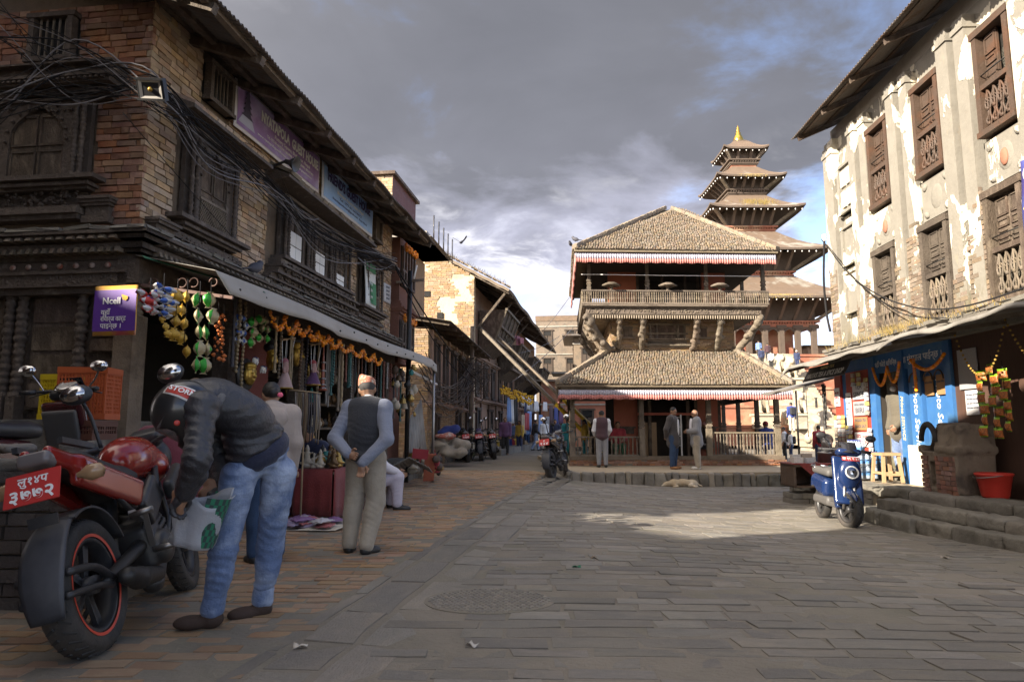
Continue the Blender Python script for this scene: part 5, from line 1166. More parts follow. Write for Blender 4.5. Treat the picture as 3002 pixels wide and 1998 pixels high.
def human(label, loc, rz, h=1.65, pose=None, vox=.014, top=None, vest=None, legs=None, skirt=None, shoes=None, hair='short', hat=None, hands=False, group=None, girth=1., wr=.0, eyes=False, hairmat=None, skinm=None, face_dir=None, extra=None, name='person', cuff=None, hem=None, vest_hem=None, collar=None, palm=None):
 J = {k: np.array(v, float) for k, v in STAND.items()}
 for k, v in (pose or {}).items(): J[k] = np.array(v, float)
 s = h / 1.65 if not (pose or {}).get('abs') else 1.; J.pop('abs', None); J = {k: v * s for k, v in J.items()}
 g = girth; sk = skinm or skin; t = thing(name, label, 'person', loc, rz, group)
 right = J['shR'] - J['shL']; sp = J['neck'] - J['pelvis']; Rt = orient(right, J['neck'] - J['chest']); Rp = orient(J['hipR'] - J['hipL'], J['chest'] - J['pelvis']); hd = J['head'] - J['neck']; fd = np.array(face_dir, float) if face_dir is not None else Rt[:, 1] * .999
 Rh = orient(np.cross(fd, hd) if True else right, hd)
 def torso(e=0., lo=0.):
  A = [('e', J['chest'] * .55 + J['neck'] * .45 - Rt[:, 2] * .03, np.array((.158 * g + e, .108 * g + e, .17 + e)) * s, Rt), ('e', J['chest'] - Rt[:, 2] * .05, np.array((.145 * g + e, .105 * g + e, .17 + e)) * s, Rt),
   ('e', J['pelvis'] * .6 + J['chest'] * .4, np.array((.137 * g + e, .105 * g + e, .16 + e)) * s, Rp), ('c', J['shL'], J['shR'], (.062 + e) * s, (.062 + e) * s)]
  A += [('e', J['pelvis'], np.array((.15 * g + e, .118 * g + e, .12 + e)) * s, Rp)]; return A
 def arm(k, e=0., to=1.):
  a, b, c = J['sh' + k], J['el' + k], J['wr' + k]; A = [('c', a, b, (.054 + e) * s, (.042 + e) * s)]
  if to > 1: A.append(('c', b, b + (c - b) * (to - 1), (.042 + e) * s, (.03 + e) * s))
  return A
 def leg(k, e=0., to=2.):
  a, b, c = J['hip' + k], J['kn' + k], J['an' + k]; A = [('c', a, b, (.080 * g + e) * s, (.055 + e) * s)]
  if to > 1: A += [('c', b, b + (c - b) * (to - 1), (.054 + e) * s, (.036 + e) * s)]
  if to > 1.5: A.append(('e', b * .7 + c * .3 - Rp[:, 1] * .012 * s, np.array((.046 + e, .046 + e, .1 + e)) * s))
  return A
 def head():
  c = J['head']; F_ = Rh[:, 1]; U = Rh[:, 2]; Rr = Rh[:, 0]
  A = [('c', J['neck'] - U * .03 * s, c - U * .05 * s, .052 * s, .048 * s), ('e', c + U * .02 * s, np.array((.073, .088, .095)) * s, Rh), ('e', c - U * .045 * s + F_ * .03 * s, np.array((.055, .06, .07)) * s, Rh), ('c', c + F_ * .085 * s + U * .015 * s, c + F_ * .102 * s - U * .02 * s, .010 * s, .015 * s), ('e', c + F_ * .078 * s + U * .035 * s, np.array((.05, .016, .012)) * s, Rh), ('e', c + F_ * .078 * s - U * .052 * s, np.array((.022, .012, .010)) * s, Rh)]
  for q in (-1, 1): A.append(('e', c + Rr * q * .074 * s - F_ * .005 * s - U * .005 * s, np.array((.012, .022, .032)) * s, Rh))
  return A
 def hand(k):
  w, e_ = J['wr' + k], J['ha' + k]; d = e_ - w; L = np.linalg.norm(d) + 1e-6; d /= L; n = np.cross(d, (0, 0, 1) if abs(d[2]) < .9 else (1, 0, 0)); n /= np.linalg.norm(n); pn = np.array(palm[k], float) if palm and k in palm else n
  pn = pn - d * (pn @ d); pn /= np.linalg.norm(pn); wd = np.cross(d, pn); c = w + d * .05 * s
  Rm = np.stack([wd, pn, d], 1); A = [('e', c, np.array((.04, .018, .052)) * s, Rm), ('c', w, c, .028 * s, .024 * s)]
  sg = 1 if k == 'L' else -1
  for i, (o, l) in enumerate(((-.029, .062), (-.010, .072), (.010, .068), (.028, .052))):
   p0 = c + wd * o * s + d * .035 * s; p1 = p0 + (d * .9 + pn * .35) * l * .55 * s; p2 = p1 + (d * .45 + pn * .85) * l * .55 * s; A += [('c', p0, p1, .0098 * s, .0090 * s), ('c', p1, p2, .0090 * s, .0075 * s)]
  p0 = c - wd * .03 * s - d * .02 * s; p1 = p0 - wd * .03 * s + d * .03 * s + pn * .012 * s; A += [('c', p0, p1, .0125 * s, .011 * s), ('c', p1, p1 + d * .03 * s + pn * .012 * s, .011 * s, .009 * s)]; return A
 def foot(k, e=0.):
  a, b = J['an' + k], J['to' + k]; f = b - a; f[2] = 0; L = np.linalg.norm(f) + 1e-6; f /= L; R_ = np.stack([np.cross(f, (0, 0, 1)), f, (0, 0, 1)], 1); m_ = np.array((a[0], a[1], 0)) + f * .045 * s
  z0 = min(a[2], b[2] + .045 * s) - .08 * s if a[2] > .2 * s else 0
  z0 = a[2] - .08 * s
  return [('e', (m_[0] - f[0] * .045 * s, m_[1] - f[1] * .045 * s, z0 + .042 * s), np.array((.040 + e, .055 + e, .042 + e)) * s, R_), ('e', (m_[0] + f[0] * .06 * s, m_[1] + f[1] * .06 * s, z0 + .032 * s), np.array((.045 + e, .085 + e, .032 + e)) * s, R_), ('c', a, (a[0], a[1], z0 + .05 * s), (.036 + e) * s, (.036 + e) * s)]
 def mk(A, nm, m, k=.03, vx=vox, sub=(), nz=None):
  lo = min(_bb(q)[0][2] for q in A); q = sdf_mb(A, vx * s, k * s, sub, noise=nz); return q.build(nm, m, t)
 fingers = hands
 B = torso(-.012) + arm('L', -.004, 2) + arm('R', -.004, 2) + leg('L', -.004) + leg('R', -.004) + head() + foot('L', -.006) + foot('R', -.006)
 Hn = hand('L') + hand('R')
 V, F = sdf(B, vox * s, .028 * s);
 body = sdf_mb(B + (Hn if not fingers else []), vox * s, (.028 if not fingers else .02) * s)
 if fingers: sdf_mb(Hn + [('c', J['el' + k], J['wr' + k], .036 * s, .027 * s) for k in 'LR'], .0055, .006, mb=body)
 body.build('body', sk, t)
 wn = folds(wr) if wr else None
 if legs:
  m, e, to = legs; A = leg('L', e, to) + leg('R', e, to) + [('e', J['pelvis'], np.array((.152 * g + e * .6, .122 * g + e * .6, .115)) * s, Rp)]; mk(A, 'trousers', m, .03, nz=wn)
 if skirt:
  m, e, zlen = skirt; a = J['pelvis']; b = (J['anL'] + J['anR']) / 2; c = a + (b - a) * zlen; mk([('c', a, c, (.15 + e * .3) * s, (.15 + e) * s), ('e', a, np.array((.165, .135, .13)) * s, Rp)] + leg('L', .02, 1.2) + leg('R', .02, 1.2), 'skirt', m, .06, nz=wn)
 if top:
  m, sl, e = top; A = torso(e)[:-1] + arm('L', e, sl) + arm('R', e, sl) + [('c', J['neck'] - Rt[:, 2] * .06 * s, J['neck'] + Rt[:, 2] * .0, (.075 + e * .3) * s, (.054 + e * .5) * s)]
  dn = .10 if hem is None else hem; pe = J['pelvis'] + (J['pelvis'] - J['chest']) * (dn / .32); A.append(('e', J['pelvis'] + (J['chest'] - J['pelvis']) * max(0, -2 * dn), np.array((.155 * g + e, .125 * g + e, .10 + dn * .4)) * s, Rp))
  if dn > .12: A.append(('c', J['pelvis'], pe, (.13 * g + e) * s, (.15 * g + e) * s))
  mk(A, 'shirt' if not extra else extra, m, .035, nz=wn)
 if vest:
  m, e = vest; A = torso(e)[:-2] + [('c', J['shL'] * .8 + J['shR'] * .2, J['shR'] * .8 + J['shL'] * .2, (.066 + e) * s, (.066 + e) * s), ('e', J['pelvis'], np.array((.155 * g + e, .125 * g + e, .09 + (vest_hem or 0))) * s, Rp)]; mk(A, 'vest', m, .035, nz=wn)
 if collar is not None: mk([('c', J['neck'] - Rt[:, 2] * .03 * s, J['neck'] + Rt[:, 2] * .025 * s, .066 * s, .058 * s)], 'collar', collar, .01)
 if shoes:
  for k in 'LR': mk(foot(k, .008), 'shoe', shoes, .02)
 c = J['head']; F_, U = Rh[:, 1], Rh[:, 2]; hm = hairmat or hairm
 if hair == 'short': mk([('e', c + U * .035 * s - F_ * .012 * s, np.array((.080, .092, .092)) * s, Rh)], 'hair', hm, .01, sub=[('e', c + F_ * .085 * s - U * .035 * s, np.array((.085, .07, .105)) * s, Rh), ('e', c - U * .11 * s, np.array((.12, .14, .075)) * s, Rh)])
 if hair in ('long', 'bun'):
  A = [('e', c + U * .03 * s - F_ * .018 * s, np.array((.083, .094, .098)) * s, Rh)] + ([('c', c - F_ * .06 * s, J['neck'] - F_ * .075 * s - U * .12 * s, .06 * s, .035 * s)] if hair == 'long' else [('e', c - F_ * .09 * s - U * .03 * s, np.array((.05, .05, .05)) * s)]); mk(A, 'hair', hm, .02, sub=[('e', c + F_ * .09 * s - U * .03 * s, np.array((.07, .07, .095)) * s, Rh)])
 if hat is not None:
  kind, m = hat
  if kind == 'cap': mk([('e', c + U * .055 * s - F_ * .005 * s, np.array((.086, .1, .07)) * s, Rh), ('e', c + U * .035 * s + F_ * .09 * s, np.array((.06, .06, .012)) * s, Rh)], 'cap', m, .015, sub=[('e', c - U * .06 * s, np.array((.2, .2, .09)) * s, Rh)])
  if kind == 'wool': mk([('e', c + U * .04 * s - F_ * .008 * s, np.array((.088, .1, .095)) * s, Rh)], 'wool_hat', m, .015, sub=[('e', c - U * .075 * s + F_ * .03 * s, np.array((.2, .2, .09)) * s, Rh)])
  if kind == 'topi':
   q = MB(); Mh = Matrix(((Rh[0, 0], Rh[0, 1], Rh[0, 2], c[0]), (Rh[1, 0], Rh[1, 1], Rh[1, 2], c[1]), (Rh[2, 0], Rh[2, 1], Rh[2, 2], c[2]), (0, 0, 0, 1)))
   for (z, a, b) in (): pass
   n = 22; V = []; F2 = []
   for j, (z, rx, ry, tl) in enumerate(((.030, .084, .098, 0), (.070, .085, .098, .0), (.11, .081, .093, .018), (.142, .070, .078, .045), (.150, .05, .055, .05), (.138, .0, .0, .03))):
    for i in range(n): a = 2 * PI * i / n; V.append((rx * math.cos(a) * s, (ry * math.sin(a) - .008) * s, (z + tl * math.cos(a - 2.4) * .8 + .004 * math.sin(a * 5)) * s))
   for j in range(5):
    for i in range(n): F2.append((j * n + i, j * n + (i + 1) % n, (j + 1) * n + (i + 1) % n, (j + 1) * n + i))
   q.raw(V, F2, 0, True, Mh); q.build('topi_cap', m, t)
 if eyes:
  for q_ in (-1, 1): MB().ell(tuple(c + F_ * .082 * s + U * .018 * s + Rh[:, 0] * q_ * .03 * s), .011 * s, 8, 6).build('eye', blackp, t)
 return t, J
denim = mat('denim', (.10, .145, .26), .85, var=.25, scale=9, bump=.6, bscale=34, col2=(.31, .37, .49), c2scale=3.2, c2lo=.42, c2hi=.66)
denim_d = mat('dark_denim', (.02, .045, .10), .85, var=.2, scale=8, bump=.3, bscale=60)
leather = mat('black_leather', (.030, .030, .035), .36, var=.25, scale=9, bump=.7, bscale=17, spec=.5)
khaki = cloth('khaki_trousers', (.33, .285, .22), col2=(.27, .23, .175), c2scale=3)
shoe_b = mat('brown_suede', (.035, .019, .013), .8, var=.25, bump=.3); shoe_k = mat('black_shoe', (.018, .017, .016), .5); shoe_w = mat('white_shoe', (.62, .6, .56), .7)
grey_hair = mat('grey_hair', (.05, .045, .042), .8)
def near_people():
 # man in leather jacket bending over his motorcycle: joints laid out from the photograph's proportions
 o = gnd(650, 1838); o[2] = 0; G = lambda x, y, Y: at(x, y, Y) - o
 Jp = dict(abs=True, hipL=G(700, 1395, 3.95), hipR=G(818, 1385, 4.12), knL=G(655, 1610, 3.92), knR=G(792, 1600, 4.22), anL=G(622, 1792, 3.97), anR=G(768, 1765, 4.25), toL=G(530, 1842, 3.92), toR=G(690, 1802, 4.16),
   pelvis=G(768, 1330, 4.05), chest=G(690, 1205, 3.93), neck=G(570, 1145, 3.76), head=G(543, 1204, 3.64), shL=G(592, 1195, 3.58), shR=G(600, 1175, 3.98), elL=G(578, 1345, 3.45), elR=G(640, 1330, 4.05), wrL=G(545, 1440, 3.52), wrR=G(660, 1420, 3.95), haL=G(520, 1478, 3.54), haR=G(625, 1440, 3.92))
 Jp.pop('abs')
 t, J = human('man in black leather jacket, jeans and motorcycle helmet bending over a red motorcycle', tuple(o), 0, pose=dict(Jp, abs=1), vox=.0095, legs=(denim, .019, 1.98), top=(leather, 2.0, .024), shoes=shoe_b, hair=None, hands=False, wr=.0075, extra='leather_jacket', girth=1.02, face_dir=(-.3, -.1, -.75), hem=-.12)
 # dark t-shirt hem showing under the jacket
 hp = G(785, 1322, 4.05); ch = J['chest']; Rp = orient(J['hipR'] - J['hipL'], J['chest'] - J['pelvis']); sdf_mb([('e', J['pelvis'] + (J['chest'] - J['pelvis']) * .05, (.180, .152, .105), Rp)], .012, .02).build('tshirt_hem', cloth('navy_tshirt', (.012, .016, .04)), t)
 # jeans details: back pocket, belt loops, turn-ups
 for k in 'LR': a = J['an' + k]; b = J['kn' + k]; d = (b - a) / np.linalg.norm(b - a); sdf_mb([('c', a + d * .02, a + d * .075, .062, .060)], .009, .01, noise=wob(40, .003, 5)).build('turn_up', denim, t)
 for x, y, Y, sx in ():
  c = G(x, y, Y); q = MB(); q.tube([c + np.array(d) for d in ((-sx, -.030, .08), (-sx, -.028, -.05), (0, -.026, -.085), (sx, .0, -.05), (sx, .0, .08), (-sx, -.03, .08))], .004, 5); q.build('pocket_stitching', denim_d, t)
 # gloves with fingers gripping the bag edge
 for k in 'LR':
  w, e_ = J['wr' + k], J['ha' + k]; d = (e_ - w) / np.linalg.norm(e_ - w); n = np.array((-.3, .2, -.9)); n -= d * (n @ d); n /= np.linalg.norm(n); wd = np.cross(d, n); c = w + d * .05; A = [('c', w - d * .11, w, .054, .044), ('e', c, (.048, .028, .06), np.stack([wd, n, d], 1))]
  for q_, l in ((-.034, .075), (-.012, .085), (.011, .08), (.033, .06)): p0 = c + wd * q_ + d * .04; p1 = p0 + (d * .8 + n * .5) * l * .5; p2 = p1 + (n * .9 + d * .1) * l * .5; A += [('c', p0, p1, .0135, .0125), ('c', p1, p2, .0125, .010), ('e', p0 - n * .008, (.014, .014, .014))]
  p0 = c - wd * .04; A += [('c', p0, p0 + d * .03 - wd * .025 + n * .02, .016, .014), ('c', p0 + d * .03 - wd * .025 + n * .02, p0 + d * .06 - wd * .015 + n * .03, .014, .011)]; sdf_mb(A, .006, .008).build('glove', leather, t)
 # helmet: shell, visor, rim, red flash with lettering
 hc = J['head']; hp_ = paint('helmet_black', (.016, .016, .017), .3, coat=.4); fdv = np.array((-.42, -.22, -.86)); up = np.array((-.62, -.30, .42)); f_ = fdv / np.linalg.norm(fdv); r_ = np.cross(f_, up); r_ /= np.linalg.norm(r_); u_ = np.cross(r_, f_); Rm = np.stack([r_, f_, u_], 1)
 hel = sdf_mb([('e', hc + u_ * .02, (.136, .16, .145), Rm), ('e', hc - u_ * .09 + f_ * .055, (.112, .122, .08), Rm)], .009, .05, sub=[('e', hc + f_ * .17 + u_ * .0, (.10, .10, .062), Rm), ('e', hc - u_ * .17 - f_ * .03, (.098, .115, .12), Rm)]); ho = hel.build('helmet', hp_, t)
 vz = MB(); vz.sheet(lambda u, v: tuple(hc + Rm @ np.array((math.sin((u - .5) * 2.5) * .122, math.cos((u - .5) * 2.5) * .150 + .004, -.06 + .13 * v))), 14, 4, thick=.003); vz.build('visor', mat('clear_visor', (.22, .20, .19), .12, var=.05, alpha=.45, spec=.6), ho)
 rl = MB(); rl.tube([tuple(hc + Rm @ np.array((.104 * math.cos(a), -.03 + .122 * math.sin(a), -.115))) for a in np.linspace(0, 2 * PI, 20, endpoint=False)], .022, 8, closed=True); rl.build('helmet_lining', cloth('grey_lining', (.07, .07, .075)), ho)
 def flash(u0, u1, v0, v1, m, off):
  q = MB(); q.sheet(lambda u, v: tuple(hc + u_ * .02 + Rm @ (np.array((-math.cos(v0 + (v1 - v0) * v) * math.cos(u0 + (u1 - u0) * u), math.cos(v0 + (v1 - v0) * v) * math.sin(u0 + (u1 - u0) * u), math.sin(v0 + (v1 - v0) * v))) * np.array((.136, .16, .145)) * (1 + off))), 8, 4, thick=.001); return q.build('helmet_stripe', m, ho)
 flash(-.75, -.25, -.30, .95, mat('white_decal', (.65, .63, .6), .4), .012); flash(-.68, -.32, -.25, .88, mat('red_decal', (.50, .045, .03), .4), .022)
 a0 = hc + u_ * .02 + Rm @ (np.array((-math.cos(.3) * math.cos(-.5), math.cos(.3) * math.sin(-.5), math.sin(.3))) * np.array((.136, .16, .145)) * 1.05); nn = (a0 - hc - u_ * .02); nn /= np.linalg.norm(nn); tx = u_ - nn * (u_ @ nn); tx /= np.linalg.norm(tx); tx = -tx; ty = np.cross(nn, tx); text(ho, 'STORM', Matrix(((tx[0], ty[0], nn[0], a0[0]), (tx[1], ty[1], nn[1], a0[1]), (tx[2], ty[2], nn[2], a0[2]), (0, 0, 0, 1))), .042, white, name='helmet_lettering', bold=.02)
 MB().lathe([(.015, 0), (.015, .006), (.01, .008), (0, .008)], 14, Matrix.Translation(hc) @ Matrix(((Rm[0, 1], Rm[0, 2], -Rm[0, 0], 0), (Rm[1, 1], Rm[1, 2], -Rm[1, 0], 0), (Rm[2, 1], Rm[2, 2], -Rm[2, 0], 0), (0, 0, 0, 1))) @ Matrix.Translation((.075, .0, .118))).build('visor_hub', mat('red_decal', (.5, .045, .03)), ho)
 # old man strolling, hands clasped behind his back
 o = gnd(1066, 1620); o[2] = 0
 hb = dict(elL=(-.27, -.12, 1.06), elR=(.265, -.13, 1.05), wrL=(-.07, -.235, .92), wrR=(.085, -.245, .84), haL=(.01, -.255, .90), haR=(.085, -.265, .75), head=(-.035, .055, 1.52), neck=(0, .0, 1.395), chest=(0, -.02, 1.21), anL=(-.12, -.06, .08), toL=(-.17, .10, .035), anR=(.07, -.10, .08), toR=(.11, .07, .035), knL=(-.11, .0, .47), knR=(.10, .02, .47))
 human('old man in patterned topi and dark vest seen from behind, hands clasped behind back', tuple(o), rad(-14), 1.60, hb, .011, top=(cloth('blue_grey_shirt', (.19, .21, .27)), 2.0, .02), vest=(cloth('charcoal_vest', (.028, .03, .037)), .032), legs=(khaki, .034, 1.97), shoes=shoe_k, hair='short', hairmat=grey_hair, hat=('topi', mat('topi_weave', (.36, .13, .08), .85, var=.35, scale=30, col2=(.42, .34, .26), c2scale=24, c2lo=.50, c2hi=.54)), hands=True, wr=.003, girth=1.0, face_dir=(-.35, .85, -.2), collar=white, hem=.07, palm={'L': (0, -1, .2), 'R': (.1, -.9, .2)})
 # man seated on a low wicker stool, pale clothes, partly behind the old man
 o = gnd(1120, 1495); o[2] = 0
 st = dict(pelvis=(0, -.05, .42), chest=(.0, .06, .72), neck=(0, .14, .92), head=(0, .2, 1.06), shL=(-.17, .12, .86), shR=(.17, .12, .86), elL=(-.25, .22, .62), elR=(.25, .22, .62), wrL=(-.16, .42, .52), wrR=(.16, .42, .52), haL=(-.12, .48, .50), haR=(.12, .48, .50), hipL=(-.09, 0, .40), hipR=(.09, 0, .40), knL=(-.14, .40, .45), knR=(.14, .42, .46), anL=(-.15, .34, .08), anR=(.15, .42, .08), toL=(-.17, .50, .035), toR=(.17, .58, .035))
 pale = cloth('pale_lilac_cotton', (.46, .43, .50))
 human('man in pale lilac cotton clothes squatting on a low stool, mostly hidden behind old man', tuple(o + np.array((-.22, 0, 0))), rad(-78), 1.62, st, .014, top=(cloth('white_lilac_shirt', (.58, .56, .60)), 2., .022), legs=(pale, .036, 1.93), shoes=shoe_k, hair='short', wr=.006, hands=True)
 # navy-clad vendor on wicker stool behind the old man
 o = np.array((-2.66, 9.5, 0)); human('vendor in dark navy jacket sitting with back turned behind the old man', tuple(o), rad(150), 1.62, st, .016, top=(cloth('navy_jacket', (.012, .016, .045)), 2., .06), legs=(denim_d, .03, 1.95), shoes=shoe_k, hair='short', hem=.2)
 # woman in a beige hooded top, hair bun with pink clip, in front of the shop
 p = at(795, 1240, 5.9); t, J = human('woman in beige hooded top with pink hair clip, half hidden behind the leather jacket', (p[0], p[1], 0), rad(30), 1.52, dict(head=(0, .06, 1.52)), .015, top=(cloth('beige_hoodie', (.36, .30, .26)), 2., .03), legs=(denim_d, .03, 1.95), shoes=shoe_k, hair='bun')
 sdf_mb([('e', (0, -.115, 1.20), (.115, .04, .085)), ('c', (-.08, -.06, 1.265), (.08, -.06, 1.265), .04, .04)], .015, .05, noise=folds(.006)).build('hood', cloth('beige_hoodie', (.36, .30, .26)), t); MB().ell((.05, -.075, 1.40), (.025, .015, .022), 8, 6).build('hair_clip', mat('pink_clip', (.7, .12, .2)), t)
 # crouching shopper in dark red behind the motorcycle
 p = at(520, 1320, 5.2); human('shopper in dark crimson top crouching behind the red motorcycle', (p[0], p[1], .25), rad(60), 1.5, st, .018, top=(cloth('crimson_top', (.13, .018, .03)), 2., .05), legs=(cloth('dark_cloth', (.03, .026, .03)), .04, 1.95), shoes=shoe_k, hair='long', hem=.1)
near_people()
CL = {k: cloth('cloth_' + k, c) for k, c in dict(white=(.60, .60, .62), sky=(.16, .26, .50), navy=(.02, .03, .08), black=(.018, .018, .02), teal=(.02, .22, .28), purple=(.11, .05, .12), crimson=(.30, .03, .04), grey=(.22, .22, .23), tan=(.36, .28, .19), olive=(.10, .085, .06), green=(.04, .12, .06), royal=(.03, .05, .22), charcoal=(.055, .047, .045), plum=(.06, .028, .035), beige=(.50, .44, .35), yellow=(.50, .33, .05)).items()}
def far_people():
 def P(lab, x, y, rz, h, top, legs, Y=None, z=None, pose=None, vox=.022, **k):
  p = gnd(x, y) if Y is None else at(x, y, Y)
  if z is not None: p[2] = z
  kw = dict(shoes=shoe_k, hair='short'); kw.update(k); return human(lab, tuple(p), rad(rz), h, pose, vox, top=(CL[top], kw.pop('sl', 2.), kw.pop('te', .022)), legs=(CL.get(legs, legs) if isinstance(legs, str) else legs, kw.pop('le', .026), 1.96), **kw)
 hands_b = dict(elL=(-.25, -.1, 1.06), elR=(.25, -.1, 1.06), wrL=(-.05, -.17, .88), wrR=(.05, -.17, .85), haL=(.02, -.18, .82), haR=(0, -.18, .80))
 front = dict(elL=(-.24, .02, 1.08), elR=(.24, .02, 1.08), wrL=(-.10, .22, 1.05), wrR=(.10, .22, 1.03), haL=(-.05, .28, 1.05), haR=(.04, .28, 1.03))
 walk = dict(knL=(-.09, .16, .48), anL=(-.09, .20, .09), toL=(-.10, .36, .06), knR=(.09, -.05, .47), anR=(.09, -.26, .12), toR=(.10, -.10, .05), wrL=(-.22, -.10, .86), haL=(-.22, -.12, .78), wrR=(.22, .18, .88), haR=(.22, .22, .80))
 zt = .05
 # on the cafe platform
 P('man in sleeveless dark leather vest and cap, back turned, at the left cafe railing', 1766, 1360, -2, 1.60, 'white', CL['grey'], Y=19.9, z=zt, vest=(CL['plum'], .04), hat=('cap', CL['black']), pose=dict(front, wrL=(-.2, .2, .95), wrR=(.2, .2, .95)), vox=.016, vest_hem=.05)
 t, J = P('man in dark grey blazer and jeans standing before the cafe doorway', 1976, 1370, 178 + 60, 1.67, 'charcoal', denim_d, Y=19.0, z=zt, pose=dict(hands_b), vox=.014, te=.03, hem=.2, eyes=True, shoes=mat('tan_shoe', (.25, .12, .05)), hands=True, face_dir=(.25, .95, -.05))
 sdf_mb([('e', (0, .155, 1.12), (.05, .03, .24), None)], .014, .02).build('white_shirt', CL['white'], t)
 t, J = P('older bald man in light grey jacket and khaki trousers facing the blazer man', 2045, 1372, 78, 1.60, 'grey', khaki, Y=18.9, z=zt, pose=dict(front), vox=.014, te=.035, hem=.16, eyes=True, shoes=shoe_w, hair=None, hands=True, le=.04)
 sdf_mb([('e', (0, .13, 1.10), (.085, .06, .28), None)], .014, .02).build('striped_shirt', mat('striped_shirt_cloth', (.62, .60, .62), .85), t)
 sit = dict(pelvis=(0, -.05, .46), chest=(.0, -.02, .78), neck=(0, .0, .98), head=(0, .04, 1.12), shL=(-.17, .0, .92), shR=(.17, .0, .92), elL=(-.24, .06, .68), elR=(.24, .06, .68), wrL=(-.14, .28, .64), wrR=(.14, .28, .64), haL=(-.1, .34, .62), haR=(.1, .34, .62), hipL=(-.09, 0, .44), hipR=(.09, 0, .44), knL=(-.12, .40, .46), knR=(.12, .40, .46), anL=(-.12, .40, .08), anR=(.12, .40, .08), toL=(-.13, .55, .035), toR=(.13, .55, .035))
 for lab, x, y, rz, tp, lg, kw in (('woman in red and green clothes seated in the cafe behind the left railing', 1812, 1330, 180, 'crimson', 'green', dict(hair='long')), ('person in royal blue jacket and maroon hat seated behind the right railing, back turned', 2250, 1332, 5, 'royal', 'grey', dict(hat=('wool', CL['crimson']))), ('person in pink hat and dark coat seated beside the right cafe post', 2075, 1335, 100, 'charcoal', 'black', dict(hat=('wool', mat('pink_cap', (.5, .25, .25)))))):
  p = cw(0, 0, 0); q = at(x, y, 22.2); kw = dict(kw); human(lab, (q[0], q[1], .16), rad(rz), 1.62, sit, .02, top=(CL[tp], 2., .03), legs=(CL[lg], .03, 1.96), shoes=shoe_k, **({'hair': 'short'} | kw))
 # passers-by in front of and inside the lane
 t, J = P('woman in purple poncho and black trousers with sunglasses walking up the lane', 1481, 1333, 180, 1.66, 'purple', 'black', hair='bun', hairmat=mat('brown_hair', (.12, .07, .04)), hem=.12, te=.04, vox=.016, le=.03, shoes=mat('sandal', (.2, .13, .09)))
 MB().bar((-.062, .095, 1.566), (.062, .095, 1.566), .03, .012, up=(0, 1, 0)).build('sunglasses', blackp, t)
 for lab, x, y, Y, rz, h, tp, lg, kw in (
  ('man in black top and jeans striding right towards the clothes shops', 1570, 1310, 37, -70, 1.66, 'black', denim, dict(pose=walk)), ('man in pale shirt and light trousers before the clothes stall', 1596, 1300, 39, -160, 1.68, 'white', 'beige', {}), ('woman in mustard top and long dark skirt beside the clothes rail', 1523, 1296, 36, 150, 1.58, 'yellow', 'navy', dict(hair='long')),
  ('child in white school shirt facing the square beside the parked motorcycle', 1650, 1300, 32, 180, 1.3, 'white', 'navy', dict(hair='long')), ('rider in dark jacket waiting astride near the shoring beams', 1628, 1290, 33, 170, 1.6, 'navy', 'black', {}), ('person in sky blue shirt bending at a market stall', 1507, 1285, 40, 120, 1.55, 'sky', 'grey', {}), ('woman in teal shawl standing behind the left cafe post', 1668, 1320, 25, 200, 1.58, 'teal', 'teal', dict(hair='long', te=.05, hem=.3)),
  ('woman in teal and yellow sari bending near cafe railing', 1715, 1318, 27, 100, 1.56, 'yellow', 'teal', dict(hair='long', te=.04)), ('woman in black coat crouching behind cafe railing', 1740, 1325, 26, 60, 1.45, 'black', 'black', dict(hair='long', te=.04)), ('shopper in blue shirt deep in the lane between hanging clothes', 1545, 1285, 46, 0, 1.64, 'sky', denim_d, {}), ('shopper in crimson coat deep in the lane under the eaves', 1618, 1280, 48, 20, 1.6, 'crimson', 'black', {}), ('shopper in purple deep in the lane by the end house', 1640, 1280, 52, 180, 1.6, 'purple', 'black', {}), ('vendor in royal blue standing among tables left of the clothes shop', 1462, 1300, 42, 140, 1.6, 'royal', 'navy', {})):
  p = at(x, y, Y); P(lab, x, y, rz, h, tp, lg, Y=Y, z=0.0 if Y > 30 else -.05, vox=.026, **kw)
 # pupils and visitors right of the cafe
 bag = paint('backpack_black', (.02, .02, .024), .7)
 for lab, x, Y, rz, h, tp, lg, bm in (('schoolboy in white shirt and navy trousers with black backpack, facing left', 2318, 31, 70, 1.40, 'white', 'navy', bag), ('taller pupil with black backpack partly hidden by cafe post', 2300, 31.5, 60, 1.55, 'white', 'black', bag), ('visitor in blue top with dark backpack climbing temple steps', 2325, 38, 0, 1.62, 'royal', 'beige', bag), ('person in red and black with backpack beyond the tea stall', 2402, 27, 0, 1.6, 'crimson', 'navy', bag)):
  z = -.32 if Y < 35 else 1.0; p = at(x, 1300, Y); t, J = human(lab, (p[0], p[1], z), rad(rz), h, None, .022, top=(CL[tp], 1.3 if tp == 'white' else 2., .022), legs=(CL[lg], .026, 1.96), shoes=shoe_k); s = h / 1.65; sdf_mb([('b', (0, -.19 * s, 1.16 * s), (.15 * s, .08 * s, .21 * s), .06)], .025, .02).build('backpack', bm, t)
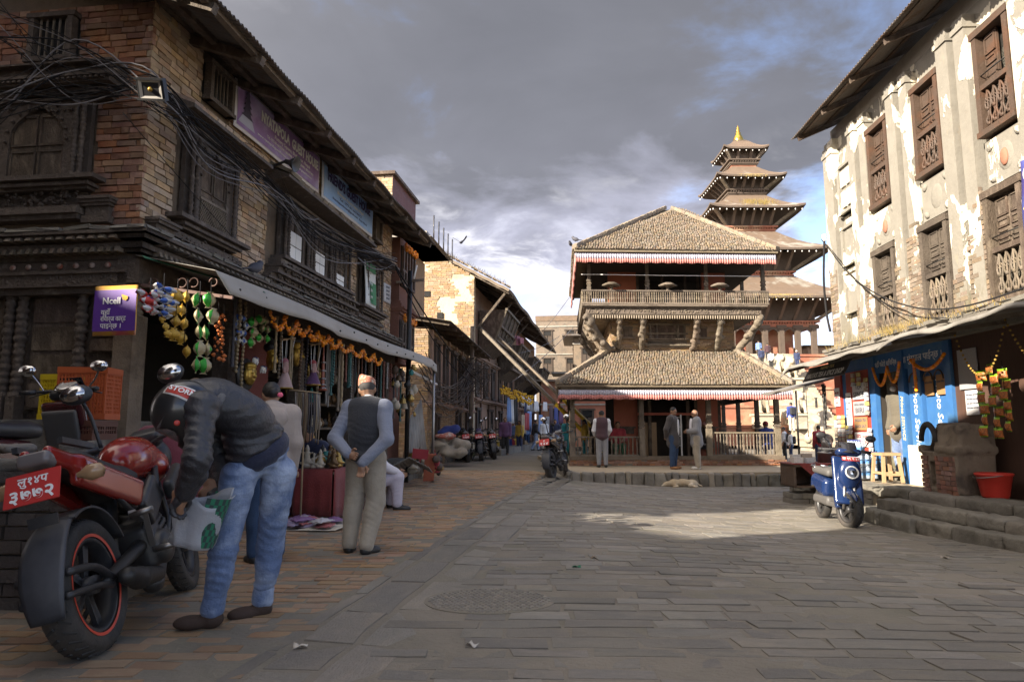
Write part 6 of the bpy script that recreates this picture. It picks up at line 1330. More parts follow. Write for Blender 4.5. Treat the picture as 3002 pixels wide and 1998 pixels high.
 # visitors on the temple terrace
 for lab, x, y, Y, rz, tp, lg in (('visitor with blue jacket and backpack on the temple terrace before the dark doorway', 2226, 1052, 60.5, 0, 'sky', 'black'), ('visitor in dark purple sweater climbing to the temple doorway', 2252, 1060, 60, 0, 'plum', 'black'), ('visitor in white shirt and black waistcoat lower on temple stair', 2262, 1085, 58.5, 0, 'white', 'black'), ('child on the temple stair beside the waistcoat man', 2234, 1076, 58.5, 0, 'navy', 'black'), ('visitor in dark clothes and white cap between columns at the temple corner', 2338, 1082, 59, 160, 'navy', 'navy')):
  p = at(x, y, Y); human(lab, tuple(p), rad(rz), 1.65, None, .035, top=(CL[tp], 2., .03), legs=(CL[lg], .03, 1.96), shoes=shoe_k, hair='short', hat=('cap', CL['white']) if 'white cap' in lab else None)
 # masked man in the photo shop doorway
 p = rw(-.45, -.12, .30); t, J = human('man with white face mask in dark jacket and jeans leaning in the blue shop doorway', tuple(p), rad(100), 1.66, dict(elL=(-.22, .02, 1.08), wrL=(-.16, .2, .88), haL=(-.14, .26, .80)), .014, top=(CL['olive'], 2., .03), legs=(denim, .028, 1.97), shoes=shoe_k, hair='short', hands=True, wr=.004, hem=.14, eyes=True)
 sdf_mb([('e', (0, .10, 1.505), (.06, .045, .05), None)], .012, .01).build('face_mask', CL['white'], t)
far_people()
# ---------------- motorcycles and scooters ----------------
WY = Matrix.Rotation(PI / 2, 4, 'X')
def wheel(par, x, R_, w, stripe=None, seg=40, steer=0., spokes=5, name='wheel'):
 o = thing(name, None, None, (x, 0, R_)); o.parent = par; o.rotation_euler = (0, 0, steer)
 t = MB(); r0 = R_ * .72; P = [(r0, -w * .36), (r0 + .02, -w * .44), (R_ * .9, -w * .5), (R_ * .97, -w * .38), (R_, -w * .12), (R_, w * .12), (R_ * .97, w * .38), (R_ * .9, w * .5), (r0 + .02, w * .44), (r0, w * .36)]
 t.lathe(P, seg, WY); tr = t.build('tyre', rubber, o)
 if seg > 30:
  g = MB()
  for k in range(34):
   for s in (-1, 1):
    a = 2 * PI * (k + .25 * s) / 34; q = MB().box((0, 0, 0), (.012, w * .36, .008)); g.add(q, Matrix.Rotation(a, 4, 'Y') @ Matrix.Translation((0, s * w * .24, R_ * .987)) @ Matrix.Rotation(s * .6, 4, 'Z') @ Matrix.Rotation(-s * .32, 4, 'X'))
  g.build('tread_block', mat('tread_rubber', (.03, .028, .026), .8, var=.3), o, kind='stuff')
 r = MB(); r.lathe([(r0 + .004, -w * .38), (r0 + .004, w * .38), (r0 - .025, w * .36), (r0 - .03, 0), (r0 - .025, -w * .36), (r0 + .004, -w * .38)], seg, WY); r.lathe([(.0, -w * .4), (.045, -w * .4), (.045, w * .4), (0, w * .4)], 14, WY)
 for k in range(spokes):
  a = 2 * PI * k / spokes;
  for d in (-.12, .12): r.bar((.04 * math.cos(a + d), 0, .04 * math.sin(a + d)), ((r0 - .02) * math.cos(a + d * .5), 0, (r0 - .02) * math.sin(a + d * .5)), .028, .022, up=(0, 1, 0))
 r.build('rim', blackp, o); d = MB(); d.lathe([(R_ * .30, -w * .45), (R_ * .42, -w * .45), (R_ * .42, -w * .42), (R_ * .30, -w * .42), (R_ * .30, -w * .45)], 24, WY); d.build('brake_disc', steel, o)
 if stripe is not None:
  for s in (-1, 1): q = MB(); q.lathe([(r0 - .003, s * w * .41), (r0 + .012, s * w * .425)], seg, WY); q.lathe([(r0 + .012, s * w * .428), (r0 - .003, s * w * .413)], seg, WY); q.build('rim_stripe', stripe, o)
 return o
plate_red = paint('plate_red', (.48, .035, .03), .45)
def motorbike(label, loc, rz, lean, col, v=.012, hero=False, plate=('', ''), steer=.2, group=None, sc=1.):
 t = thing('motorcycle', label, 'motorcycle', loc, 0, group); t.rotation_euler = (lean, 0, rz); t.scale = (sc, sc, sc)
 body = paint('bike_paint_%.2f_%.2f' % (col[0], col[2]), col, .25, coat=.6, spec=.5); seg = 44 if hero else 20
 wheel(t, 0, .325, .15, paint('rim_red', (.55, .06, .03), .5) if hero else None, seg); wheel(t, 1.36, .30, .115, None, seg, steer)
 S = lambda A, nm, m, k=.03, sub=(), vx=1.: sdf_mb(A, v * vx, k, sub).build(nm, m, t)
 S([('e', (.82, 0, .93), (.27, .14, .14)), ('e', (1.0, 0, .86), (.16, .155, .13)), ('c', (.66, 0, .88), (.90, 0, .93), .08, .11)], 'fuel_tank', body, .05, sub=[('b', (.80, .19, .80), (.12, .05, .04), .02, rotm(0, .25, .1)), ('b', (.80, -.19, .80), (.12, .05, .04), .02, rotm(0, .25, -.1))])
 S([('c', (.66, 0, .82), (.38, 0, .80), .085, .105), ('c', (.38, 0, .83), (.10, 0, .93), .10, .085), ('b', (.24, 0, .875), (.18, .10, .035), .03, rotm(0, .35, 0))], 'seat', mat('seat_vinyl', (.02, .02, .02), .55, var=.2, bump=.15, bscale=90), .04)
 for s in (-1, 1):
  S([('b', (.22, s * .115, .80), (.30, .03, .075), .028, rotm(s * -.15, .32, s * .10)), ('b', (-.08, s * .075, .94), (.16, .024, .042), .022, rotm(0, .34, s * .2))], 'tail_fairing', body, .04)
  S([('b', (.62, s * .15, .66), (.14, .025, .09), .022, rotm(0, -.6, 0)), ('b', (.90, s * .20, .74), (.17, .03, .06), .022, rotm(0, -.35, s * -.1))], 'side_cowl', blackp, .02)
  q = MB(); q.bar((.08, s * .12, 1.0), (-.18, s * .10, 1.04), .025, .03); q.build('grab_rail', blackp, t)
  q = MB(); q.lathe([(.012, 0), (.02, .02), (.042, .06), (.036, .11), (0, .13)], 10, Matrix.Translation((-.12, s * .12, .86)) @ Matrix.Rotation(-s * PI / 2, 4, 'X')); q.build('indicator', mat('smoky_amber', (.34, .21, .11), .2, spec=.7), t)
 S([('b', (-.21, 0, .965), (.05, .075, .035), .025, rotm(0, .34, 0))], 'tail_light', mat('smoked_lens', (.14, .12, .115), .25), .02)
 q = MB(); q.box((-.285, 0, .845), (.008, .235, .155), Matrix.Rotation(.45, 4, 'Y')); pl = q.build('number_plate', plate_red, t); Mp = Matrix.Translation((-.292, 0, .843)) @ Matrix.Rotation(.45, 4, 'Y') @ Matrix(((0, 0, -1, 0), (-1, 0, 0, 0), (0, 1, 0, 0), (0, 0, 0, 1)))
 if plate[0]: text(pl, plate[0], Mp @ Matrix.Translation((0, .04, 0)), .055, white, name='plate_lettering', bold=.01); text(pl, plate[1], Mp @ Matrix.Translation((0, -.03, 0)), .09, white, name='plate_lettering', bold=.02, width=.19)
 q = MB(); q.bar((-.16, 0, .88), (-.27, 0, .80), .10, .02); q.box((-.25, 0, .685), (.01, .13, .05)); q.build('plate_bracket', blackp, t)
 # rear hugger on arms from the axle, swing arm, shock
 q = MB(); q.sheet(lambda u, w: ((.356 + .012 * math.cos((w - .5) * 2.4)) * math.cos(1.95 + 1.40 * u), (w - .5) * (.14 + .05 * math.sin(u * PI)), .325 + (.356 + .02 * math.cos((w - .5) * 2.4)) * math.sin(1.95 + 1.40 * u)), 16, 8, thick=.012); hg = q.build('rear_hugger', mat('hugger_plastic', (.028, .030, .036), .5, var=.2, scale=5, col2=(.05, .05, .055), c2scale=3), t)
 for s in (-1, 1):
  q = MB(); q.tube(catmull([(.03, s * .115, .34), (-.16, s * .13, .42), (-.34, s * .10, .44)], 5), .019, 8); q.tube(catmull([(.03, s * .115, .30), (-.16, s * .13, .33), (-.36, s * .09, .34)], 5), .017, 8); q.build('hugger_arm', blackp, hg)
 q = MB(); q.sheet(lambda u, w: (.36 * math.cos(.5 + 1.5 * u), (w - .5) * .18, .325 + .37 * math.sin(.5 + 1.5 * u)), 12, 4, thick=.01); q.build('inner_fender', blackp, t)
 S([('c', (0, -.10, .325), (.50, -.09, .42), .028, .04), ('c', (0, .10, .325), (.50, .09, .42), .028, .04), ('c', (.32, 0, .42), (.44, 0, .70), .045, .04)], 'swing_arm', dark_metal, .03)
 S([('b', (.66, 0, .42), (.17, .15, .13), .04, rotm(0, -.15, 0)), ('c', (.75, 0, .48), (.84, 0, .72), .12, .10), ('e', (.62, .17, .38), (.09, .04, .09)), ('e', (.62, -.17, .38), (.10, .05, .10)), ('c', (.95, 0, .30), (.55, -.1, .20), .06, .06)], 'engine', mat('engine_metal', (.07, .068, .066), .45, .6, var=.35, scale=12), .03, sub=[('b', (.80, 0, .50 + .05 * k), (.14, .2, .007), .003, rotm(0, -.35, 0)) for k in range(5)])
 S([('c', (.55, -.13, .24), (.20, -.17, .28), .045, .055), ('c', (.20, -.17, .28), (.05, -.18, .32), .055, .045)], 'exhaust', dark_metal, .02)
 for s in (-1, 1):
  q = MB(); q.tube([(1.06, s * .06, .98), (.74, s * .15, .74), (.50, s * .13, .50)], .022, 8); q.tube([(1.04, s * .05, .86), (.92, s * .12, .52), (.70, s * .13, .30)], .018, 8); q.tube([(.50, s * .12, .56), (.16, s * .11, .80)], .016, 8); q.build('frame_tube', blackp, t)
  q = MB(); q.bar((.46, s * .14, .56), (.30, s * .16, .62), .035, .02); q.bar((.52, s * .15, .40), (.44, s * .17, .60), .03, .02); q.tube([(.30, s * .15, .60), (.29, s * .27, .61)], .017, 8); q.tube([(.52, s * .15, .38), (.51, s * .28, .38)], .018, 8); q.build('footrest', steel, t)
  q = MB(); q.tube([(1.36 - .02, s * .09, .30), (1.12, s * .09, .92)], .024, 10); q.build('fork_leg', steel if hero else dark_metal, t)
  q = MB(); q.tube(catmull([(1.10, 0, 1.0), (1.08, s * .14, 1.04), (1.0, s * .36, 1.05)], 5), .013, 8); q.tube([(1.04, s * .25, 1.05), (.98, s * .39, 1.05)], .022, 10); q.tube([(1.10, s * .2, 1.03), (1.08, s * .37, 1.0)], .007, 6); q.build('handlebar', blackp, t)
  q = MB(); q.tube(catmull([(1.06, s * .24, 1.05), (1.06, s * .26, 1.25), (1.0, s * .27, 1.37)], 4), .012, 7); mr = q.build('mirror_stalk', blackp, t)
  sdf_mb([('e', (.98, s * .29, 1.42), (.035, .095, .068), rotm(0, .15, s * .25))], v * 1.2, .01).build('mirror_shell', blackp, mr); q = MB(); q.lathe([(0, 0), (.07, 0), (.07, .004), (0, .004)], 16, Matrix.Translation((.944, s * .295, 1.425)) @ Matrix.Rotation(-PI / 2 + .15, 4, 'Y') @ Matrix.Diagonal((.72, 1.05, 1, 1))); q.build('mirror_glass', chrome, mr)
 S([('e', (1.22, 0, .92), (.10, .11, .13)), ('b', (1.16, 0, 1.06), (.07, .10, .05), .03, rotm(0, -.4, 0))], 'headlight_cowl', blackp if hero else body, .03)
 q = MB(); q.sheet(lambda u, w: (1.36 - .33 * math.cos(.7 + 1.9 * u), (w - .5) * .13, .30 + .33 * math.sin(.7 + 1.9 * u)), 10, 3, thick=.01); q.build('front_fender', body if not hero else blackp, t)
 q = MB(); q.tube([(.62, .14, .34), (.50, .34, .02)], .014, 8); q.build('side_stand', dark_metal, t); return t
def scooter(label, loc, rz, col, v=.012, plate='', lean=-.08, wb=1.22, mirror=None, dial=False):
 t = thing('scooter', label, 'scooter', loc, 0); t.rotation_euler = (lean, 0, rz); body = paint('scooter_paint_%.2f' % col[2], col, .22, coat=.7)
 wheel(t, 0, .24, .11, None, 28); wheel(t, wb, .24, .115, None, 32, .25); S = lambda A, nm, m, k=.03, sub=(): sdf_mb(A, v, k, sub).build(nm, m, t)
 S([('b', (.16, 0, .50), (.30, .16, .14), .09, rotm(0, .10, 0)), ('e', (-.08, 0, .55), (.20, .13, .12))], 'rear_body', body, .06, sub=[('e', (0, 0, .24), (.27, .3, .27))])
 S([('b', (.18, 0, .70), (.33, .135, .055), .05, rotm(0, .04, 0)), ('e', (.38, 0, .71), (.12, .12, .07))], 'seat', blackp if dial else mat('grey_seat', (.09, .085, .08), .6, var=.15), .04)
 S([('b', (.62, 0, .27), (.26, .13, .035), .02), ('b', (.28, 0, .30), (.30, .15, .06), .04)], 'floorboard', mat('grey_trim', (.085, .08, .076), .55), .03)
 S([('b', (.90, 0, .62), (.035, .19, .33), .03, rotm(0, -.28, 0)), ('e', (.98, 0, .72), (.07, .15, .20)), ('b', (.84, 0, .33), (.05, .14, .10), .03, rotm(0, -.5, 0))], 'front_shield', body, .05)
 S([('b', (.845, 0, .60), (.02, .155, .27), .015, rotm(0, -.28, 0))], 'inner_shield', mat('grey_trim', (.085, .08, .076), .55), .02)
 S([('e', (wb, 0, .36), (.22, .075, .16))], 'front_fender', body, .02, sub=[('e', (wb, 0, .22), (.27, .3, .245))])
 for s in (-1, 1):
  q = MB(); q.tube([(wb - .01, s * .075, .24), (.97, s * .06, .62)], .020, 8); q.build('fork_leg', steel, t); q = MB(); q.box((wb - .12, s * .095, .42), (.02, .012, .05)); q.build('side_reflector', mat('amber_lens', (.65, .3, .06), .2), t)
  q = MB(); q.tube(catmull([(.86, 0, 1.0), (.86, s * .15, 1.03), (.78, s * .32, 1.02)], 5), .014, 8); q.tube([(.80, s * .24, 1.025), (.76, s * .35, 1.02)], .021, 8); q.tube([(.86, s * .18, 1.02), (.84, s * .33, .99)], .007, 6); q.build('handlebar', blackp, t)
  q = MB(); q.tube(catmull([(.84, s * .2, 1.03), (.84, s * .27, 1.12), (.82, s * .31, 1.18)], 4), .008, 6); mr = q.build('mirror_stalk', mirror or blackp, t); q = MB(); q.ell((.81, s * .33, 1.21), (.028, .072, .048), 14, 8); q.build('mirror_shell', mirror or blackp, mr); q = MB(); q.lathe([(0, 0), (.062, 0), (.062, .004), (0, .004)], 18, Matrix.Translation((.782, s * .33, 1.21)) @ Matrix.Rotation(-PI / 2, 4, 'Y') @ Matrix.Diagonal((.68, 1, 1, 1))); q.build('mirror_glass', chrome, mr)
  q = MB(); q.tube(catmull([(-.02, s * .12, .74), (-.22, s * .11, .76), (-.28, s * .04, .77)], 4), .016, 7); q.build('grab_rail', chrome, t)
 S([('b', (.90, 0, 1.0), (.08, .16, .045), .04, rotm(0, -.2, 0))], 'handlebar_cowl', body if not dial else blackp, .03)
 q = MB(); q.sheet(lambda u, w: (.98 - .10 * w + .02 * math.cos((u - .5) * 3), (u - .5) * .20, 1.0 + .14 * w), 8, 4, thick=.006); q.build('wind_screen', mat('dark_screen', (.02, .02, .025), .12), t)
 if dial:
  q = MB(); q.lathe([(.0, 0), (.085, 0), (.095, .02), (.085, .035), (.08, .025), (0, .025)], 24, Matrix.Translation((.86, 0, 1.05)) @ Matrix.Rotation(-.5, 4, 'Y')); d = q.build('speedometer', chrome, t); q = MB(); q.lathe([(0, .027), (.076, .027)], 24, Matrix.Translation((.86, 0, 1.05)) @ Matrix.Rotation(-.5, 4, 'Y')); q.build('dial_face', mat('dial_face', (.5, .48, .42), .4, var=.3, scale=60, col2=(.2, .2, .2), c2scale=40), d)
 Mh = Matrix.Translation((1.045, 0, .735)) @ Matrix.Rotation(PI / 2 - .28, 4, 'Y'); q = MB(); q.lathe([(.072, 0), (.088, .0), (.088, .02), (.072, .02), (.072, 0)], 28, Mh); hl = q.build('headlight_ring', mat('ring_white', (.75, .74, .72), .3), t); q = MB(); q.lathe([(.0, .012), (.05, .01), (.072, .004)], 24, Mh); q.build('headlight_glass', mat('lamp_glass', (.05, .05, .055), .08, spec=.8), hl); q = MB(); q.lathe([(0, .022), (.028, .016)], 16, Mh); q.build('headlight_lens', chrome, hl)
 q = MB(); Mq = Matrix.Translation((1.005, 0, .915)) @ Matrix.Rotation(-.28, 4, 'Y'); q.box((0, 0, 0), (.012, .23, .055), Mq.to_3x3().to_4x4()); q = MB(); q.add(MB().box((0, 0, 0), (.012, .23, .055)), Mq); pl = q.build('number_plate', plate_red, t)
 if plate: text(pl, plate, Mq @ Matrix.Translation((.0065, 0, 0)) @ Matrix(((0, 0, 1, 0), (1, 0, 0, 0), (0, 1, 0, 0), (0, 0, 0, 1))), .05, white, name='plate_lettering', bold=.01)
 q = MB(); q.tube([(.35, .12, .28), (.30, .26, .02)], .014, 7); q.build('side_stand', dark_metal, t); return t
def make_bikes():
 a, b = gnd(285, 1915), gnd(542, 1735); motorbike('large red motorcycle with black tail hugger in the left foreground, rear towards the viewer', (a[0], a[1], .0), math.atan2(b[1] - a[1], b[0] - a[0]), -.255, (.26, .018, .012), .011, True, ('लु१४प', '३७७२'), steer=.12, sc=1.02)
 scooter('dark maroon scooter with chrome mirrors and round dial behind the red motorcycle', (-3.78, 4.85, .40), rad(82), (.06, .012, .014), .014, lean=-.05, mirror=chrome, dial=True)
 f, r = gnd(2490, 1546), gnd(2396, 1520); r = np.array((4.62, 10.4)); d = f[:2] - r; L = np.linalg.norm(d); scooter('blue electric scooter with round headlight parked facing the square by the steps', (r[0], r[1], zg(*r)), math.atan2(d[1], d[0]), (.009, .024, .085), .010, 'बा ९९ प ४१', wb=L)
 for lab, x, y, rz, col, st in (('black motorcycle with red plate, left one of the pair beside the tarpaulin heap', 1372, 1355, 98, (.02, .02, .022), .2), ('motorcycle with purple and blue sides, right one of the pair beside the tarpaulin heap', 1412, 1351, 92, (.05, .045, .11), .1), ('black motorcycle behind the pair at the left, nearest to the woman in the poncho', 1450, 1346, 95, (.03, .03, .03), .2), ('dark motorcycle with red tail parked alone beside the cafe platform', 1618, 1404, 72, (.035, .03, .032), .3), ('motorcycle facing the square beside the schoolgirl, at the lane mouth', 1632, 1345, 265, (.04, .04, .045), .0)):
  p = gnd(x, y); motorbike(lab, (p[0], p[1], p[2]), rad(rz), -.12, col, .024, False, ('बा', '२३४'), steer=st, group='motorcycles parked in the lane', sc=1.06)
make_bikes()
# ---------------- souvenir shop under the corner house ----------------
def onL(x, y, o=0.):
 """point on the vertical plane lying o metres in front of the corner house facade"""
 d = Vector(ray(x, y)); n = HM.to_3x3() @ Vector((0, -1, 0)); p0 = HM @ Vector((0, -o, 0)); c = Vector((0, 0, 1.1)); k = (p0 - c).dot(n) / d.dot(n); return c + d * k
def onLF(x, y, o=0.):
 d = Vector(ray(x, y)); n = HM.to_3x3() @ Vector((-1, 0, 0)); p0 = HM @ Vector((-o, 0, 0)); c = Vector((0, 0, 1.1)); k = (p0 - c).dot(n) / d.dot(n); return c + d * k
RF = HA; RLF = HA - PI / 2        # things facing the street / facing along the alley front
def loc_thing(name, lab, cat, x, y, o, rz=None, group=None): p = onL(x, y, o); return thing(name, lab, cat, tuple(p), RF if rz is None else rz, group)
def make_awning():
 t = thing('shop_awning', 'long pale grey awning sloping over the souvenir shop front', 'awning', HC, HA); m = MB()
 def f(u, v):
  x = -.15 + 8.75 * u; b = .03 * math.sin(u * 31) + .02 * math.sin(u * 70); dz = -.06 * _ss(.93, 1, u)
  if v < .62: k = v / .62; return (x, -.10 - (.80 + .06 * math.sin(u * 9)) * k, 2.76 - .17 * k + dz)
  k = (v - .62) / .38; return (x + .18 * k * (1 - u * 2), -.92 - .06 * k - b * k * .6 - .05 * math.sin(u * 9), 2.59 - (.20 + .015 * math.sin(u * 23)) * k + dz)
 m.sheet(f, 120, 8, thick=.004); m.build('awning_sheet', offwhite, t); m = MB()
 for k in range(16): m.ell((.2 + k * .53, -.985, 2.47 + .03 * math.sin(k * 2.3)), .014, 6, 4)
 m.build('eyelets', dark_metal, t, kind='stuff'); m = MB(); m.sheet(lambda u, v: (-.20 + .9 * u, -.2 - .75 * u - .04 * v, 2.74 - .17 * u - .03 * v), 8, 1, thick=.004); m.build('green_edging', mat('green_sheet', (.02, .10, .06)), t)
 m = MB(); m.tube([(8.35, -.95, 2.4), (8.35, -.95, 0.)], .032, 8); m.build('awning_pole', steel, t); m = MB(); m.tube([(7.2, -.75, 2.28), (9.0, -.85, 2.12)], .03, 8); m.build('cross_pipe', white, t)
 br = MB(); br.bar((-.05, -.05, 2.50), (.05, -1.0, 2.36), .03, .03); br.bar((-.05, -.1, 2.72), (-.05, -.1, 2.48), .03, .03)
 for k, (y, r) in enumerate(((-.2, .05), (-.50, .045), (-.62, .045), (-.82, .04))): br.tube([(0, y + r * math.cos(a), 2.53 - (y * .0) - .02 + r * math.sin(a)) for a in np.linspace(0, 5.2, 14)], .007, 6)
 br.build('scroll_bracket', mat('bracket_iron', (.16, .09, .07), .7), t)
make_awning()
def packet_mesh(m1, m2):
 q = MB(); V = []; F = []; n = 12; L = [(-.5, .62, .02), (-.42, .26, .06), (-.22, .80, .42), (-.04, 1., .66), (.2, .86, .5), (.41, .28, .06), (.5, .66, .02)]
 for z, w, d in L:
  for i in range(n): a = 2 * PI * i / n; V.append((.5 * w * math.cos(a) * (1 + .13 * math.sin(i * 2.7 + z * 9)), .5 * d * math.sin(a) * (1 + .3 * math.sin(i * 3.3 + z * 11)), z))
 for j in range(len(L) - 1): F += [(j * n + i, j * n + (i + 1) % n, (j + 1) * n + (i + 1) % n, (j + 1) * n + i) for i in range(n)]
 q.raw(V, F, [1 if (k % n) in (0, 1, 2, 7) and 6 < k < 62 else 0 for k in range(len(F))], True); return q.mesh('packet', [m1, m2])
foil = lambda n, c: mat('foil_' + n, c, .28, .35, var=.35, scale=40, bump=.35, bscale=30)
def bag_mesh(m1, m2):
 q = MB(); q.sheet(lambda u, v: ((u - .5) * .96 + .02 * math.sin(v * 9), -.30 * math.sin(u * PI) * math.sin(v * PI) ** .6 + .05 * math.sin(u * 13 + v * 9) * math.sin(u * PI) * math.sin(v * PI), v - .5), 10, 10, [0] and 0, thick=.03); n = len(q.f); q.m = [1 if (k % 100) // 10 in (0, 9, 8) else 0 for k in range(n)]; return q.mesh('packet', [m1, m2])
PK = {k: packet_mesh(a, b) for k, a, b in (('yellow', foil('yellow', (.46, .27, .03)), foil('yellow', (.46, .27, .03))), ('green', foil('gold', (.36, .30, .17)), foil('green', (.03, .30, .03))), ('red', foil('red', (.50, .04, .03)), foil('silver', (.5, .5, .5))), ('blue', foil('silver', (.5, .5, .5)), foil('blue', (.04, .10, .36))), ('orange', foil('orange', (.5, .14, .03)), foil('orange', (.5, .14, .03))), ('lime', foil('orange', (.5, .14, .03)), foil('lime', (.28, .55, .03))))}
PK['lime'] = bag_mesh(mat('foil_chips', (.50, .15, .03), .3, .2, var=.3, scale=9, col2=(.05, .03, .02), c2scale=9, bump=.3), foil('lime', (.28, .55, .03)))
def packet_string(lab, x, y0, y1, o, kind, n, w, cols=1, rz=None, px=None, cl=onL, dz=0.):
 a, b = cl(x, y0, o), cl(x, y1, o); t = thing('snack_packet_string', lab, 'snacks', (a.x, a.y, a.z), RF if rz is None else rz, 'snack packets hanging at shop fronts'); L = a.z - b.z; m = MB(); m.tube([(0, 0, .10), (.005, 0, 0), (0, 0, -L)], .004, 5); m.build('cord', cable_m, t)
 for c in range(cols):
  for k in range(n): q = link('packet', PK[kind], t); h = L / n; q.scale = (w * 1.2, w, h * 1.02) if kind != 'lime' else (w, .12, h); q.location = ((c - (cols - 1) / 2) * w * .95 + R.uniform(-.01, .01), R.uniform(-.04, .04), -h * (k + .5)); q.rotation_euler = (R.uniform(-.15, .15), R.uniform(-.15, .15), R.uniform(-.7, .7) + (0 if k % 2 else 3.1)) if kind != 'lime' else (R.uniform(-.1, .1), 0, R.uniform(-.25, .25))
 return t
def make_goods():
 for a in (('cluster of red and silver snack packets hanging beside the purple sign', 440, 850, 920, .95, 'red', 3, .10, 2), ('bunch of blue and silver snack packets, second from the purple sign', 480, 835, 930, .9, 'blue', 5, .10, 3), ('short string of small gold packets under the blue and silver bunch', 483, 925, 990, .9, 'yellow', 3, .055, 1), ('left string of yellow packets hanging from the awning bracket', 520, 850, 1000, .9, 'yellow', 4, .11, 1), ('longer right string of yellow packets hanging from the awning bracket', 549, 850, 1052, .88, 'yellow', 5, .105, 1), ('left string of green and gold packets, tail nearest the yellow strings', 586, 855, 1095, .85, 'green', 5, .10, 1), ('right string of green and gold packets beside the wooden post', 618, 855, 1098, .83, 'green', 5, .115, 1), ('left thin strip of orange sachets beside the green packets', 640, 915, 1058, .75, 'orange', 12, .045, 1), ('right thin strip of orange sachets beside the green packets', 656, 920, 1062, .75, 'orange', 12, .045, 1), ('bunch of blue and silver packets left of the marigold garland', 712, 920, 1010, .6, 'blue', 4, .10, 2), ('small bunch of green and gold packets next to marigold garland', 745, 930, 1020, .6, 'green', 3, .11, 1), ('green and gold packets nearest the first marigold swag', 775, 925, 1005, .6, 'green', 3, .12, 2)): packet_string(*a)
 # marigold swags under the awning edge
 def garland(lab, P, r=.028, cat='garland'):
  t = MB(); rr = random.Random(len(P))
  for p in P:
   for _ in range(3): t.ell((p[0] + rr.uniform(-.02, .02), p[1] + rr.uniform(-.02, .02), p[2] + rr.uniform(-.02, .02)), r * rr.uniform(.5, .8), 6, 4)
  return t.build('marigold_garland', marigold, None, label=lab, cat=cat, group='marigold garlands')
 pts = [(795, 915), (838, 930), (870, 945), (905, 960), (930, 975), (965, 985), (995, 1000), (1030, 1012), (1065, 1028), (1095, 1040), (1118, 1052)]
 for i in range(len(pts) - 1):
  a, b = onL(*pts[i], .85), onL(*pts[i + 1], .85); L = (b - a).length; garland('marigold swag %s under the awning edge' % ('nearest the snack packets', 'second from the snack packets', 'third from the snack packets', 'above the left puppet', 'above the long trumpet', 'above the right puppet', 'just left of the old man\'s cap', 'above the old man\'s cap', 'just right of the old man\'s cap', 'at the far end')[i], sag(a, b, .16 if i < 2 else .12, int(L / .035) + 4))
 for i, (x, y0, y1) in enumerate(((948, 985, 1010), (972, 992, 1018))): a, b = onL(x, y0, .8), onL(x, y1, .8); garland(('short marigold tail hanging beside the trumpet', 'short marigold tail right of the trumpet')[i], np.linspace(a, b, 6))
 for z0, n_, lb in ((5.20, 12, 'marigold garland along the top of the oriel window at the row end'), (3.60, 10, 'marigold garland below the oriel moulding at the row end')):
  P = [hw(8.35 + .95 * k / 40, .27, z0 - .10 * abs(math.sin(k * PI * 4 / 40))) for k in range(41)]; garland(lb, P, .04)
 # brass and wooden masks on red boards
 t = loc_thing('display_board', 'dark red display board behind the gilt masks', 'board', 745, 1150, .08); b = MB(); b.bb((-.35, 0, -.25), (.35, .04, .75)); b.build('board_panel', mat('maroon_board', (.15, .03, .02)), t)
 def mask(lab, x, y, o, s, m, halo=None, rz=0.):
  t = loc_thing('face_mask_carving', lab, 'mask', x, y, o, RF + rz)
  A = [('e', (0, 0, 0), (.10, .06, .135)), ('c', (0, -.055, .04), (0, -.075, -.02), .012, .020), ('e', (0, -.055, -.06), (.035, .012, .010)), ('e', (0, -.05, -.078), (.028, .012, .010))]
  for q in (-1, 1): A += [('e', (q * .042, -.05, .03), (.03, .014, .012)), ('e', (q * .045, -.045, .055), (.036, .014, .008)), ('e', (q * .105, 0, -.01), (.02, .03, .07)), ('e', (q * .05, -.03, -.03), (.03, .025, .03))]
  A.append(('e', (0, .0, .11), (.10, .065, .05)));
  sdf_mb(A, .011, .016).build('carved_face', m, t).scale = (s,) * 3
  if halo: q = MB(); q.lathe([(.0, 0), (.19, 0), (.20, .02), (.19, .04), (0, .04)], 24, Matrix.Translation((0, .08, 0)) @ Matrix.Rotation(PI / 2, 4, 'X')); q.build('halo_disc', halo, t)
  else: q = sdf_mb([('e', (0, .02, .16 * s), (.10 * s, .08 * s, .07 * s)), ('e', (0, .02, .23 * s), (.05 * s, .05 * s, .06 * s))], .012, .02); q.build('hair_bun', blackp, t)
 mask('round golden face mask in a dark disc hanging low behind the jacket', 733, 1098, .35, .95, gold, blackp); mask('golden buddha head mask with black hair on the maroon board', 795, 1055, .35, 1.0, gold, None, .7); mask('largest golden buddha head hanging between the two puppets', 868, 1040, .25, 1.25, gold, None, .3)
 for i, (x, y) in enumerate(((748, 1055), (771, 1080))):
  t = loc_thing('elephant_ornament', ('small white and blue elephant ornament above the round mask', 'small white and blue elephant ornament right of the round mask')[i], 'ornament', x, y, .3); sdf_mb([('e', (0, 0, 0), (.05, .03, .035)), ('e', (.05, 0, .012), (.026, .024, .026)), ('c', (.07, 0, .01), (.078, 0, -.03), .010, .007)] + [('c', (q * .03, s * .014, -.02), (q * .03, s * .014, -.05), .012, .010) for q in (-1, 1) for s in (-1, 1)], .007, .01).build('elephant_body', white, t); q = MB(); q.ell((0, 0, .022), (.03, .034, .018), 8, 6); q.ell((.045, -.02, .01), (.008, .008, .022), 6, 4); q.build('saddle_cloth', CL['royal'], t)
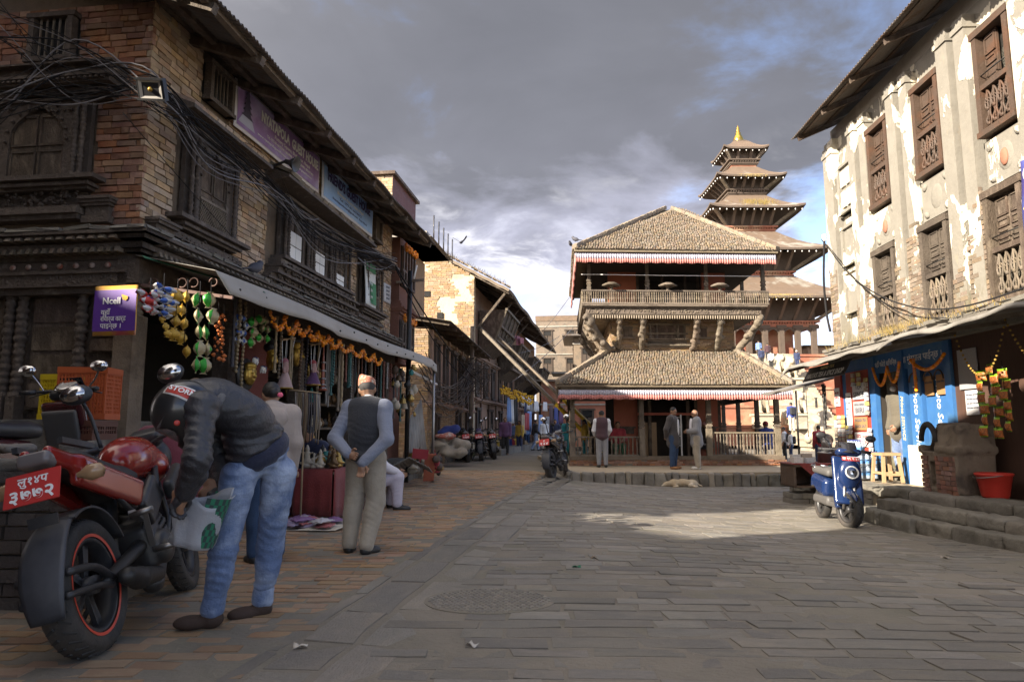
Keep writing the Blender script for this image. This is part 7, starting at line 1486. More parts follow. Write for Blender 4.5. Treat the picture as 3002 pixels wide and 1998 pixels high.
 # string puppets
 for x, y0, y1, lab, c1, c2 in ((840, 1000, 1140, 'string puppet in long pale pink skirt hanging in the shop', (.40, .27, .25), (.30, .10, .12)), (922, 1015, 1130, 'string puppet in dark many coloured clothes hanging from crossed sticks', (.10, .04, .10), (.30, .05, .05))):
  a, b = onL(x, y0, .7), onL(x, y1, .7); H_ = a.z - b.z; t = thing('string_puppet', lab, 'puppet', (a.x, a.y, a.z), RF); q = MB(); q.bar((-.11, 0, .0), (.13, -.05, .06), .02, .014); q.bar((0, -.1, .02), (.02, .1, .04), .018, .012); q.build('control_stick', wood_new, t)
  q = MB(); hz = -H_ * .42
  for p, e in (((-.11, 0, 0), (-.07, 0, hz - .1)), ((.13, -.05, .06), (.09, 0, hz - .1)), ((0, 0, .02), (-.02, 0, hz)), ((.02, 0, .03), (.02, 0, hz))): q.tube([p, e], .0025, 4)
  q.build('puppet_string', white, t)
  k = H_ * .58; z = hz; sdf_mb([('e', (0, 0, z - .03), (.038, .036, .048)), ('c', (0, 0, z - .07), (0, 0, z - k * .45), .04, .035), ('c', (-.045, 0, z - .09), (-.085, -.03, z - k * .42), .018, .015), ('c', (.045, 0, z - .09), (.085, -.03, z - k * .42), .018, .015)], .008, .012).build('puppet_body', mat('puppet_skin', (.34, .20, .17)), t)
  q = MB(); q.lathe([(.035, 0), (.06, -k * .2), (.095, -k * .50), (.10, -k * .55), (.0, -k * .54)], 16, Mx((0, 0, z - k * .42))); q.build('puppet_skirt', cloth('puppet_skirt_%d' % x, c1), t); q = MB(); q.ell((0, .01, z + .0), (.045, .045, .04), 10, 6); q.build('puppet_headdress', cloth('puppet_hat_%d' % x, c2), t); q = MB(); q.lathe([(.101, 0), (.103, -.012), (.09, -.014)], 16, Mx((0, 0, z - k * .96))); q.build('gold_hem', gold, t)
 a, b = onL(950, 1000, .65), onL(950, 1145, .65); t = thing('long_trumpet', 'long wooden trumpet with silver rings hanging bell down', 'trumpet', (a.x, a.y, a.z), RF); H_ = a.z - b.z; q = MB(); q.lathe([(.008, 0), (.012, -H_ * .3), (.020, -H_ * .5), (.026, -H_ * .85), (.03, -H_ * .93), (.075, -H_), (.06, -H_), (0, -H_ * .94)], 14); q.build('horn_tube', mat('red_wood_horn', (.26, .07, .035), .4), t)
 for k in (.45, .62, .78, .9, .97): q = MB(); q.lathe([(.02 + .02 * k, 0), (.034 + .02 * k, .012), (.02 + .02 * k, .024)], 12, Mx((0, 0, -H_ * k))); q.build('silver_ring', steel, t)
 # strands of beads, straps and sticks hanging along the front
 rr = random.Random(3); cols = [mat('bead_%d' % i, c, .5, var=.35, scale=50, bump=.4, bscale=90) for i, c in enumerate(((.10, .055, .03), (.20, .15, .10), (.035, .03, .035), (.04, .12, .11), (.26, .19, .10), (.16, .05, .03), (.24, .22, .20)))]
 xs = [690, 704, 720, 812, 826, 858, 885, 902, 936, 968, 980, 1001, 1029, 962, 975, 985, 996, 1006, 1016, 1024, 1034, 1043, 1052, 1062, 1072, 1082, 1090, 1100, 1108, 1118, 1126, 1136, 1146, 1156, 1166, 1176]
 desc = ('brown', 'tan', 'black', 'teal', 'straw', 'rusty red', 'pale grey')
 for i, x in enumerate(xs):
  y0 = 985 + (x - 950) * .42; y1 = y0 + rr.uniform(110, 210) - (x - 960) * .25; o = rr.uniform(.35, .8); a, b = onL(x, y0, o), onL(x, y1, o); L = a.z - b.z; k = rr.randrange(7); q = MB(); kind = rr.randrange(3)
  if kind == 0:
   for j in range(int(L / .045)): q.ell((.012 * math.sin(j * .3), 0, -j * .045), (.02, .02, .024), 6, 4)
  elif kind == 1: q.tube(catmull([(0, 0, 0), (-.03, 0, -L * .5), (0, 0, -L), (.03, 0, -L * .6), (.01, 0, -.02)], 5), .011, 6)
  else: q.lathe(profile_col(.022, L, 9, 8, i), 8, Mx((0, 0, -L)))
  q.build('hanging_strand', cols[k], None, (a.x, a.y, a.z), rot=(0, 0, RF), label='%s strand, cord or carved stick hanging in the row along the shop front' % desc[k], cat='strand', group='strands hanging along the shop front')
 # bead rack
 p = onL(895, 1150, 1.0); t = thing('necklace_rack', 'wire rack crowded with bead necklaces beside the beige hooded woman', 'rack', (p.x, p.y, p.z), RF); q = MB()
 for k in range(7): q.tube([(-.16 + .05 * k, -.12, 0), (-.12 + .045 * k, .12, .03)], .007, 5)
 q.tube([(-.18, -.12, 0), (.18, -.12, 0), (.16, .12, .02), (-.14, .12, .02)], .008, 5, closed=True); q.tube([(0, 0, 0), (0, 0, -p.z)], .012, 6); q.build('wire_frame', rope, t)
 for k in range(34):
  x, y = rr.uniform(-.17, .17), rr.choice((-.11, -.05, .05)); L = rr.uniform(.35, .62); q = MB(); q.tube(catmull([(x, y, 0), (x - .012, y - .02, -L * .5), (x + .01, y, -L), (x + .022, y - .01, -L * .5), (x + .012, y, 0)], 5), .007, 5); q.build('bead_necklace', cols[(2, 0, 4, 6, 1, 2)[k % 6]], t)
 for k in range(6): q = MB(); q.ell((.19, -.05, -.06 - k * .045), .026, 8, 6); q.build('wooden_bead', wood_new, t)
 # shelves crowded with statuettes, bells and pots
 st_m = [brass, dark_metal, mat('bronze', (.13, .08, .04), .45, .7, var=.3), wood_brown, mat('turquoise', (.03, .20, .18), .5), mat('bone', (.38, .33, .25), .6)]
 def statue_mesh(k):
  r = random.Random(k); A = [('e', (0, 0, .02), (.045, .04, .022)), ('e', (0, 0, .06), (.04, .03, .03)), ('c', (0, 0, .07), (0, 0, .13), .028, .022), ('e', (0, 0, .165), (.02, .02, .025)), ('e', (0, 0, .195), (.010, .010, .014))]
  for s in (-1, 1): A += [('c', (s * .03, 0, .13), (s * .05, -.015, .09 + r.uniform(0, .06)), .010, .009), ('e', (s * .04, -.015, .045), (.026, .018, .012))]
  return sdf_mb(A, .009, .01)
 SM = [statue_mesh(k) for k in range(4)]; pot = MB().lathe([(.03, 0), (.055, .03), (.06, .07), (.03, .11), (.035, .13), (.0, .13)], 12); bell = MB().lathe([(.06, 0), (.05, .02), (.042, .07), (.025, .09), (.008, .10), (.012, .13), (0, .14)], 12)
 ME = [(x.mesh('statuette', m), n_) for x, n_ in [(s_, 'statuette') for s_ in SM] + [(pot, 'pot'), (bell, 'bell')] for m in st_m[:1]]; MEall = [(x.mesh(n_, m), n_, dn) for x, n_ in [(s_, 'statuette') for s_ in SM] + [(pot, 'small_pot'), (bell, 'hand_bell')] for m, dn in zip(st_m, ('brass', 'dark metal', 'bronze', 'brown wooden', 'turquoise', 'bone coloured'))]
 for k, (t0, z) in enumerate(((3.9, 1.95), (3.9, 1.55), (3.9, 1.15), (3.9, .75))):
  b = MB(); b.bb((3.8, .15, z - .04), (7.9, .55, z)); b.build('display_shelf', wood, None, HC, rot=(0, 0, HA), label='%s shelf of statuettes at the back of the souvenir shop' % ('top', 'second', 'third', 'lowest')[k], cat='shelf')
  for i in range(22):
   me, nm, dn = rr.choice(MEall); q = link(nm, me, None, tuple(hw(3.9 + i * .18 + rr.uniform(-.03, .03), -.28 + rr.uniform(-.08, .12), z)), label='small %s %s crowded on a shop shelf' % (dn, nm.replace('_', ' ')), cat='souvenir', group='souvenirs on the shop shelves'); q.scale = (rr.uniform(.9, 1.5),) * 3; q.rotation_euler = (0, 0, RF + rr.uniform(-.5, .5))
 for i in range(26):                                     # bells and ornaments strung at the far end
  x, y = rr.uniform(1150, 1215), rr.uniform(1085, 1230); p = onL(x, y, rr.uniform(.2, .9)); me, nm, dn = rr.choice(MEall[-12:]); q = link(nm, me, None, tuple(p), label='%s %s hanging among ornaments by the awning pole' % (dn, nm.replace('_', ' ')), cat='souvenir', group='ornaments hanging by the awning pole'); q.scale = (rr.uniform(.8, 1.5),) * 3
 # stall tables on the pavement
 def tab(lab, x, y, Y, w, d, h, m, cl=None):
  p = at(x, y, Y); t = thing('stall_table', lab, 'table', (p[0], p[1], 0), RF); b = MB(); b.bb((-w / 2, -d / 2, h - .03), (w / 2, d / 2, h)); b.build('table_top', m, t)
  for sx in (-1, 1):
   for sy in (-1, 1): b = MB(); b.bb((sx * (w / 2 - .05) - .02, sy * (d / 2 - .05) - .02, 0), (sx * (w / 2 - .05) + .02, sy * (d / 2 - .05) + .02, h - .03)); b.build('leg', wood, t)
  if cl: b = MB(); b.sheet(lambda u, v: (-w / 2 - .02 + (w + .04) * u, -d / 2 - .02 - .012 * math.sin(u * 30) * v, h + .004 - (h * .95) * v), 30, 4, thick=.004); b.sheet(lambda u, v: (-w / 2 - .02 + (w + .04) * u, -d / 2 - .02 + (d + .04) * v, h + .004), 4, 4, thick=.004); b.sheet(lambda u, v: (-w / 2 - .022 - .01 * math.sin(u * 20) * v, d / 2 - d * u, h + .004 - h * .9 * v), 16, 3, thick=.004); b.build('table_cloth', cl, t)
  return t, p
 mar = cloth('maroon_velvet', (.10, .012, .022)); t, p = tab('low stall table under maroon cloth set with rows of jewellery', 905, 1440, 9.2, .55, .8, .48, wood, mar)
 for k in range(24): q = MB(); q.ell((-.312, -.33 + (k % 6) * .12 + rr.uniform(-.015, .015), .09 + (k // 6) * .10), (.014, .036, .022), 8, 6); q.build('bangle', (steel, brass, steel, chrome)[k % 4], t)
 for i in range(44): me, nm, dn = rr.choice(MEall); q = link('trinket', me, None, tuple(np.array((p[0], p[1], .49)) + np.array(HM.to_3x3() @ Vector((rr.uniform(-.25, .25), rr.uniform(-.36, .36), 0)))), label='small %s trinket lying on the maroon stall cloth' % dn, cat='trinket', group='trinkets on the maroon stall'); q.scale = (rr.uniform(.25, .5),) * 3; q.rotation_euler = (rr.choice((0, 1.5)), 0, rr.uniform(0, 6))
 t, p = tab('red shelf table at the back of the pavement holding bronze figures', 985, 1330, 9.2, 1.4, .5, .62, red_wall, cloth('red_cloth', (.16, .02, .018)))
 for i in range(26): me, nm, dn = rr.choice(MEall); q = link(nm, me, None, tuple(np.array((p[0], p[1], .63)) + np.array(HM.to_3x3() @ Vector((rr.uniform(-.65, .65), rr.uniform(-.2, .2), 0)))), label='%s %s standing on the red shelf table' % (dn, nm.replace('_', ' ')), cat='souvenir', group='souvenirs on the red shelf table'); q.scale = (rr.uniform(.9, 1.6),) * 3
 p = gnd(868, 1505); t = thing('carton', 'dark blue printed carton on the bricks behind the jeans', 'carton', tuple(p), RF + .2); b = MB(); b.bb((-.14, -.12, 0), (.14, .12, .26)); b.build('carton_box', paint('carton_blue', (.012, .02, .12)), t); text(t, '8848', face(.0, -.123, .14), .08, white, name='carton_lettering'); b = MB(); b.prism([(-.04, 0), (.04, 0), (.012, .035), (0, .02), (-.012, .045)], .002, face(0, -.121, .19)); b.build('mountain_mark', white, t)
 p = gnd(868, 1495); t = thing('patterned_box', 'small pink and white patterned box standing on the blue carton', 'box', (p[0], p[1] + .02, .26), RF + .1); b = MB(); b.bb((-.07, -.06, 0), (.07, .06, .17)); b.build('box_body', mat('pink_pattern', (.55, .50, .47), .6, var=.1, col2=(.45, .08, .10), c2scale=28, c2lo=.49, c2hi=.51), t)
 p = gnd(920, 1545); t = thing('ground_sheet', 'pale cloth spread on the bricks with plastic wrapped scarves', 'sheet', tuple(p + np.array((0, 0, .012))), -.05); b = MB(); b.sheet(lambda u, v: ((u - .5) * .75 + .05 * math.sin(v * 5), (v - .5) * .85, .018 + .012 * math.sin(u * 14 + v * 3) * math.sin(v * 9)), 24, 20, thick=.004); b.build('cloth_sheet', mat('sheet_cloth', (.50, .46, .38), .85, bump=.3), t)
 for i in range(12):
  q = MB(); x, y = rr.uniform(-.26, .24), rr.uniform(-.3, .25); q.sheet(lambda u, v: ((u - .5) * .26, (v - .5) * .17, .03 + .03 * math.sin(u * 3.1) * math.sin(v * 3.1) + .008 * math.sin(u * 19 + i) * math.sin(v * 15)), 12, 10, thick=.01); q.build('wrapped_scarf', mat('scarf_%d' % (i % 4), ((.30, .24, .34), (.38, .12, .12), (.45, .43, .46), (.22, .12, .26))[i % 4], .35, var=.35, scale=18, bump=.4, bscale=30), None, tuple(p + np.array((x, y, .02 + .006 * i))), rot=(0, 0, rr.uniform(0, 3)), label='plastic wrapped %s scarf lying in the pile on the ground sheet' % ('lilac', 'red', 'silver', 'purple')[i % 4], cat='scarf', group='wrapped scarves on the ground sheet')
 for lab, x, y, hh in (('woven wicker stool under the navy vendor behind the old man', 975, 1465, .40), ('small wicker stool under the man in lilac cotton', 1098, 1492, .36)):
  p = gnd(x, y); t = thing('wicker_stool', lab, 'stool', tuple(p)); q = MB(); q.lathe([(.17, 0), (.155, .08), (.13, hh * .5), (.16, hh - .05), (.18, hh)], 20); q.build('woven_side', mat('wicker', (.20, .115, .05), .8, var=.4, scale=30, bump=.8, bscale=80), t); q = MB(); q.lathe([(.0, hh - .01), (.18, hh - .005), (.185, hh + .02), (.0, hh + .03)], 20); q.build('seat', rope, t)
make_goods()
def make_left_fittings():
 # plaques and banners
 def board(name, lab, cat, P, m, th=.012, edge=None, bulge=.0):
  P = [Vector(p) for p in P]; o = (P[0] + P[1] + P[2] + P[3]) / 4; ux = (P[1] - P[0]); uz = (P[3] - P[0]); w, h = ux.length, uz.length; ux.normalize(); n = ux.cross(uz).normalized(); uz = n.cross(ux); M = Matrix(((ux.x, uz.x, n.x, o.x), (ux.y, uz.y, n.y, o.y), (ux.z, uz.z, n.z, o.z), (0, 0, 0, 1)))
  t = bpy.data.objects.new(name, None); COL.objects.link(t); t.matrix_world = M; t.location = M.translation; t.rotation_euler = M.to_euler(); tag(t, lab, cat); q = MB()
  q.sheet(lambda u, v: ((u - .5) * w + bulge * .4 * math.sin(v * 9), (v - .5) * h + bulge * math.sin(u * 11) * .5, bulge * (math.sin(u * 7) + math.sin(v * 5 + u * 4))), 16, 6, thick=th); q.build('board_face', m, t); return t, w, h
 H_ = lambda t_, z, o=.05: hw(t_, o, z); pur = mat('banner_purple', (.27, .16, .34), .55, var=.1, col2=(.42, .35, .56), c2scale=1.1)
 NX = 1; t, w, h = board('guest_house_banner', 'long purple guest house banner with pagoda picture under the tin eaves', 'banner', (H_(1.50, 4.85), H_(4.08, 4.88), H_(4.10, 5.46), H_(1.52, 5.47)), mat('banner_border', (.72, .68, .68), .6), bulge=.004)
 F_ = lambda x, y, z=.011: Matrix.Translation((x, y, z)); q = MB(); q.sheet(lambda u, v: ((u - .5) * w * .965, (v - .5) * h * .86, .012 + .004 * (math.sin(u * 7) + math.sin(v * 5 + u * 4))), 12, 4); q.build('printed_face', pur, t); Z = .025
 text(t, 'NYATAPOLA  GUEST HOUSE', F_(.26, .095, Z), .20, white, name='banner_lettering', width=1.85, bold=.04); text(t, 'Pottery Square, Bhaktapur, Nepal', F_(.30, -.035, Z), .075, white, name='banner_lettering', width=1.15); text(t, 'Tel.: 977-01-6610344 / 6614988, Mo.: 9841433490, 9851077491', F_(.26, -.115, Z), .055, white, name='banner_lettering', width=1.5); text(t, 'www.nyatapolaguesthouse.com, nyatapola guest house', F_(.10, -.185, Z), .05, white, name='banner_lettering', width=1.7)
 q = MB()
 for k in range(5): ww = .30 - .05 * k; z = -.10 + k * .075; q.raw([(-1.02 - ww / 2, z, Z), (-1.02 + ww / 2, z, Z), (-1.02 + ww * .3, z + .04, Z), (-1.02 - ww * .3, z + .04, Z)], [(0, 1, 2, 3)]); q.raw([(-1.02 - ww * .28, z + .04, Z), (-1.02 + ww * .28, z + .04, Z), (-1.02 + ww * .25, z + .075, Z), (-1.02 - ww * .25, z + .075, Z)], [(0, 1, 2, 3)])
 q.build('printed_pagoda', mat('print_dark', (.06, .05, .09)), t); q = MB(); q.raw([(-1.24, -.22, Z), (-.82, -.22, Z), (-.90, -.10, Z), (-1.14, -.10, Z)], [(0, 1, 2, 3)]); q.build('printed_steps', mat('print_pale', (.40, .40, .50)), t)
 t, w, h = board('guest_house_banner', 'light blue guest house banner beside the longer purple banner', 'banner', (H_(4.20, 4.86), H_(6.70, 4.90), H_(6.76, 5.52), H_(4.22, 5.48)), mat('banner_border_pale', (.72, .74, .80), .6), bulge=.004); q = MB(); q.sheet(lambda u, v: ((u - .5) * w * .96, (v - .5) * h * .86, .012 + .004 * (math.sin(u * 7) + math.sin(v * 5 + u * 4))), 12, 4); q.build('printed_face', mat('banner_blue', (.28, .45, .78), .5, var=.08, col2=(.40, .56, .80), c2scale=1.), t); nv = mat('navy_lettering', (.04, .035, .13))
 text(t, "FRIEND'S GUEST HOUSE", F_(-.02, .12, Z), .23, nv, name='banner_lettering', width=2.1, bold=.04); text(t, 'Bhaktapur, Pottery Square, Nepal', F_(0, -.03, Z), .075, white, name='banner_lettering', width=1.3); text(t, 'Tel : 977-01-6614412', F_(0, -.115, Z), .06, nv, name='banner_lettering', width=1.1); text(t, 'friendsguesthouse@gmail.com   Free Wi-Fi', F_(0, -.19, Z), .055, nv, name='banner_lettering', width=1.7)
 p = onLF(337, 909, .38); u = np.array(HM.to_3x3() @ Vector((0, -1, 0))); c = np.array(p); zz = np.array((0, 0, 1.)); c2 = -u * .0
 t, w, h = board('recharge_sign', 'purple and orange phone recharge sign hanging at the house corner', 'sign', (c - u * .205 - zz * .235, c + u * .215 - zz * .23, c + u * .205 + zz * .235, c - u * .215 + zz * .225), mat('sign_gradient', (.55, .30, .04), .4, var=.05, col2=(.50, .10, .12), c2scale=2.5), bulge=.002); q = MB(); q.sheet(lambda u_, v: ((u_ - .5) * w, (v - .5) * h * .83, .005 + .002 * (math.sin(u_ * 7) + math.sin(v * 5 + u_ * 4))), 6, 4); q.build('purple_panel', paint('sign_purple', (.105, .035, .26), .4), t); Z = .012
 text(t, 'Ncell', F_(-.03, .085, Z), .085, white, name='sign_lettering', bold=.02); text(t, 'यहाँ', F_(-.13, -.02, Z), .065, white, 'LEFT', name='sign_lettering'); text(t, 'रिचार्ज कार्ड', F_(-.13, -.08, Z), .065, white, 'LEFT', name='sign_lettering', width=.25); text(t, 'पाइन्छ ।', F_(-.13, -.145, Z), .065, white, 'LEFT', name='sign_lettering')
 q = MB(); q.prism([(.07, .145), (.13, .125), (.13, .10), (.07, .12)], .003, F_(0, 0, Z)); q.prism([(.08, .115), (.13, .10), (.11, .085), (.075, .10)], .003, F_(0, 0, Z)); q.build('sign_logo', mat('logo_gold', (.65, .40, .05)), t)
 t, w, h = board('vertical_banner', 'green and white vertical cloth banner hanging beside the far window', 'banner', (H_(6.16, 3.43, .16), H_(6.74, 3.43, .16), H_(6.74, 4.30, .12), H_(6.16, 4.31, .12)), mat('banner_white', (.62, .64, .62), .7), bulge=.006); q = MB(); gm = mat('banner_green', (.06, .22, .10))
 for y0, y1, x0 in ((.26, .42, -.26), (-.36, .06, -.05)): q.raw([(x0, y0, .022), (.26, y0, .022), (.26, y1, .022), (x0, y1, .022)], [(0, 1, 2, 3)])
 q.build('green_print', gm, t);
 for k in range(6): text(t, ('हाम्रो', 'सफा', 'टोल', 'सुन्दर', 'नगर', 'बनाऔं')[k], F_(-.02, .02 - k * .065, .026), .07, gm if k % 2 else white, name='banner_lettering')
 t, w, h = board('paper_notice', 'white paper notice pasted on the wall near the house end', 'notice', (H_(7.62, 3.78, .03), H_(8.08, 3.80, .03), H_(8.06, 4.20, .03), H_(7.62, 4.18, .03)), mat('paper', (.55, .54, .54), .8), bulge=.002)
 for k in range(4): text(t, 'सूचना सबै', F_(0, .13 - k * .08, .012), .06, mat('ink', (.1, .1, .12)), name='notice_lettering')
 # flood lamp, loudspeaker, pigeon
 p = onL(440, 262, .40); t = thing('flood_lamp', 'black square floodlight with silver reflector at the house corner among cables', 'lamp', tuple(p), rad(4)); T_ = Matrix.Rotation(.5, 4, 'X'); q = MB(); q.add(MB().box((0, .05, 0), (.24, .08, .20)), T_); q.add(MB().box((0, -.0, .09), (.25, .03, .02)), T_); q.add(MB().box((0, -.0, -.09), (.25, .03, .02)), T_); q.build('lamp_housing', blackp, t); q = MB(); q.raw([(-.10, .0, -.08), (.10, .0, -.08), (.10, .0, .08), (-.10, 0, .08), (0, .04, 0)], [(0, 1, 4), (1, 2, 4), (2, 3, 4), (3, 0, 4)], 0, False, T_); q.build('reflector', mat('reflector', (.55, .52, .47), .25, .5), t); q = MB(); q.ell((0, 0, 0), (.022, .02, .022), 8, 6, None); q.build('led', gold, t); q = MB(); q.bar((0, .09, 0), (0, .32, .05), .03, .03); q.build('bracket', dark_metal, t)
 p = onL(836, 473, .35); t = thing('loudspeaker', 'small black loudspeaker horn fixed among cables below the purple banner', 'loudspeaker', tuple(p), RF); q = MB(); q.lathe([(.03, .0), (.035, .06), (.06, .10), (.11, .17), (.105, .17), (.0, .10)], 16, Matrix.Rotation(PI / 2 + .3, 4, 'X')); q.build('horn', blackp, t); q = MB(); q.bar((0, 0, 0), (0, .3, -.1), .025, .025); q.build('arm', dark_metal, t)
 p = onL(747, 805, .25); pigeon('dark pigeon perched on the stone ledge above the awning', p, rad(-20))
def pigeon(lab, p, rz, s=1., m=None, fly=False):
 t = thing('pigeon', lab, 'bird', tuple(p), rz); A = [('e', (0, 0, .09), (.06, .115, .065), rotm(.35, 0, 0)), ('e', (0, .085, .165), (.034, .04, .036)), ('c', (0, .06, .13), (0, .085, .165), .04, .03), ('c', (0, .12, .16), (0, .145, .155), .008, .004), ('e', (0, -.15, .05), (.035, .09, .012), rotm(.25, 0, 0))]
 if not fly: A += [('c', (q * .022, .01, .05), (q * .022, .015, .0), .008, .006) for q in (-1, 1)]
 sdf_mb(A, .012, .025).build('bird_body', m or mat('pigeon_grey', (.06, .06, .075), .7, var=.3, scale=30), t).scale = (s,) * 3
 if fly:
  for q_ in (-1, 1): w = MB(); w.sheet(lambda u, v: (q_ * (.04 + .30 * u), .06 - .12 * v - .14 * u * u, .10 + .20 * u + .02 * math.sin(v * 3)), 6, 3, thick=.006); w.build('wing', mat('pigeon_grey', (.06, .06, .075)), t)
make_left_fittings()
def make_cables():
 rr = random.Random(11)
 # bundle: from the alley side across the corner lamp, then sagging along the facade to the pole at the row end
 K = [np.array(onL(455, 262, .34)), np.array(onL(620, 400, .36)), np.array(onL(800, 545, .36)), np.array(onL(960, 690, .32)), np.array(onL(1160, 775, .45))]
 for i in range(26):
  P = []; ph = rr.uniform(0, 6); sp = rr.uniform(.02, .17)
  L0 = hw(-.3, 0, 0); st = np.array(onLF(0, (20, 95, 130, 250, 285, 300, 335, 350)[i % 8] + rr.uniform(-25, 25), .35 + rr.uniform(0, .3))); mid = np.array(onLF(220, (130, 170, 205, 262, 280, 300)[i % 6] + rr.uniform(-15, 15), .38))
  P = [st, mid] + [k + np.array((rr.gauss(0, .03), rr.gauss(0, .03), rr.gauss(0, sp) - (.16 * rr.random() if 0 < j < 4 else 0))) for j, k in enumerate(K)]
  P = catmull(P, 7); q = MB(); q.tube(P, rr.choice((.003, .004, .005, .008)), 5); q.build('overhead_cable', cable_m if rr.random() < .8 else mat('grey_cable', (.16, .15, .155), .6), None, label='cable in the tangled black bundle strung along the corner house front', cat='cable', group='cables along the corner house')
 for lab, a, b, d, r in (('thin wire running diagonally down the facade past the nearer carved window', onL(360, 330, .2), onL(770, 790, .15), .02, .004), ('loop of pale cable hanging below the bundle near the triple window', onL(850, 580, .4), onL(935, 640, .4), .12, .007), ('pale cable drooping at the row end beside the pole', onL(1050, 755, .4), onL(1150, 775, .4), .15, .010), ('thick black cable dropping from the row end pole across the gable to the lane', onL(1160, 780, .5), at(1420, 1130, 26), .3, .018), ('second thick cable dropping from the row end pole to the lane', onL(1162, 790, .5), at(1400, 1120, 25), .55, .014)):
  q = MB(); q.tube(sag(a, b, d, 16), r, 6); q.build('overhead_cable', cable_m if 'pale' not in lab else mat('grey_cable', (.16, .15, .155), .6), None, label=lab, cat='cable')
 p = hw(8.2, .42, 0); t = thing('utility_pole', 'dark slender utility pole at the end of the corner house carrying the cable bundle', 'pole', tuple(p)); q = MB(); q.tube([(0, 0, 0), (0, 0, 4.55)], .05, 8); q.build('pole_shaft', dark_metal, t); q = MB(); q.bar((-.3, 0, 4.3), (.3, 0, 4.35), .05, .05); q.build('cross_arm', wood_grey, t); q = MB(); q.tube([(.1, -.1, 4.35), (.16, -.12, 4.65)], .02, 6); q.build('insulator', white, t)
 p = gnd(1405, 1325); p = np.array((-1.55, 25.6, 0)); t = thing('utility_pole', 'pole in the lane wrapped in a great tangle of cables before the gabled house', 'pole', tuple(p)); q = MB(); q.tube([(0, 0, 0), (.05, 0, 5.0)], .08, 8); q.build('pole_shaft', wood_grey, t)
 q = MB()
 for i in range(46): a = rr.uniform(0, 6.28); rx, rz_ = rr.uniform(.2, .75), rr.uniform(.12, .55); c = (rr.uniform(-.3, .4), rr.uniform(-.2, .2), 3.0 + rr.uniform(-.5, .5)); q.tube([(c[0] + rx * math.cos(b + a), c[1] + .2 * math.sin(b * 2 + i), c[2] + rz_ * math.sin(b)) for b in np.linspace(0, rr.uniform(3, 6), 10)], .012, 4)
 q.build('cable_tangle', mat('dusty_cable', (.085, .07, .06), .9), t, kind='stuff')
 for i in range(16):
  a = np.array((-1.5 + rr.gauss(0, .1), 25.5, 3.1 + rr.gauss(0, .35))); b = np.array(onL(1240, 1090, .9)) + np.array((rr.gauss(0, .05), rr.gauss(0, .1), rr.gauss(0, .25))); q = MB(); q.tube(sag(a, b, rr.uniform(.35, 1.15), 14), .011, 5); q.build('overhead_cable', mat('dusty_cable', (.085, .07, .06), .9), None, label='drooping cable between the awning end and the tangled pole', cat='cable', group='cables drooping to the tangled pole')
 for i, (a, b, lab) in enumerate(((at(1520, 1035, 34), at(1640, 985, 40), 'pale washing line crossing below the gabled eaves, upper one'), (at(1500, 1120, 30), at(1680, 960, 38), 'pale wire rising from the lane to the cafe corner'), (at(1560, 1000, 45), at(1670, 870, 30), 'thin wire from the far houses up to the cafe eave'), (at(1420, 950, 31), at(1600, 1170, 45), 'wire slanting down along the gabled house front'))): q = MB(); q.tube(sag(a, b, .15, 10), .015, 5); q.build('overhead_wire', mat('grey_cable', (.16, .15, .155)), None, label=lab, cat='wire')
make_cables()
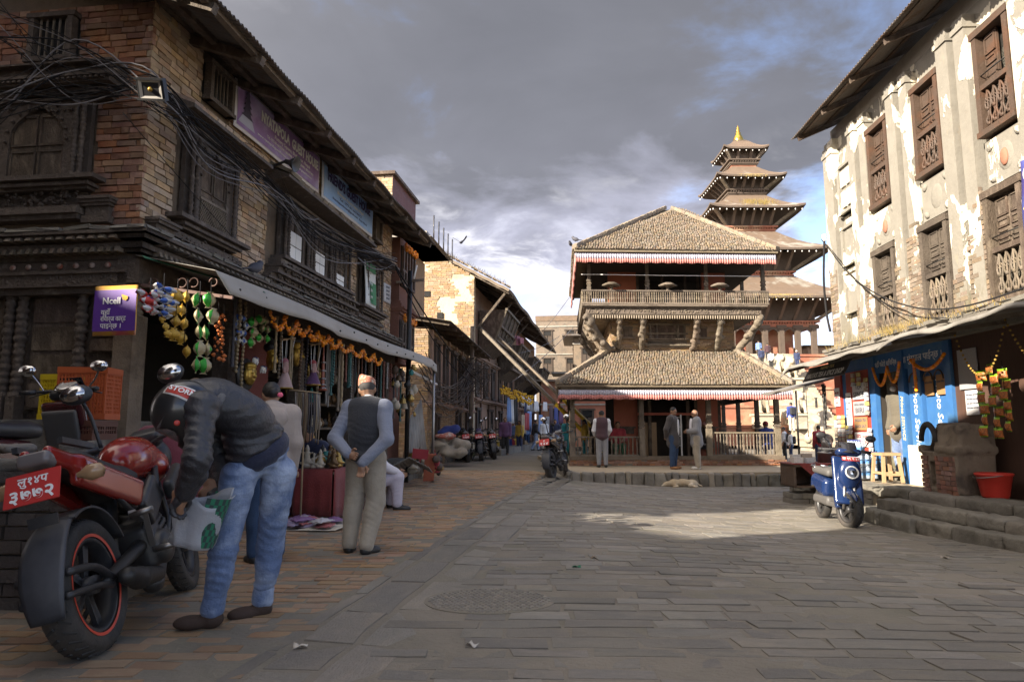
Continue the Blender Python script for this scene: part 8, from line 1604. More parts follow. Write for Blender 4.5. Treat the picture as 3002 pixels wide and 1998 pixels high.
# ---------------- things at the right hand shops ----------------
def onR(x, y, o=0.):
 d = Vector(ray(x, y)); n = RM.to_3x3() @ Vector((0, -1, 0)); p0 = RM @ Vector((0, -o, 0)); c = Vector((0, 0, 1.1)); return c + d * ((p0 - c).dot(n) / d.dot(n))
def rthing(name, lab, cat, u, o, z, group=None): return thing(name, lab, cat, tuple(rw(u, o, z)), RA, group)
def make_right_things():
 for lab, u0, u1, z, o, s in (('lower curved grey awning over the spice shop', -2.7, 1.5, 2.33, .95, 1), ('longer sagging grey awning over the photo shop and brick oven', 1.45, 5.2, 2.44, 1.0, 0)):
  t = thing('shop_awning', lab, 'awning', (6.5, 11.3, -.06 if not s else 0), RA); m = MB(); m.sheet(lambda u, v: (u0 + (u1 - u0) * u, -.12 - o * v - .02 * math.sin(u * 8) * v, 2.60 - (2.60 - z) * v + (.025 * math.sin(u * 11) + .012 * math.sin(u * 27)) * v - (.12 * _ss(.85, 1, 1 - u) if s else .10 * _ss(.8, 1, 1 - u)) * v), 40, 8, thick=.006); m.sheet(lambda u, v: (u0 + (u1 - u0) * u, -.12 - o - .02 * math.sin(u * 8) - .01 * v, z + .025 * math.sin(u * 11) + .012 * math.sin(u * 27) - (.12 * _ss(.85, 1, 1 - u) if s else .10 * _ss(.8, 1, 1 - u)) - .05 * v), 40, 1, thick=.004); m.build('awning_sheet', tin_grey, t)
  for k in range(4): q = MB(); x = u0 + .3 + (u1 - u0 - .6) * k / 3; q.bar((x, -.1, 2.52), (x, -.1 - o * .95, z - .05), .04, .05); q.build('awning_bracket', wood_grey, t)
 paper = mat('paper', (.55, .54, .54), .8); ink = mat('ink', (.03, .03, .035))
 def sign(lab, u, o, z, w, h, bg, lines, tilt=0., nm='shop_sign'):
  t = rthing(nm, lab, 'sign', u, o, z); q = MB(); M = Matrix.Rotation(tilt, 4, 'X'); q.add(MB().box((0, 0, 0), (w, .015, h)), M); q.build('sign_board', bg, t)
  for s, y, sz, c in lines: text(t, s, M @ face(0, -.009, y), sz, c, name='sign_lettering', bold=.015, width=min(w * .88, len(s) * sz * .62))
 brd = mat('black_board', (.03, .03, .032), .6); yel = mat('yellow_lettering', (.75, .62, .30)); mrn = mat('maroon_ink', (.30, .02, .03)); tanb = mat('tan_board', (.34, .19, .08)); gry = mat('grey_board', (.33, .32, .32))
 sign('long slanting black sign board with yellow and white lettering under the left awning', -1.75, .55, 2.22, 1.9, .32, brd, (('NEPALI TEA', .09, .10, yel), ("NIKITA'S TEA & SPICE SHOP", -.06, .16, white)), -.5)
 sign('black and white TEA SPICE board on the red panel', -1.42, .10, 1.82, .5, .30, paper, (('TEA', .08, .14, ink), ('SPICE', -.07, .15, ink))); sign('grey oval BIRI board below the tea and spice board', -1.42, .10, 1.50, .5, .26, gry, (('NEPALI HERBAL', .07, .05, ink), ('BIRI', -.04, .13, ink)))
 sign('tan board listing herbs between BIRI and saffron boards', -1.42, .10, 1.22, .5, .24, tanb, (('ENGLISH TEA', .06, .07, ink), ('BLACK SALT', -.05, .07, ink))); sign('white pure saffron sign low on the red panel', -1.42, .10, .93, .52, .26, white, (('100% pure', .06, .10, mrn), ('SAFFRON', -.06, .13, mrn)))
 sign('narrow white price list on the left edge of the red panel', -1.87, .10, 1.50, .2, .62, white, tuple((('SAFFRON', 'BIO HERBS', 'MASALA TEA', 'BLACK TEA', 'HONEY')[k], .22 - k * .11, .05, ink) for k in range(5))); sign('white saffron notice high on the leftmost red panel', -2.32, .12, 1.75, .22, .36, white, (('100% PURE', .08, .06, mrn), ('SAFFRON', -.02, .07, mrn), ('HERE', -.11, .05, mrn))); sign('small white notice low on the leftmost red panel', -2.32, .12, .72, .2, .3, white, (('NEPALI', .07, .05, ink), ('TEA', -.04, .07, ink)))
 sign('torn large grey paper poster on the brown wall', 1.78, .05, 1.95, .42, .56, gry, (), nm='paper_poster'); sign('white printed notice below the torn poster', 1.86, .05, 1.48, .36, .34, paper, tuple(('notice please read below here', .11 - k * .06, .04, ink) for k in range(4)), nm='paper_poster'); sign('left tan paper pinned on the blue door', .76, .03, 1.78, .22, .30, tanb, (('price list', .05, .05, ink),), nm='paper_poster'); sign('right tan paper pinned on the blue door', 1.08, .03, 1.78, .22, .30, tanb, (('open daily', .05, .05, ink),), nm='paper_poster')
 t = rthing('hanging_banner', 'purple banner with yellow lettering hanging at the right edge', 'banner', 3.78, .22, 3.80); q = MB(); q.sheet(lambda u, v: ((u - .5) * .8, -.02 * math.sin(v * 5), (v - .5) * 1.05 + .05 * u), 6, 6, thick=.006); q.build('banner_cloth', mat('banner_violet', (.09, .07, .33), .6, col2=(.12, .16, .5), c2scale=1.5), t); text(t, 'Ad', face(-.18, -.03, .0), .30, mat('yellow_print', (.8, .62, .05)), name='banner_lettering', italic=.2); q = MB(); q.lathe([(.07, 0), (.11, 0)], 20, Matrix.Translation((-.2, -.03, .32)) @ Matrix.Rotation(PI / 2, 4, 'X')); q.build('printed_seal', white, t)
 # brick oven
 t = rthing('brick_oven', 'old brick oven with smoke blackened arched mouth on the porch', 'oven', 2.0, .42, .26); soot = mat('sooty_clay', (.17, .135, .10), .95, var=.35, scale=4, bump=.9, bscale=14, col2=(.07, .055, .045), c2scale=2.2)
 sdf_mb([('b', (0, 0, .36), (.56, .36, .36), .03), ('b', (.0, 0, .68), (.60, .40, .05), .02), ('e', (-.08, .02, .70), (.52, .40, .46)), ('b', (.25, .05, .86), (.33, .33, .2), .06)], .028, .04, sub=[('e', (-.28, -.36, .86), (.22, .36, .22)), ('b', (-.28, -.34, .74), (.21, .3, .1), .03), ('b', (-.20, -.40, .28), (.10, .14, .20), .03), ('b', (0, 0, 1.30), (1, 1, .21), .01)], noise=wob(12, .008, 2)).build('clay_body', soot, t); L = brick_rects(1.1, .62, [(-.32, -.08, .05, .52)], course=.072, bl=.2, u0=-.56, seed=91); lay_bricks(t, L, Matrix.Translation((0, -.385, 0)), mat('sooty_brick', (.19, .10, .075), .9, var=.35, bump=.8, rnd=.3), 120); lay_bricks(t, brick_rects(.74, .62, course=.072, bl=.2, u0=-.37, seed=92), Matrix(((0, 1, 0, -.585), (-1, 0, 0, 0), (0, 0, 1, 0), (0, 0, 0, 1))), mat('sooty_brick', (.19, .10, .075)), 60)
 m = MB(); m.tube([(-.28 + .25 * math.cos(a), -.36, .80 + .27 * math.sin(a)) for a in np.linspace(0, PI, 12)], .05, 7); m.build('arch_rim', mat('soot_black', (.03, .026, .024), .95, var=.4), t)
 t.scale = (.70, .72, .86)
 t = rthing('red_bucket', 'red plastic bucket standing beside the brick oven', 'bucket', 2.62, .36, .26); q = MB(); q.lathe([(0, 0), (.135, 0), (.15, .03), (.195, .27), (.205, .275), (.215, .30), (.20, .31), (.185, .29), (.14, .03), (0, .02)], 28); q.build('bucket_body', mat('red_plastic', (.48, .035, .022), .45, var=.12), t); q = MB(); q.tube([(.205 * math.cos(a), -.02 + .205 * math.sin(a), .29 - .04 * abs(math.sin(a))) for a in np.linspace(PI, 2 * PI, 12)], .006, 5); q.build('handle', steel, t)
 t = rthing('wooden_stool', 'four legged pale wooden stool in front of the blue doorway', 'stool', -.05, .36, .26); q = MB(); q.bb((-.19, -.15, .43), (.19, .15, .475)); q.build('seat', wood_new, t)
 for sx in (-1, 1):
  for sy in (-1, 1): q = MB(); q.bar((sx * .19, sy * .15, 0), (sx * .15, sy * .12, .43), .045, .045); q.build('leg', wood_new, t)
  q = MB(); q.bar((sx * .18, -.14, .13), (sx * .18, .14, .13), .03, .04); q.bar((-.18, sx * .14, .15), (.18, sx * .14, .15), .03, .04); q.build('stretcher', wood_new, t)
 t = rthing('bottle_rack', 'wire basket packed with clear water bottles beside the stool', 'rack', -.74, .40, .26); q = MB()
 for z in (.02, .14, .26, .34): q.tube([(-.26, -.2, z), (.26, -.2, z), (.26, .2, z), (-.26, .2, z)], .006, 5, closed=True)
 for k in range(8):
  for y in (-.2, .2): q.tube([(-.26 + k * .074, y, 0), (-.26 + k * .074, y, .34)], .005, 5)
 q.build('wire_basket', dark_metal, t); bt = MB(); bt.lathe([(0, 0), (.034, .0), (.036, .05), (.030, .09), (.036, .13), (.034, .18), (.014, .22), (.014, .235)], 12); bm = bt.mesh('water_bottle', mat('clear_plastic', (.42, .50, .60), .12, var=.1, spec=.8, alpha=.65)); cp = MB().lathe([(.016, .232), (.016, .252), (0, .252)], 10).mesh('bottle_cap', CL['royal']); lb = MB().lathe([(.0368, .06), (.0375, .07), (.0375, .12), (.0368, .13)], 12).mesh('bottle_label', mat('label_blue', (.10, .25, .50)))
 for k in range(46):
  zl = k // 18; q = link('water_bottle', bm, None, tuple(rw(-.74 - .21 + (k % 6) * .084 + R.uniform(-.01, .01), .40 + .16 - ((k % 18) // 6) * .12, .28 + zl * .20)), label='clear water bottle with blue cap in the %s tier of the wire basket' % ('bottom', 'middle', 'top')[zl], cat='bottle', group='water bottles in the basket'); link('bottle_cap', cp, q); link('bottle_label', lb, q)
 for a in (('long strip of lime and orange snack packets, left column beside oven', 2872, 1085, 1280, .30, 'lime', 6, .17), ('middle column of lime and orange snack packets, beside the dark door', 2905, 1065, 1285, .30, 'lime', 7, .17), ('right column of lime and orange snack packets, nearest the frame edge', 2938, 1080, 1265, .30, 'lime', 6, .15)): packet_string(a[0], a[1], a[2], a[3], a[4], a[5], a[6], a[7], 1, RA, cl=onR)
 # sachet strips and card racks on the red panels
 sm = [mat('sachet_%d' % i, c, .4, var=.3, scale=30) for i, c in enumerate(((.55, .53, .5), (.50, .42, .14), (.36, .30, .24), (.40, .42, .44)))]
 for i, (u, z0, n, lab) in enumerate(((-2.40, 1.35, 8, 'left sachet strip on the leftmost red panel'), (-2.24, 1.35, 8, 'right sachet strip on the leftmost red panel'), (-2.08, 1.35, 7, 'sachet strip on the blue post between the red panels'), (-1.90, 1.15, 9, 'sachet strip under the narrow price list'), (-1.78, 1.15, 9, 'sachet strip left of the saffron sign'), (-1.06, 2.0, 8, 'upper sachet strip on the blue post by the doorway'), (-1.02, 1.1, 6, 'lower sachet strip on the blue post by the doorway'), (-1.55, 2.12, 3, 'cluster of packets above the tea board, left'), (-1.32, 2.12, 3, 'cluster of packets above the tea board, right'))):
  t = rthing('sachet_strip', lab, 'sachets', u, .14, z0, 'sachet strips on the shop front')
  for k in range(n): q = MB(); q.box((R.uniform(-.01, .01), 0, -.085 * k), (.105, .03, .07), Matrix.Rotation(R.uniform(-.3, .1), 4, 'X')); q.build('sachet', R.choice(sm), t)
 for lab, a, b, d in (('marigold swag over the blue photo shop door, left', (-.75, 2.18), (-.25, 2.16), .3), ('marigold swag over the blue photo shop door, middle', (-.25, 2.16), (.15, 2.2), .28), ('marigold swag hanging on the blue door beam, right', (.5, 2.2), (1.4, 2.2), .18), ('marigold tail hanging in front of the Photo Service door', (.58, 2.2), (.6, 1.72), .0), ('long thin dry garland swag under the right awning', (2.3, 2.35), (3.3, 2.4), .6), ('second thin garland swag at the right edge under the awning', (3.3, 2.4), (4.3, 2.3), .5)):
  A, B = rw(a[0], .14 if a[0] < 2 else .5, a[1]), rw(b[0], .14 if a[0] < 2 else .5, b[1]); q = MB()
  for p in sag(A, B, d, 30 if d else 14): q.ell(tuple(p), .03 if a[0] < 2 else .016, 6, 4)
  q.build('marigold_garland', marigold if a[0] < 2 else mat('dry_marigold', (.30, .18, .03)), None, label=lab, cat='garland', group='marigold garlands')
 # wires, insulator
 a = rw(-2.52, .10, 5.0); t = thing('insulator', 'white porcelain insulator at the corner of the plastered house', 'insulator', tuple(a)); q = MB(); q.lathe([(.03, 0), (.05, .03), (.03, .05), (.05, .08), (.03, .1), (.045, .13), (0, .15)], 12); q.build('porcelain', white, t)
 for lab, P, r in (('thick black cable looping down outside the corner of the plastered house', (rw(-2.52, .1, 5.0), rw(-2.66, .1, 4.2), rw(-2.62, .1, 3.5), rw(-2.5, .1, 3.1)), .022), ('wire slanting across the plaster facade to the shop awning', (rw(-2.4, .2, 5.0), rw(-.9, .3, 3.85), rw(.6, .3, 3.1), rw(2.2, .35, 2.75), rw(4.2, .3, 2.8)), .012), ('second thin wire following the first across the facade', (rw(-.9, .28, 3.8), rw(.6, .3, 2.95), rw(1.9, .35, 2.65)), .008)): q = MB(); q.tube(catmull(P, 8), r, 6); q.build('overhead_cable', cable_m, None, label=lab, cat='cable')
 gm = MB(); rr = random.Random(8)
 for _ in range(700):
  u = rr.gauss(.3, .5) if rr.random() < .6 else rr.uniform(-2.4, 3); p = np.array((u, -.2 + rr.uniform(-.1, .1), 2.66)); gm.raw([p + (-.008, 0, 0), p + (.008, 0, 0), p + (rr.uniform(-.06, .06), rr.uniform(-.1, .03), rr.uniform(.04, .22))], [(0, 1, 2)])
 gm.build('ledge_grass', leafm, rh, kind='stuff')
 # tea stall in front of the cafe corner
 p = gnd(2330, 1478); p[0] += .33; t = thing('tea_table', 'small wooden tea table under red cloth with TEA lettering at the left of the scooter', 'table', (p[0] - .25, p[1] + .2, p[2]), -.03); q = MB(); q.bb((-.1, -.3, .30), (.95, .35, .33)); q.bb((-.1, -.3, .66), (.95, .35, .70)); q.bb((-.1, -.3, .3), (-.06, .35, .68)); q.bb((.50, -.3, .3), (.54, .35, .68)); q.bb((.91, -.3, .3), (.95, .35, .68)); q.bb((-.06, .3, .3), (.92, .34, .68)); q.build('table_frame', wood_brown, t); q = MB(); q.bb((-.12, -.32, .70), (.97, .37, .72)); q.raw([(.0, -.325, .70), (.5, -.325, .70), (.30, -.34, .42)], [(0, 1, 2)]); q.build('table_cloth', cloth('red_cloth', (.28, .03, .025)), t); text(t, 'NEPALI TEA', face(.72, -.335, .62), .14, white, name='table_lettering', width=.5); q = MB(); q.bb((.5, -.33, .54), (.96, -.322, .69)); q.build('green_board', mat('board_green', (.01, .07, .04)), t)
 lay_bricks(t, brick_rects(1.1, .30, course=.1, bl=.3, u0=-.12, seed=95), Matrix.Translation((0, -.25, 0)), grey_stone, 30, name='base_stone', dep=.5)
 for i, (x, y, w, h, m, lab) in enumerate(((.05, -.1, .16, .10, sm[0], 'white box of sachets on the tea table, nearest the corner'), (.25, -.12, .14, .09, sm[3], 'pale box of packets on the tea table, second from left'), (.30, .12, .18, .16, sm[2], 'tan carton behind the pale boxes on the tea table'), (.12, .15, .16, .14, sm[0], 'white carton at the back corner of the tea table'))): q = MB(); q.bb((-w / 2, -.06, 0), (w / 2, .06, h)); q.build('packet_box', m, None, (p[0] - .25 + x, p[1] + .2 + y, p[2] + .72), label=lab, cat='box')
 for i, (x, y, r, h, lab) in enumerate(((.62, .05, .13, .20, 'wide steel pot on the tea table'), (.80, .05, .10, .26, 'tall steel pot on the tea table beside scooter handlebar'), (.66, .05, .09, .40, 'stacked steel steamer pot on the tea table'))): q = MB(); q.lathe([(0, 0), (r, 0), (r, h * .8), (r * 1.08, h * .82), (r * .9, h), (0, h * 1.03)], 18); q.build('steel_pot', steel, None, (p[0] - .25 + x, p[1] + .2 + y, p[2] + .72), label=lab, cat='pot')
 p = at(2350, 1120, 14.5); t = thing('side_canopy', 'sloping dark cloth canopy on a pole between the cafe and the red panel', 'canopy', tuple(p), 0); q = MB(); q.sheet(lambda u, v: (-.6 + 1.4 * u, -.5 + 1.2 * v, -.22 + .36 * u + .03 * math.sin(v * 7)), 10, 6, thick=.02); q.build('canopy_cloth', cloth('canopy_cloth', (.10, .085, .07)), t); q = MB(); q.tube([(-.3, -.4, -.2), (-.3, -.4, -p[2] - .2)], .02, 7); q.build('canopy_pole', dark_metal, t)
 for i, (x, y0, y1, r) in enumerate(((2412, 1125, 1255, .03), (2418, 1130, 1230, .02), (2362, 1130, 1280, .008), (2392, 1165, 1195, .03))): a, b = at(x, y0, 14.), at(x, y1, 14.); q = MB(); q.lathe(profile_col(r, a[2] - b[2], 7, 8, i), 8, Mx((0, 0, b[2] - a[2]))); q.build('hanging_ornament', dark_metal, None, tuple(a), label=('dark bead bunch hanging from the side canopy', 'thin dark bead string beside the bead bunch', 'long bell rope hanging from the side canopy', 'small bell hanging under the side canopy')[i], cat='ornament')
 p = at(2424, 1288, 13.2); q = MB(); q.ell((0, 0, 0), .115, 16, 12); q.tube([(0, 0, -.1), (0, 0, -1.15)], .012, 6); q.build('globe_lamp', mat('grey_globe', (.16, .16, .165), .4), None, tuple(p), label='grey round globe on a thin stand beyond the tea table', cat='globe')
make_right_things()
# ---------------- crates, walls, street clutter, animals ----------------
def make_clutter():
 rr = random.Random(21)
 def crate(lab, p, w, d, h, m, rz):
  t = thing('plastic_crate', lab, 'crate', tuple(p), rz); q = MB(); b = .02
  for z in (0, h - .05): q.bb((-w / 2, -d / 2, z), (w / 2, -d / 2 + b, z + .05)); q.bb((-w / 2, d / 2 - b, z), (w / 2, d / 2, z + .05)); q.bb((-w / 2, -d / 2 + b, z), (-w / 2 + b, d / 2 - b, z + .05)); q.bb((w / 2 - b, -d / 2 + b, z), (w / 2, d / 2 - b, z + .05))
  q.bb((-w / 2 + b, -d / 2 + b, .0), (w / 2 - b, d / 2 - b, .02)); q.build('crate_rim', m, t)
  for s in range(4):
   L = w if s % 2 == 0 else d; o = (d if s % 2 == 0 else w) / 2 - .012; M = Matrix.Rotation(s * PI / 2, 4, 'Z'); q = MB(); n = int(L / .028)
   for k in range(n + 1): x = -L / 2 + .012 + (L - .024) * k / n; q.add(MB().box((x, -o, h / 2), (.010 if k % 5 else .022, .012, h - .09)), M)
   for z in np.arange(.08, h - .05, .034): q.add(MB().box((0, -o, z), (L - .02, .010, .010)), M)
   q.build('crate_side', m, t)
 c = onLF(208, 900, .45); crate('yellow plastic crate standing behind the orange crate', (c.x, c.y, 1.19), .28, .24, .40, mat('crate_yellow', (.55, .40, .01), .5), RLF + .1); c = onLF(283, 900, .62); crate('orange plastic crate on end at the house corner below the purple sign', (c.x, c.y, 1.19), .40, .30, .44, mat('crate_orange', (.42, .085, .022), .5), RLF + .25); c = onLF(245, 1225, .7); crate('brown crate lying under the orange crate', (c.x, c.y, 1.02), .42, .3, .16, mat('crate_brown', (.10, .035, .02), .6), RLF)
 t = thing('low_brick_wall', 'dark low brick wall with rubble on top at the left edge behind the motorcycle', 'wall', (-2.5, 4.35, 0), PI + .02); lay_bricks(t, brick_rects(2.6, .86, course=.085, bl=.21, jx=.012, jz=.014, seed=97), Matrix(((-1, 0, 0, 2.6), (0, -1, 0, 0), (0, 0, 1, 0), (0, 0, 0, 1))), mat('dark_wall_brick', (.085, .07, .06), .85, var=.35, bump=.8, rnd=.25), 200, jit=.014); q = MB(); q.bb((0, -.5, 0), (2.6, -.045, .86)); q.build('wall_core', mortar, t)
 for k in range(9): q = sdf_mb([('b', (0, 0, 0), (rr.uniform(.1, .2), .12, rr.uniform(.03, .06)), .02)], .025, .02, noise=wob(14, .012, k)); q.build('rubble_stone', grey_stone, t).matrix_local = Mx((.1 + k * .27, -.15 - rr.uniform(0, .2), .88 + .10 * (k % 2)), (0, 0, rr.uniform(-.4, .4)))
 q = MB(); q.bb((-7, 4.9, 0), (-3.0, 6.6, .40)); q.bb((-9, 5.75, .40), (-3.72, 7.5, 1.19)); q.build('alley_terrace', grey_stone, None, kind='structure')
 # checked carrier bag held at the motorcycle
 p = at(560, 1590, 3.72); t = thing('carrier_bag', 'white and green checked plastic bag held by the man at his motorcycle', 'bag', tuple(p), .2); t.scale = (.64,) * 3; t.rotation_euler = (.12, .22, .2); q = MB(); q.sheet(lambda u, v: ((.17 + .05 * v + .02 * math.sin(u * 40 + 5 * v) * v + .015 * math.sin(u * 17 + v * 9)) * math.cos(u * 2 * PI), (.11 + .03 * v + .012 * math.sin(u * 33)) * math.sin(u * 2 * PI), .44 * v - .02 + .08 * math.sin(u * 12 + 1) * v * v), 48, 8, [0] * 10000 and 0, thick=.003); q.build('bag_film', mat('bag_white', (.42, .43, .46), .3, var=.15, bump=.5, bscale=14, alpha=.75), t); q = MB(); q.sheet(lambda u, v: ((.176 + .05 * v) * math.cos(-1.3 + u * 2.6), (.116 + .03 * v) * math.sin(-1.3 + u * 2.6), .42 * v), 16, 8)
 g2 = q; nf = len(q.f); q.m = [((k % 16) + (k // 16)) % 2 for k in range(nf)]; q.build('checked_panel', [mat('check_green', (.02, .16, .09), .4), mat('check_dark', (.03, .05, .05), .4)], t); q = MB(); q.lathe([(0, 0), (.165, 0)], 20, Matrix.Diagonal((1, .65, 1, 1))); q.build('bag_base', mat('bag_white', (.5, .5, .52)), t)
 # stones, tarpaulin heap, tables beyond the old man
 def heap(lab, cat, nm, x, y, Y, A, m, nz=.02): p = at(x, y, Y); p[2] = .30; return sdf_mb(A, .045, .08, noise=wob(9, nz, int(x))).build(nm, m, None, tuple(p), label=lab, cat=cat)
 tp = cloth('tarpaulin', (.30, .26, .20), col2=(.20, .17, .13), c2scale=2); heap('heap of goods under pale tarpaulins beside the parked motorcycles', 'heap', 'tarpaulin_heap', 1322, 1300, 21, [('e', (rr.uniform(-.36, .36), rr.uniform(-.3, .3), rr.uniform(.1, .42)), (rr.uniform(.14, .32), rr.uniform(.2, .35), rr.uniform(.10, .2))) for _ in range(11)], tp, .035); heap('bright blue bundle on top of the tarpaulin heap', 'bundle', 'bundle', 1322, 1262, 21.2, [('e', (0, 0, .82), (.28, .2, .16)), ('e', (-.2, 0, .72), (.3, .2, .1))], CL['royal'], .03); heap('red and white cloth bundle on the tarpaulin heap', 'bundle', 'bundle', 1308, 1282, 20.7, [('e', (0, 0, .62), (.35, .2, .10))], mat('red_white_cloth', (.42, .12, .09), .9, col2=(.5, .45, .4), c2scale=8), .03)
 for i, (x, y, w, d, h) in enumerate(((1195, 1410, .9, .7, .42), (1165, 1450, .35, .5, .28), (1262, 1380, .6, .6, .3), (1318, 1356, 1.3, 1.2, .40))): p = gnd(x, y); t = thing('stone_block_ledge', ('low wall of stone blocks beyond the seated man', 'stone step block just right of the seated man', 'low stone plinth below the wooden table', 'stone ledge under the tarpaulin heap')[i], 'ledge', tuple(p), RF); q = MB(); q.bb((-w / 2, .05, 0), (w / 2, d, h - .04)); q.build('core', mortar, t); lay_bricks(t, brick_rects(w, h, course=.14, bl=.36, u0=-w / 2, seed=70 + i), Matrix.Identity(4), grey_stone, 30, name='stone_block', dep=.1, jit=.02); q = sdf_mb([('b', (0, d / 2, h), (w / 2, d / 2 + .03, .06), .03)], .035, .02, noise=wob(9, .012, i)); q.build('cap_stone', grey_stone, t)
 p = gnd(1285, 1345); t = thing('trinket_table', 'small dark wooden table with a red cloth and trinkets before the tarpaulin heap', 'table', (p[0], p[1], 0), RF); q = MB(); q.bb((-.5, -.3, .66), (.5, .3, .72)); q.build('table_top', wood_brown, t); q = MB(); q.sheet(lambda u, v: (-.1 + .6 * u, -.31 - .02 * v, .73 - .22 * v), 6, 2, thick=.004); q.build('red_cloth', CL['crimson'], t)
 for sx in (-1, 1):
  for sy in (-1, 1): q = MB(); q.bar((sx * .44, sy * .25, 0), (sx * .44, sy * .25, .66), .06, .06); q.build('leg', wood, t)
 it = [dark_metal, brass, wood_brown, mat('bone', (.38, .33, .25)), CL['crimson']]
 for k in range(46):
  x, y = rr.uniform(1180, 1292), rr.uniform(1330, 1395); Y = rr.uniform(14, 17.5); p = at(x, y, Y); A = [('e', (0, 0, .06), (rr.uniform(.05, .16), rr.uniform(.04, .1), rr.uniform(.04, .12))), ('c', (0, 0, .06), (rr.uniform(-.15, .15), 0, rr.uniform(.1, .3)), .03, .02)]; z = max(p[2], .0); sdf_mb(A, .03, .03).build('carved_curio', it[k % 5], None, (p[0], p[1], min(z, .5)), rot=(0, 0, rr.uniform(0, 3)), label='%s curio among the second hand wares beyond the seated man' % ('dark metal', 'brass', 'brown wood', 'bone coloured', 'red')[k % 5], cat='curio', group='curios laid out by the lane')
 p = at(1200, 1340, 13.5); q = MB(); q.sheet(lambda u, v: (-.42 + .84 * u, -.35 + .7 * v, .5 - .85 * abs(u - .55) * .5 - .15 * v + .012 * math.sin(u * 90)), 60, 4, thick=.01); q.build('tin_cover', tin_grey, None, (p[0], p[1], .10), label='small sloping sheet of pale corrugated tin right of the old man', cat='tin sheet'); p = gnd(1255, 1415); q = MB(); q.add(MB().box((0, 0, .35), (.22, .03, .6)), Mx((0, 0, 0), (.35, 0, .3))); q.build('red_board', red_wall, None, tuple(p), label='red painted board leaning on the stone blocks', cat='board'); p = at(1232, 1330, 14); q = MB(); q.add(MB().box((0, 0, 0), (.32, .02, .2)), Mx((0, 0, 0), (.2, .1, .2))); q.build('red_sheet', CL['crimson'], None, tuple(p), label='red cloth sheet stretched behind the tin cover', cat='cloth')
 p = np.array(hw(9.9, .3, 0)); q = MB(); q.sheet(lambda u, v: (-.7 + 1.4 * u, .012 * math.sin(u * 14 * PI), 1.7 * v), 90, 2, thick=.006); o = q.build('tin_sheet', tin_grey, None, tuple(p), rot=(0, -.45, RF), label='corrugated tin sheet leaning against the low brick house', cat='tin sheet')
 gm = MB()
 for _ in range(1100): x, y = rr.gauss(0, .3), rr.gauss(0, .35); h = rr.uniform(.03, .25); gm.raw([(x - .02, y, 0), (x + .02, y, 0), (x + rr.uniform(-.1, .1), y + rr.uniform(-.1, .1), h)], [(0, 1, 2)])
 gm.build('weeds', green, None, tuple(gnd(1330, 1338)), label='patch of green weeds at the foot of the tarpaulin heap', cat='weeds', kind='stuff')
 # clothes stall under the gabled house and washing on its balcony
 cc = list(CL.items())
 def hung(i, x, y0, y1, Y, w, lab, m): a, b = at(x, y0, Y), at(x, y1, Y); h = a[2] - b[2]; q = MB(); q.sheet(lambda u, v: ((u - .5) * w * (1 + .15 * v), .04 * math.sin(u * 11 + i) * v, -h * v), 10, 4, thick=.012); q.build('hanging_garment', m, None, tuple(a), rot=(0, 0, RF - .3), label=lab, cat='garment', group='clothes hung at the lane stalls')
 for i, (x, y0, y1, Y, n) in enumerate(((1492, 1165, 1235, 34, 'sky'), (1500, 1162, 1240, 34.6, 'white'), (1512, 1160, 1235, 35, 'black'), (1533, 1158, 1190, 36, 'white'), (1540, 1160, 1215, 36.5, 'navy'), (1548, 1160, 1200, 37, 'white'), (1556, 1165, 1210, 37.5, 'grey'), (1572, 1175, 1205, 40, 'white'), (1598, 1178, 1205, 41, 'white'), (1545, 1210, 1260, 36.4, 'crimson'), (1552, 1205, 1265, 37, 'sky'), (1535, 1215, 1270, 36, 'tan'), (1615, 1190, 1240, 43, 'plum'), (1630, 1195, 1245, 44, 'royal'), (1645, 1190, 1240, 45, 'purple'), (1585, 1215, 1270, 41, 'sky'), (1605, 1220, 1275, 42, 'grey'))): hung(i, x, y0, y1, Y, .42 if i < 7 else .6, '%s garment hung at the lane stalls, number of its colour seen from left to right' % n if 0 else '%s garment hanging at the clothes stalls in the lane' % n, CL[n])
 for i, (x, y0, y1) in enumerate(((1495, 960, 990), (1506, 968, 995), (1520, 985, 1018), (1530, 990, 1008))): hung(i, x, y0, y1, 38, .5, 'faded pink cloth drying on the wooden balcony of the gabled house', mat('pink_wash', (.42, .16, .18), .9))
 q = MB(); a, b = at(1468, 1128, 32.5), at(1563, 1162, 36)
 for k in range(130): t_ = k / 130; p = a + (b - a) * t_; q.ell((p[0], p[1], p[2] - rr.uniform(0, .5)), .06, 5, 4)
 q.build('marigold_garland', mat('yellow_marigold', (.60, .33, .01)), None, label='yellow marigold fringe along the clothes shop cornice in the lane', cat='garland')
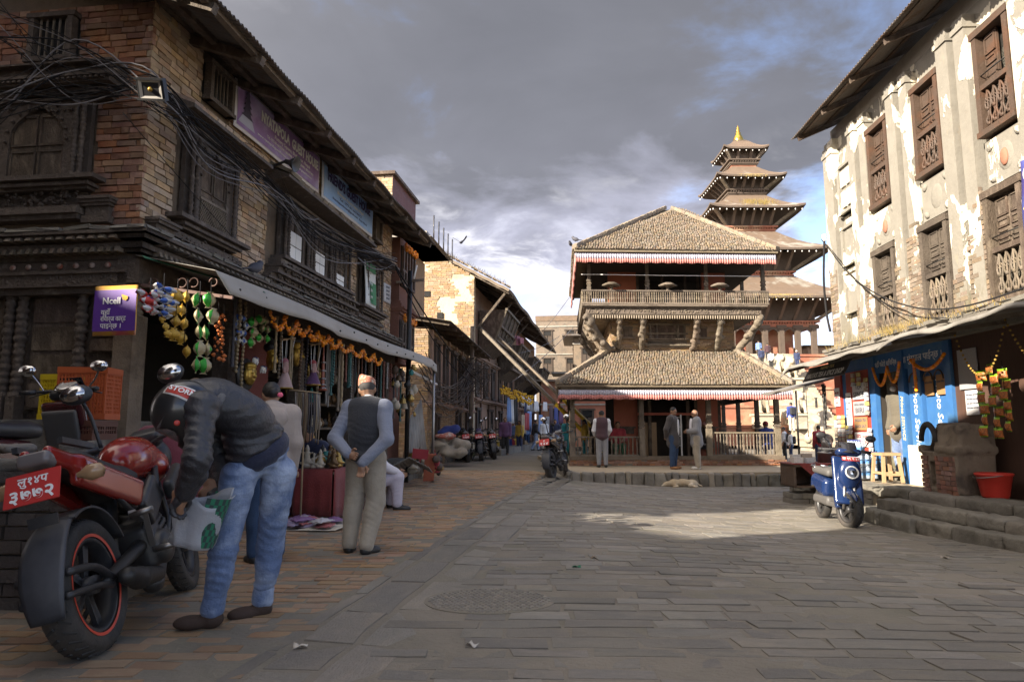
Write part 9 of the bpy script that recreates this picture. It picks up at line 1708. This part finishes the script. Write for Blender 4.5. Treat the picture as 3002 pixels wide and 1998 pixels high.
 for i in range(14): x = 1440 + i * 9; p = at(x, 1300 - i * 1.0, 33 + i * .6); q = MB(); h = rr.uniform(.3, .7); q.bb((-.3, -.2, 0), (.3, .2, h)); q.box((0, 0, h + .06), (.5, .3, .12), taper=.8); k_ = i % 6; q.build('goods_box', [wood_brown, CL['tan'], CL['royal'], CL['crimson'], CL['yellow'], dark_metal][k_], None, (p[0] - .5, p[1], .0), label='%s box of goods standing along the lane kerb, %s of its colour' % (('brown', 'tan', 'blue', 'crimson', 'yellow', 'dark')[k_], ('nearest', 'second', 'farthest')[i // 6]), cat='box', group='boxes along the lane kerb')
 # dog, loose stone, birds
 p = gnd(2000, 1427); t = thing('sleeping_dog', 'cream dog asleep on its side at the foot of the cafe platform', 'dog', tuple(p), rad(2)); fur = mat('cream_fur', (.40, .31, .20), .95, var=.2, scale=14, bump=.6, bscale=60, col2=(.5, .43, .33), c2scale=4)
 sdf_mb([('e', (.02, 0, .10), (.26, .13, .105)), ('e', (-.2, -.01, .10), (.15, .12, .105)), ('e', (.25, .0, .095), (.15, .125, .10)), ('c', (-.28, -.02, .09), (-.38, -.04, .075), .07, .06), ('e', (-.42, -.05, .075), (.085, .06, .06)), ('c', (-.46, -.07, .06), (-.53, -.11, .045), .04, .026), ('e', (-.38, -.09, .11), (.045, .014, .03)), ('e', (-.38, .01, .12), (.04, .015, .035)), ('c', (-.22, -.08, .06), (-.18, -.24, .035), .045, .028), ('c', (-.18, -.24, .035), (-.30, -.30, .03), .028, .026), ('c', (.28, -.06, .07), (.14, -.20, .05), .07, .04), ('c', (.14, -.20, .05), (.30, -.27, .03), .036, .024), ('c', (.30, -.27, .03), (.22, -.31, .025), .024, .024), ('c', (.38, .0, .08), (.47, -.12, .03), .03, .018)], .014, .035, noise=wob(40, .003, 1)).build('dog_body', fur, t)
 p = gnd(2105, 1424); sdf_mb([('b', (0, 0, .07), (.30, .13, .075), .05)], .025, .03, noise=wob(9, .015, 3)).build('loose_stone', grey_stone, None, tuple(p), label='long loose stone lying right of the sleeping dog', cat='stone')
 a = cw(.52, 3.1, 6.86); pigeon('pigeon at the left corner of the cafe top roof, nearer one', a, 1.2, .95); pigeon('smaller pigeon right at the edge of the cafe top roof', a + np.array((-.14, .15, -.1)), 2.6, .85); pigeon('dark bird flying in the sky between the gabled house and the cafe', at(1352, 716, 30), -.4, 1.0, None, True); pigeon('pigeon on the ridge of the plastered house roof edge', rw(1.0, .3, 7.75), 1., 1.3) if 0 else None
make_clutter()
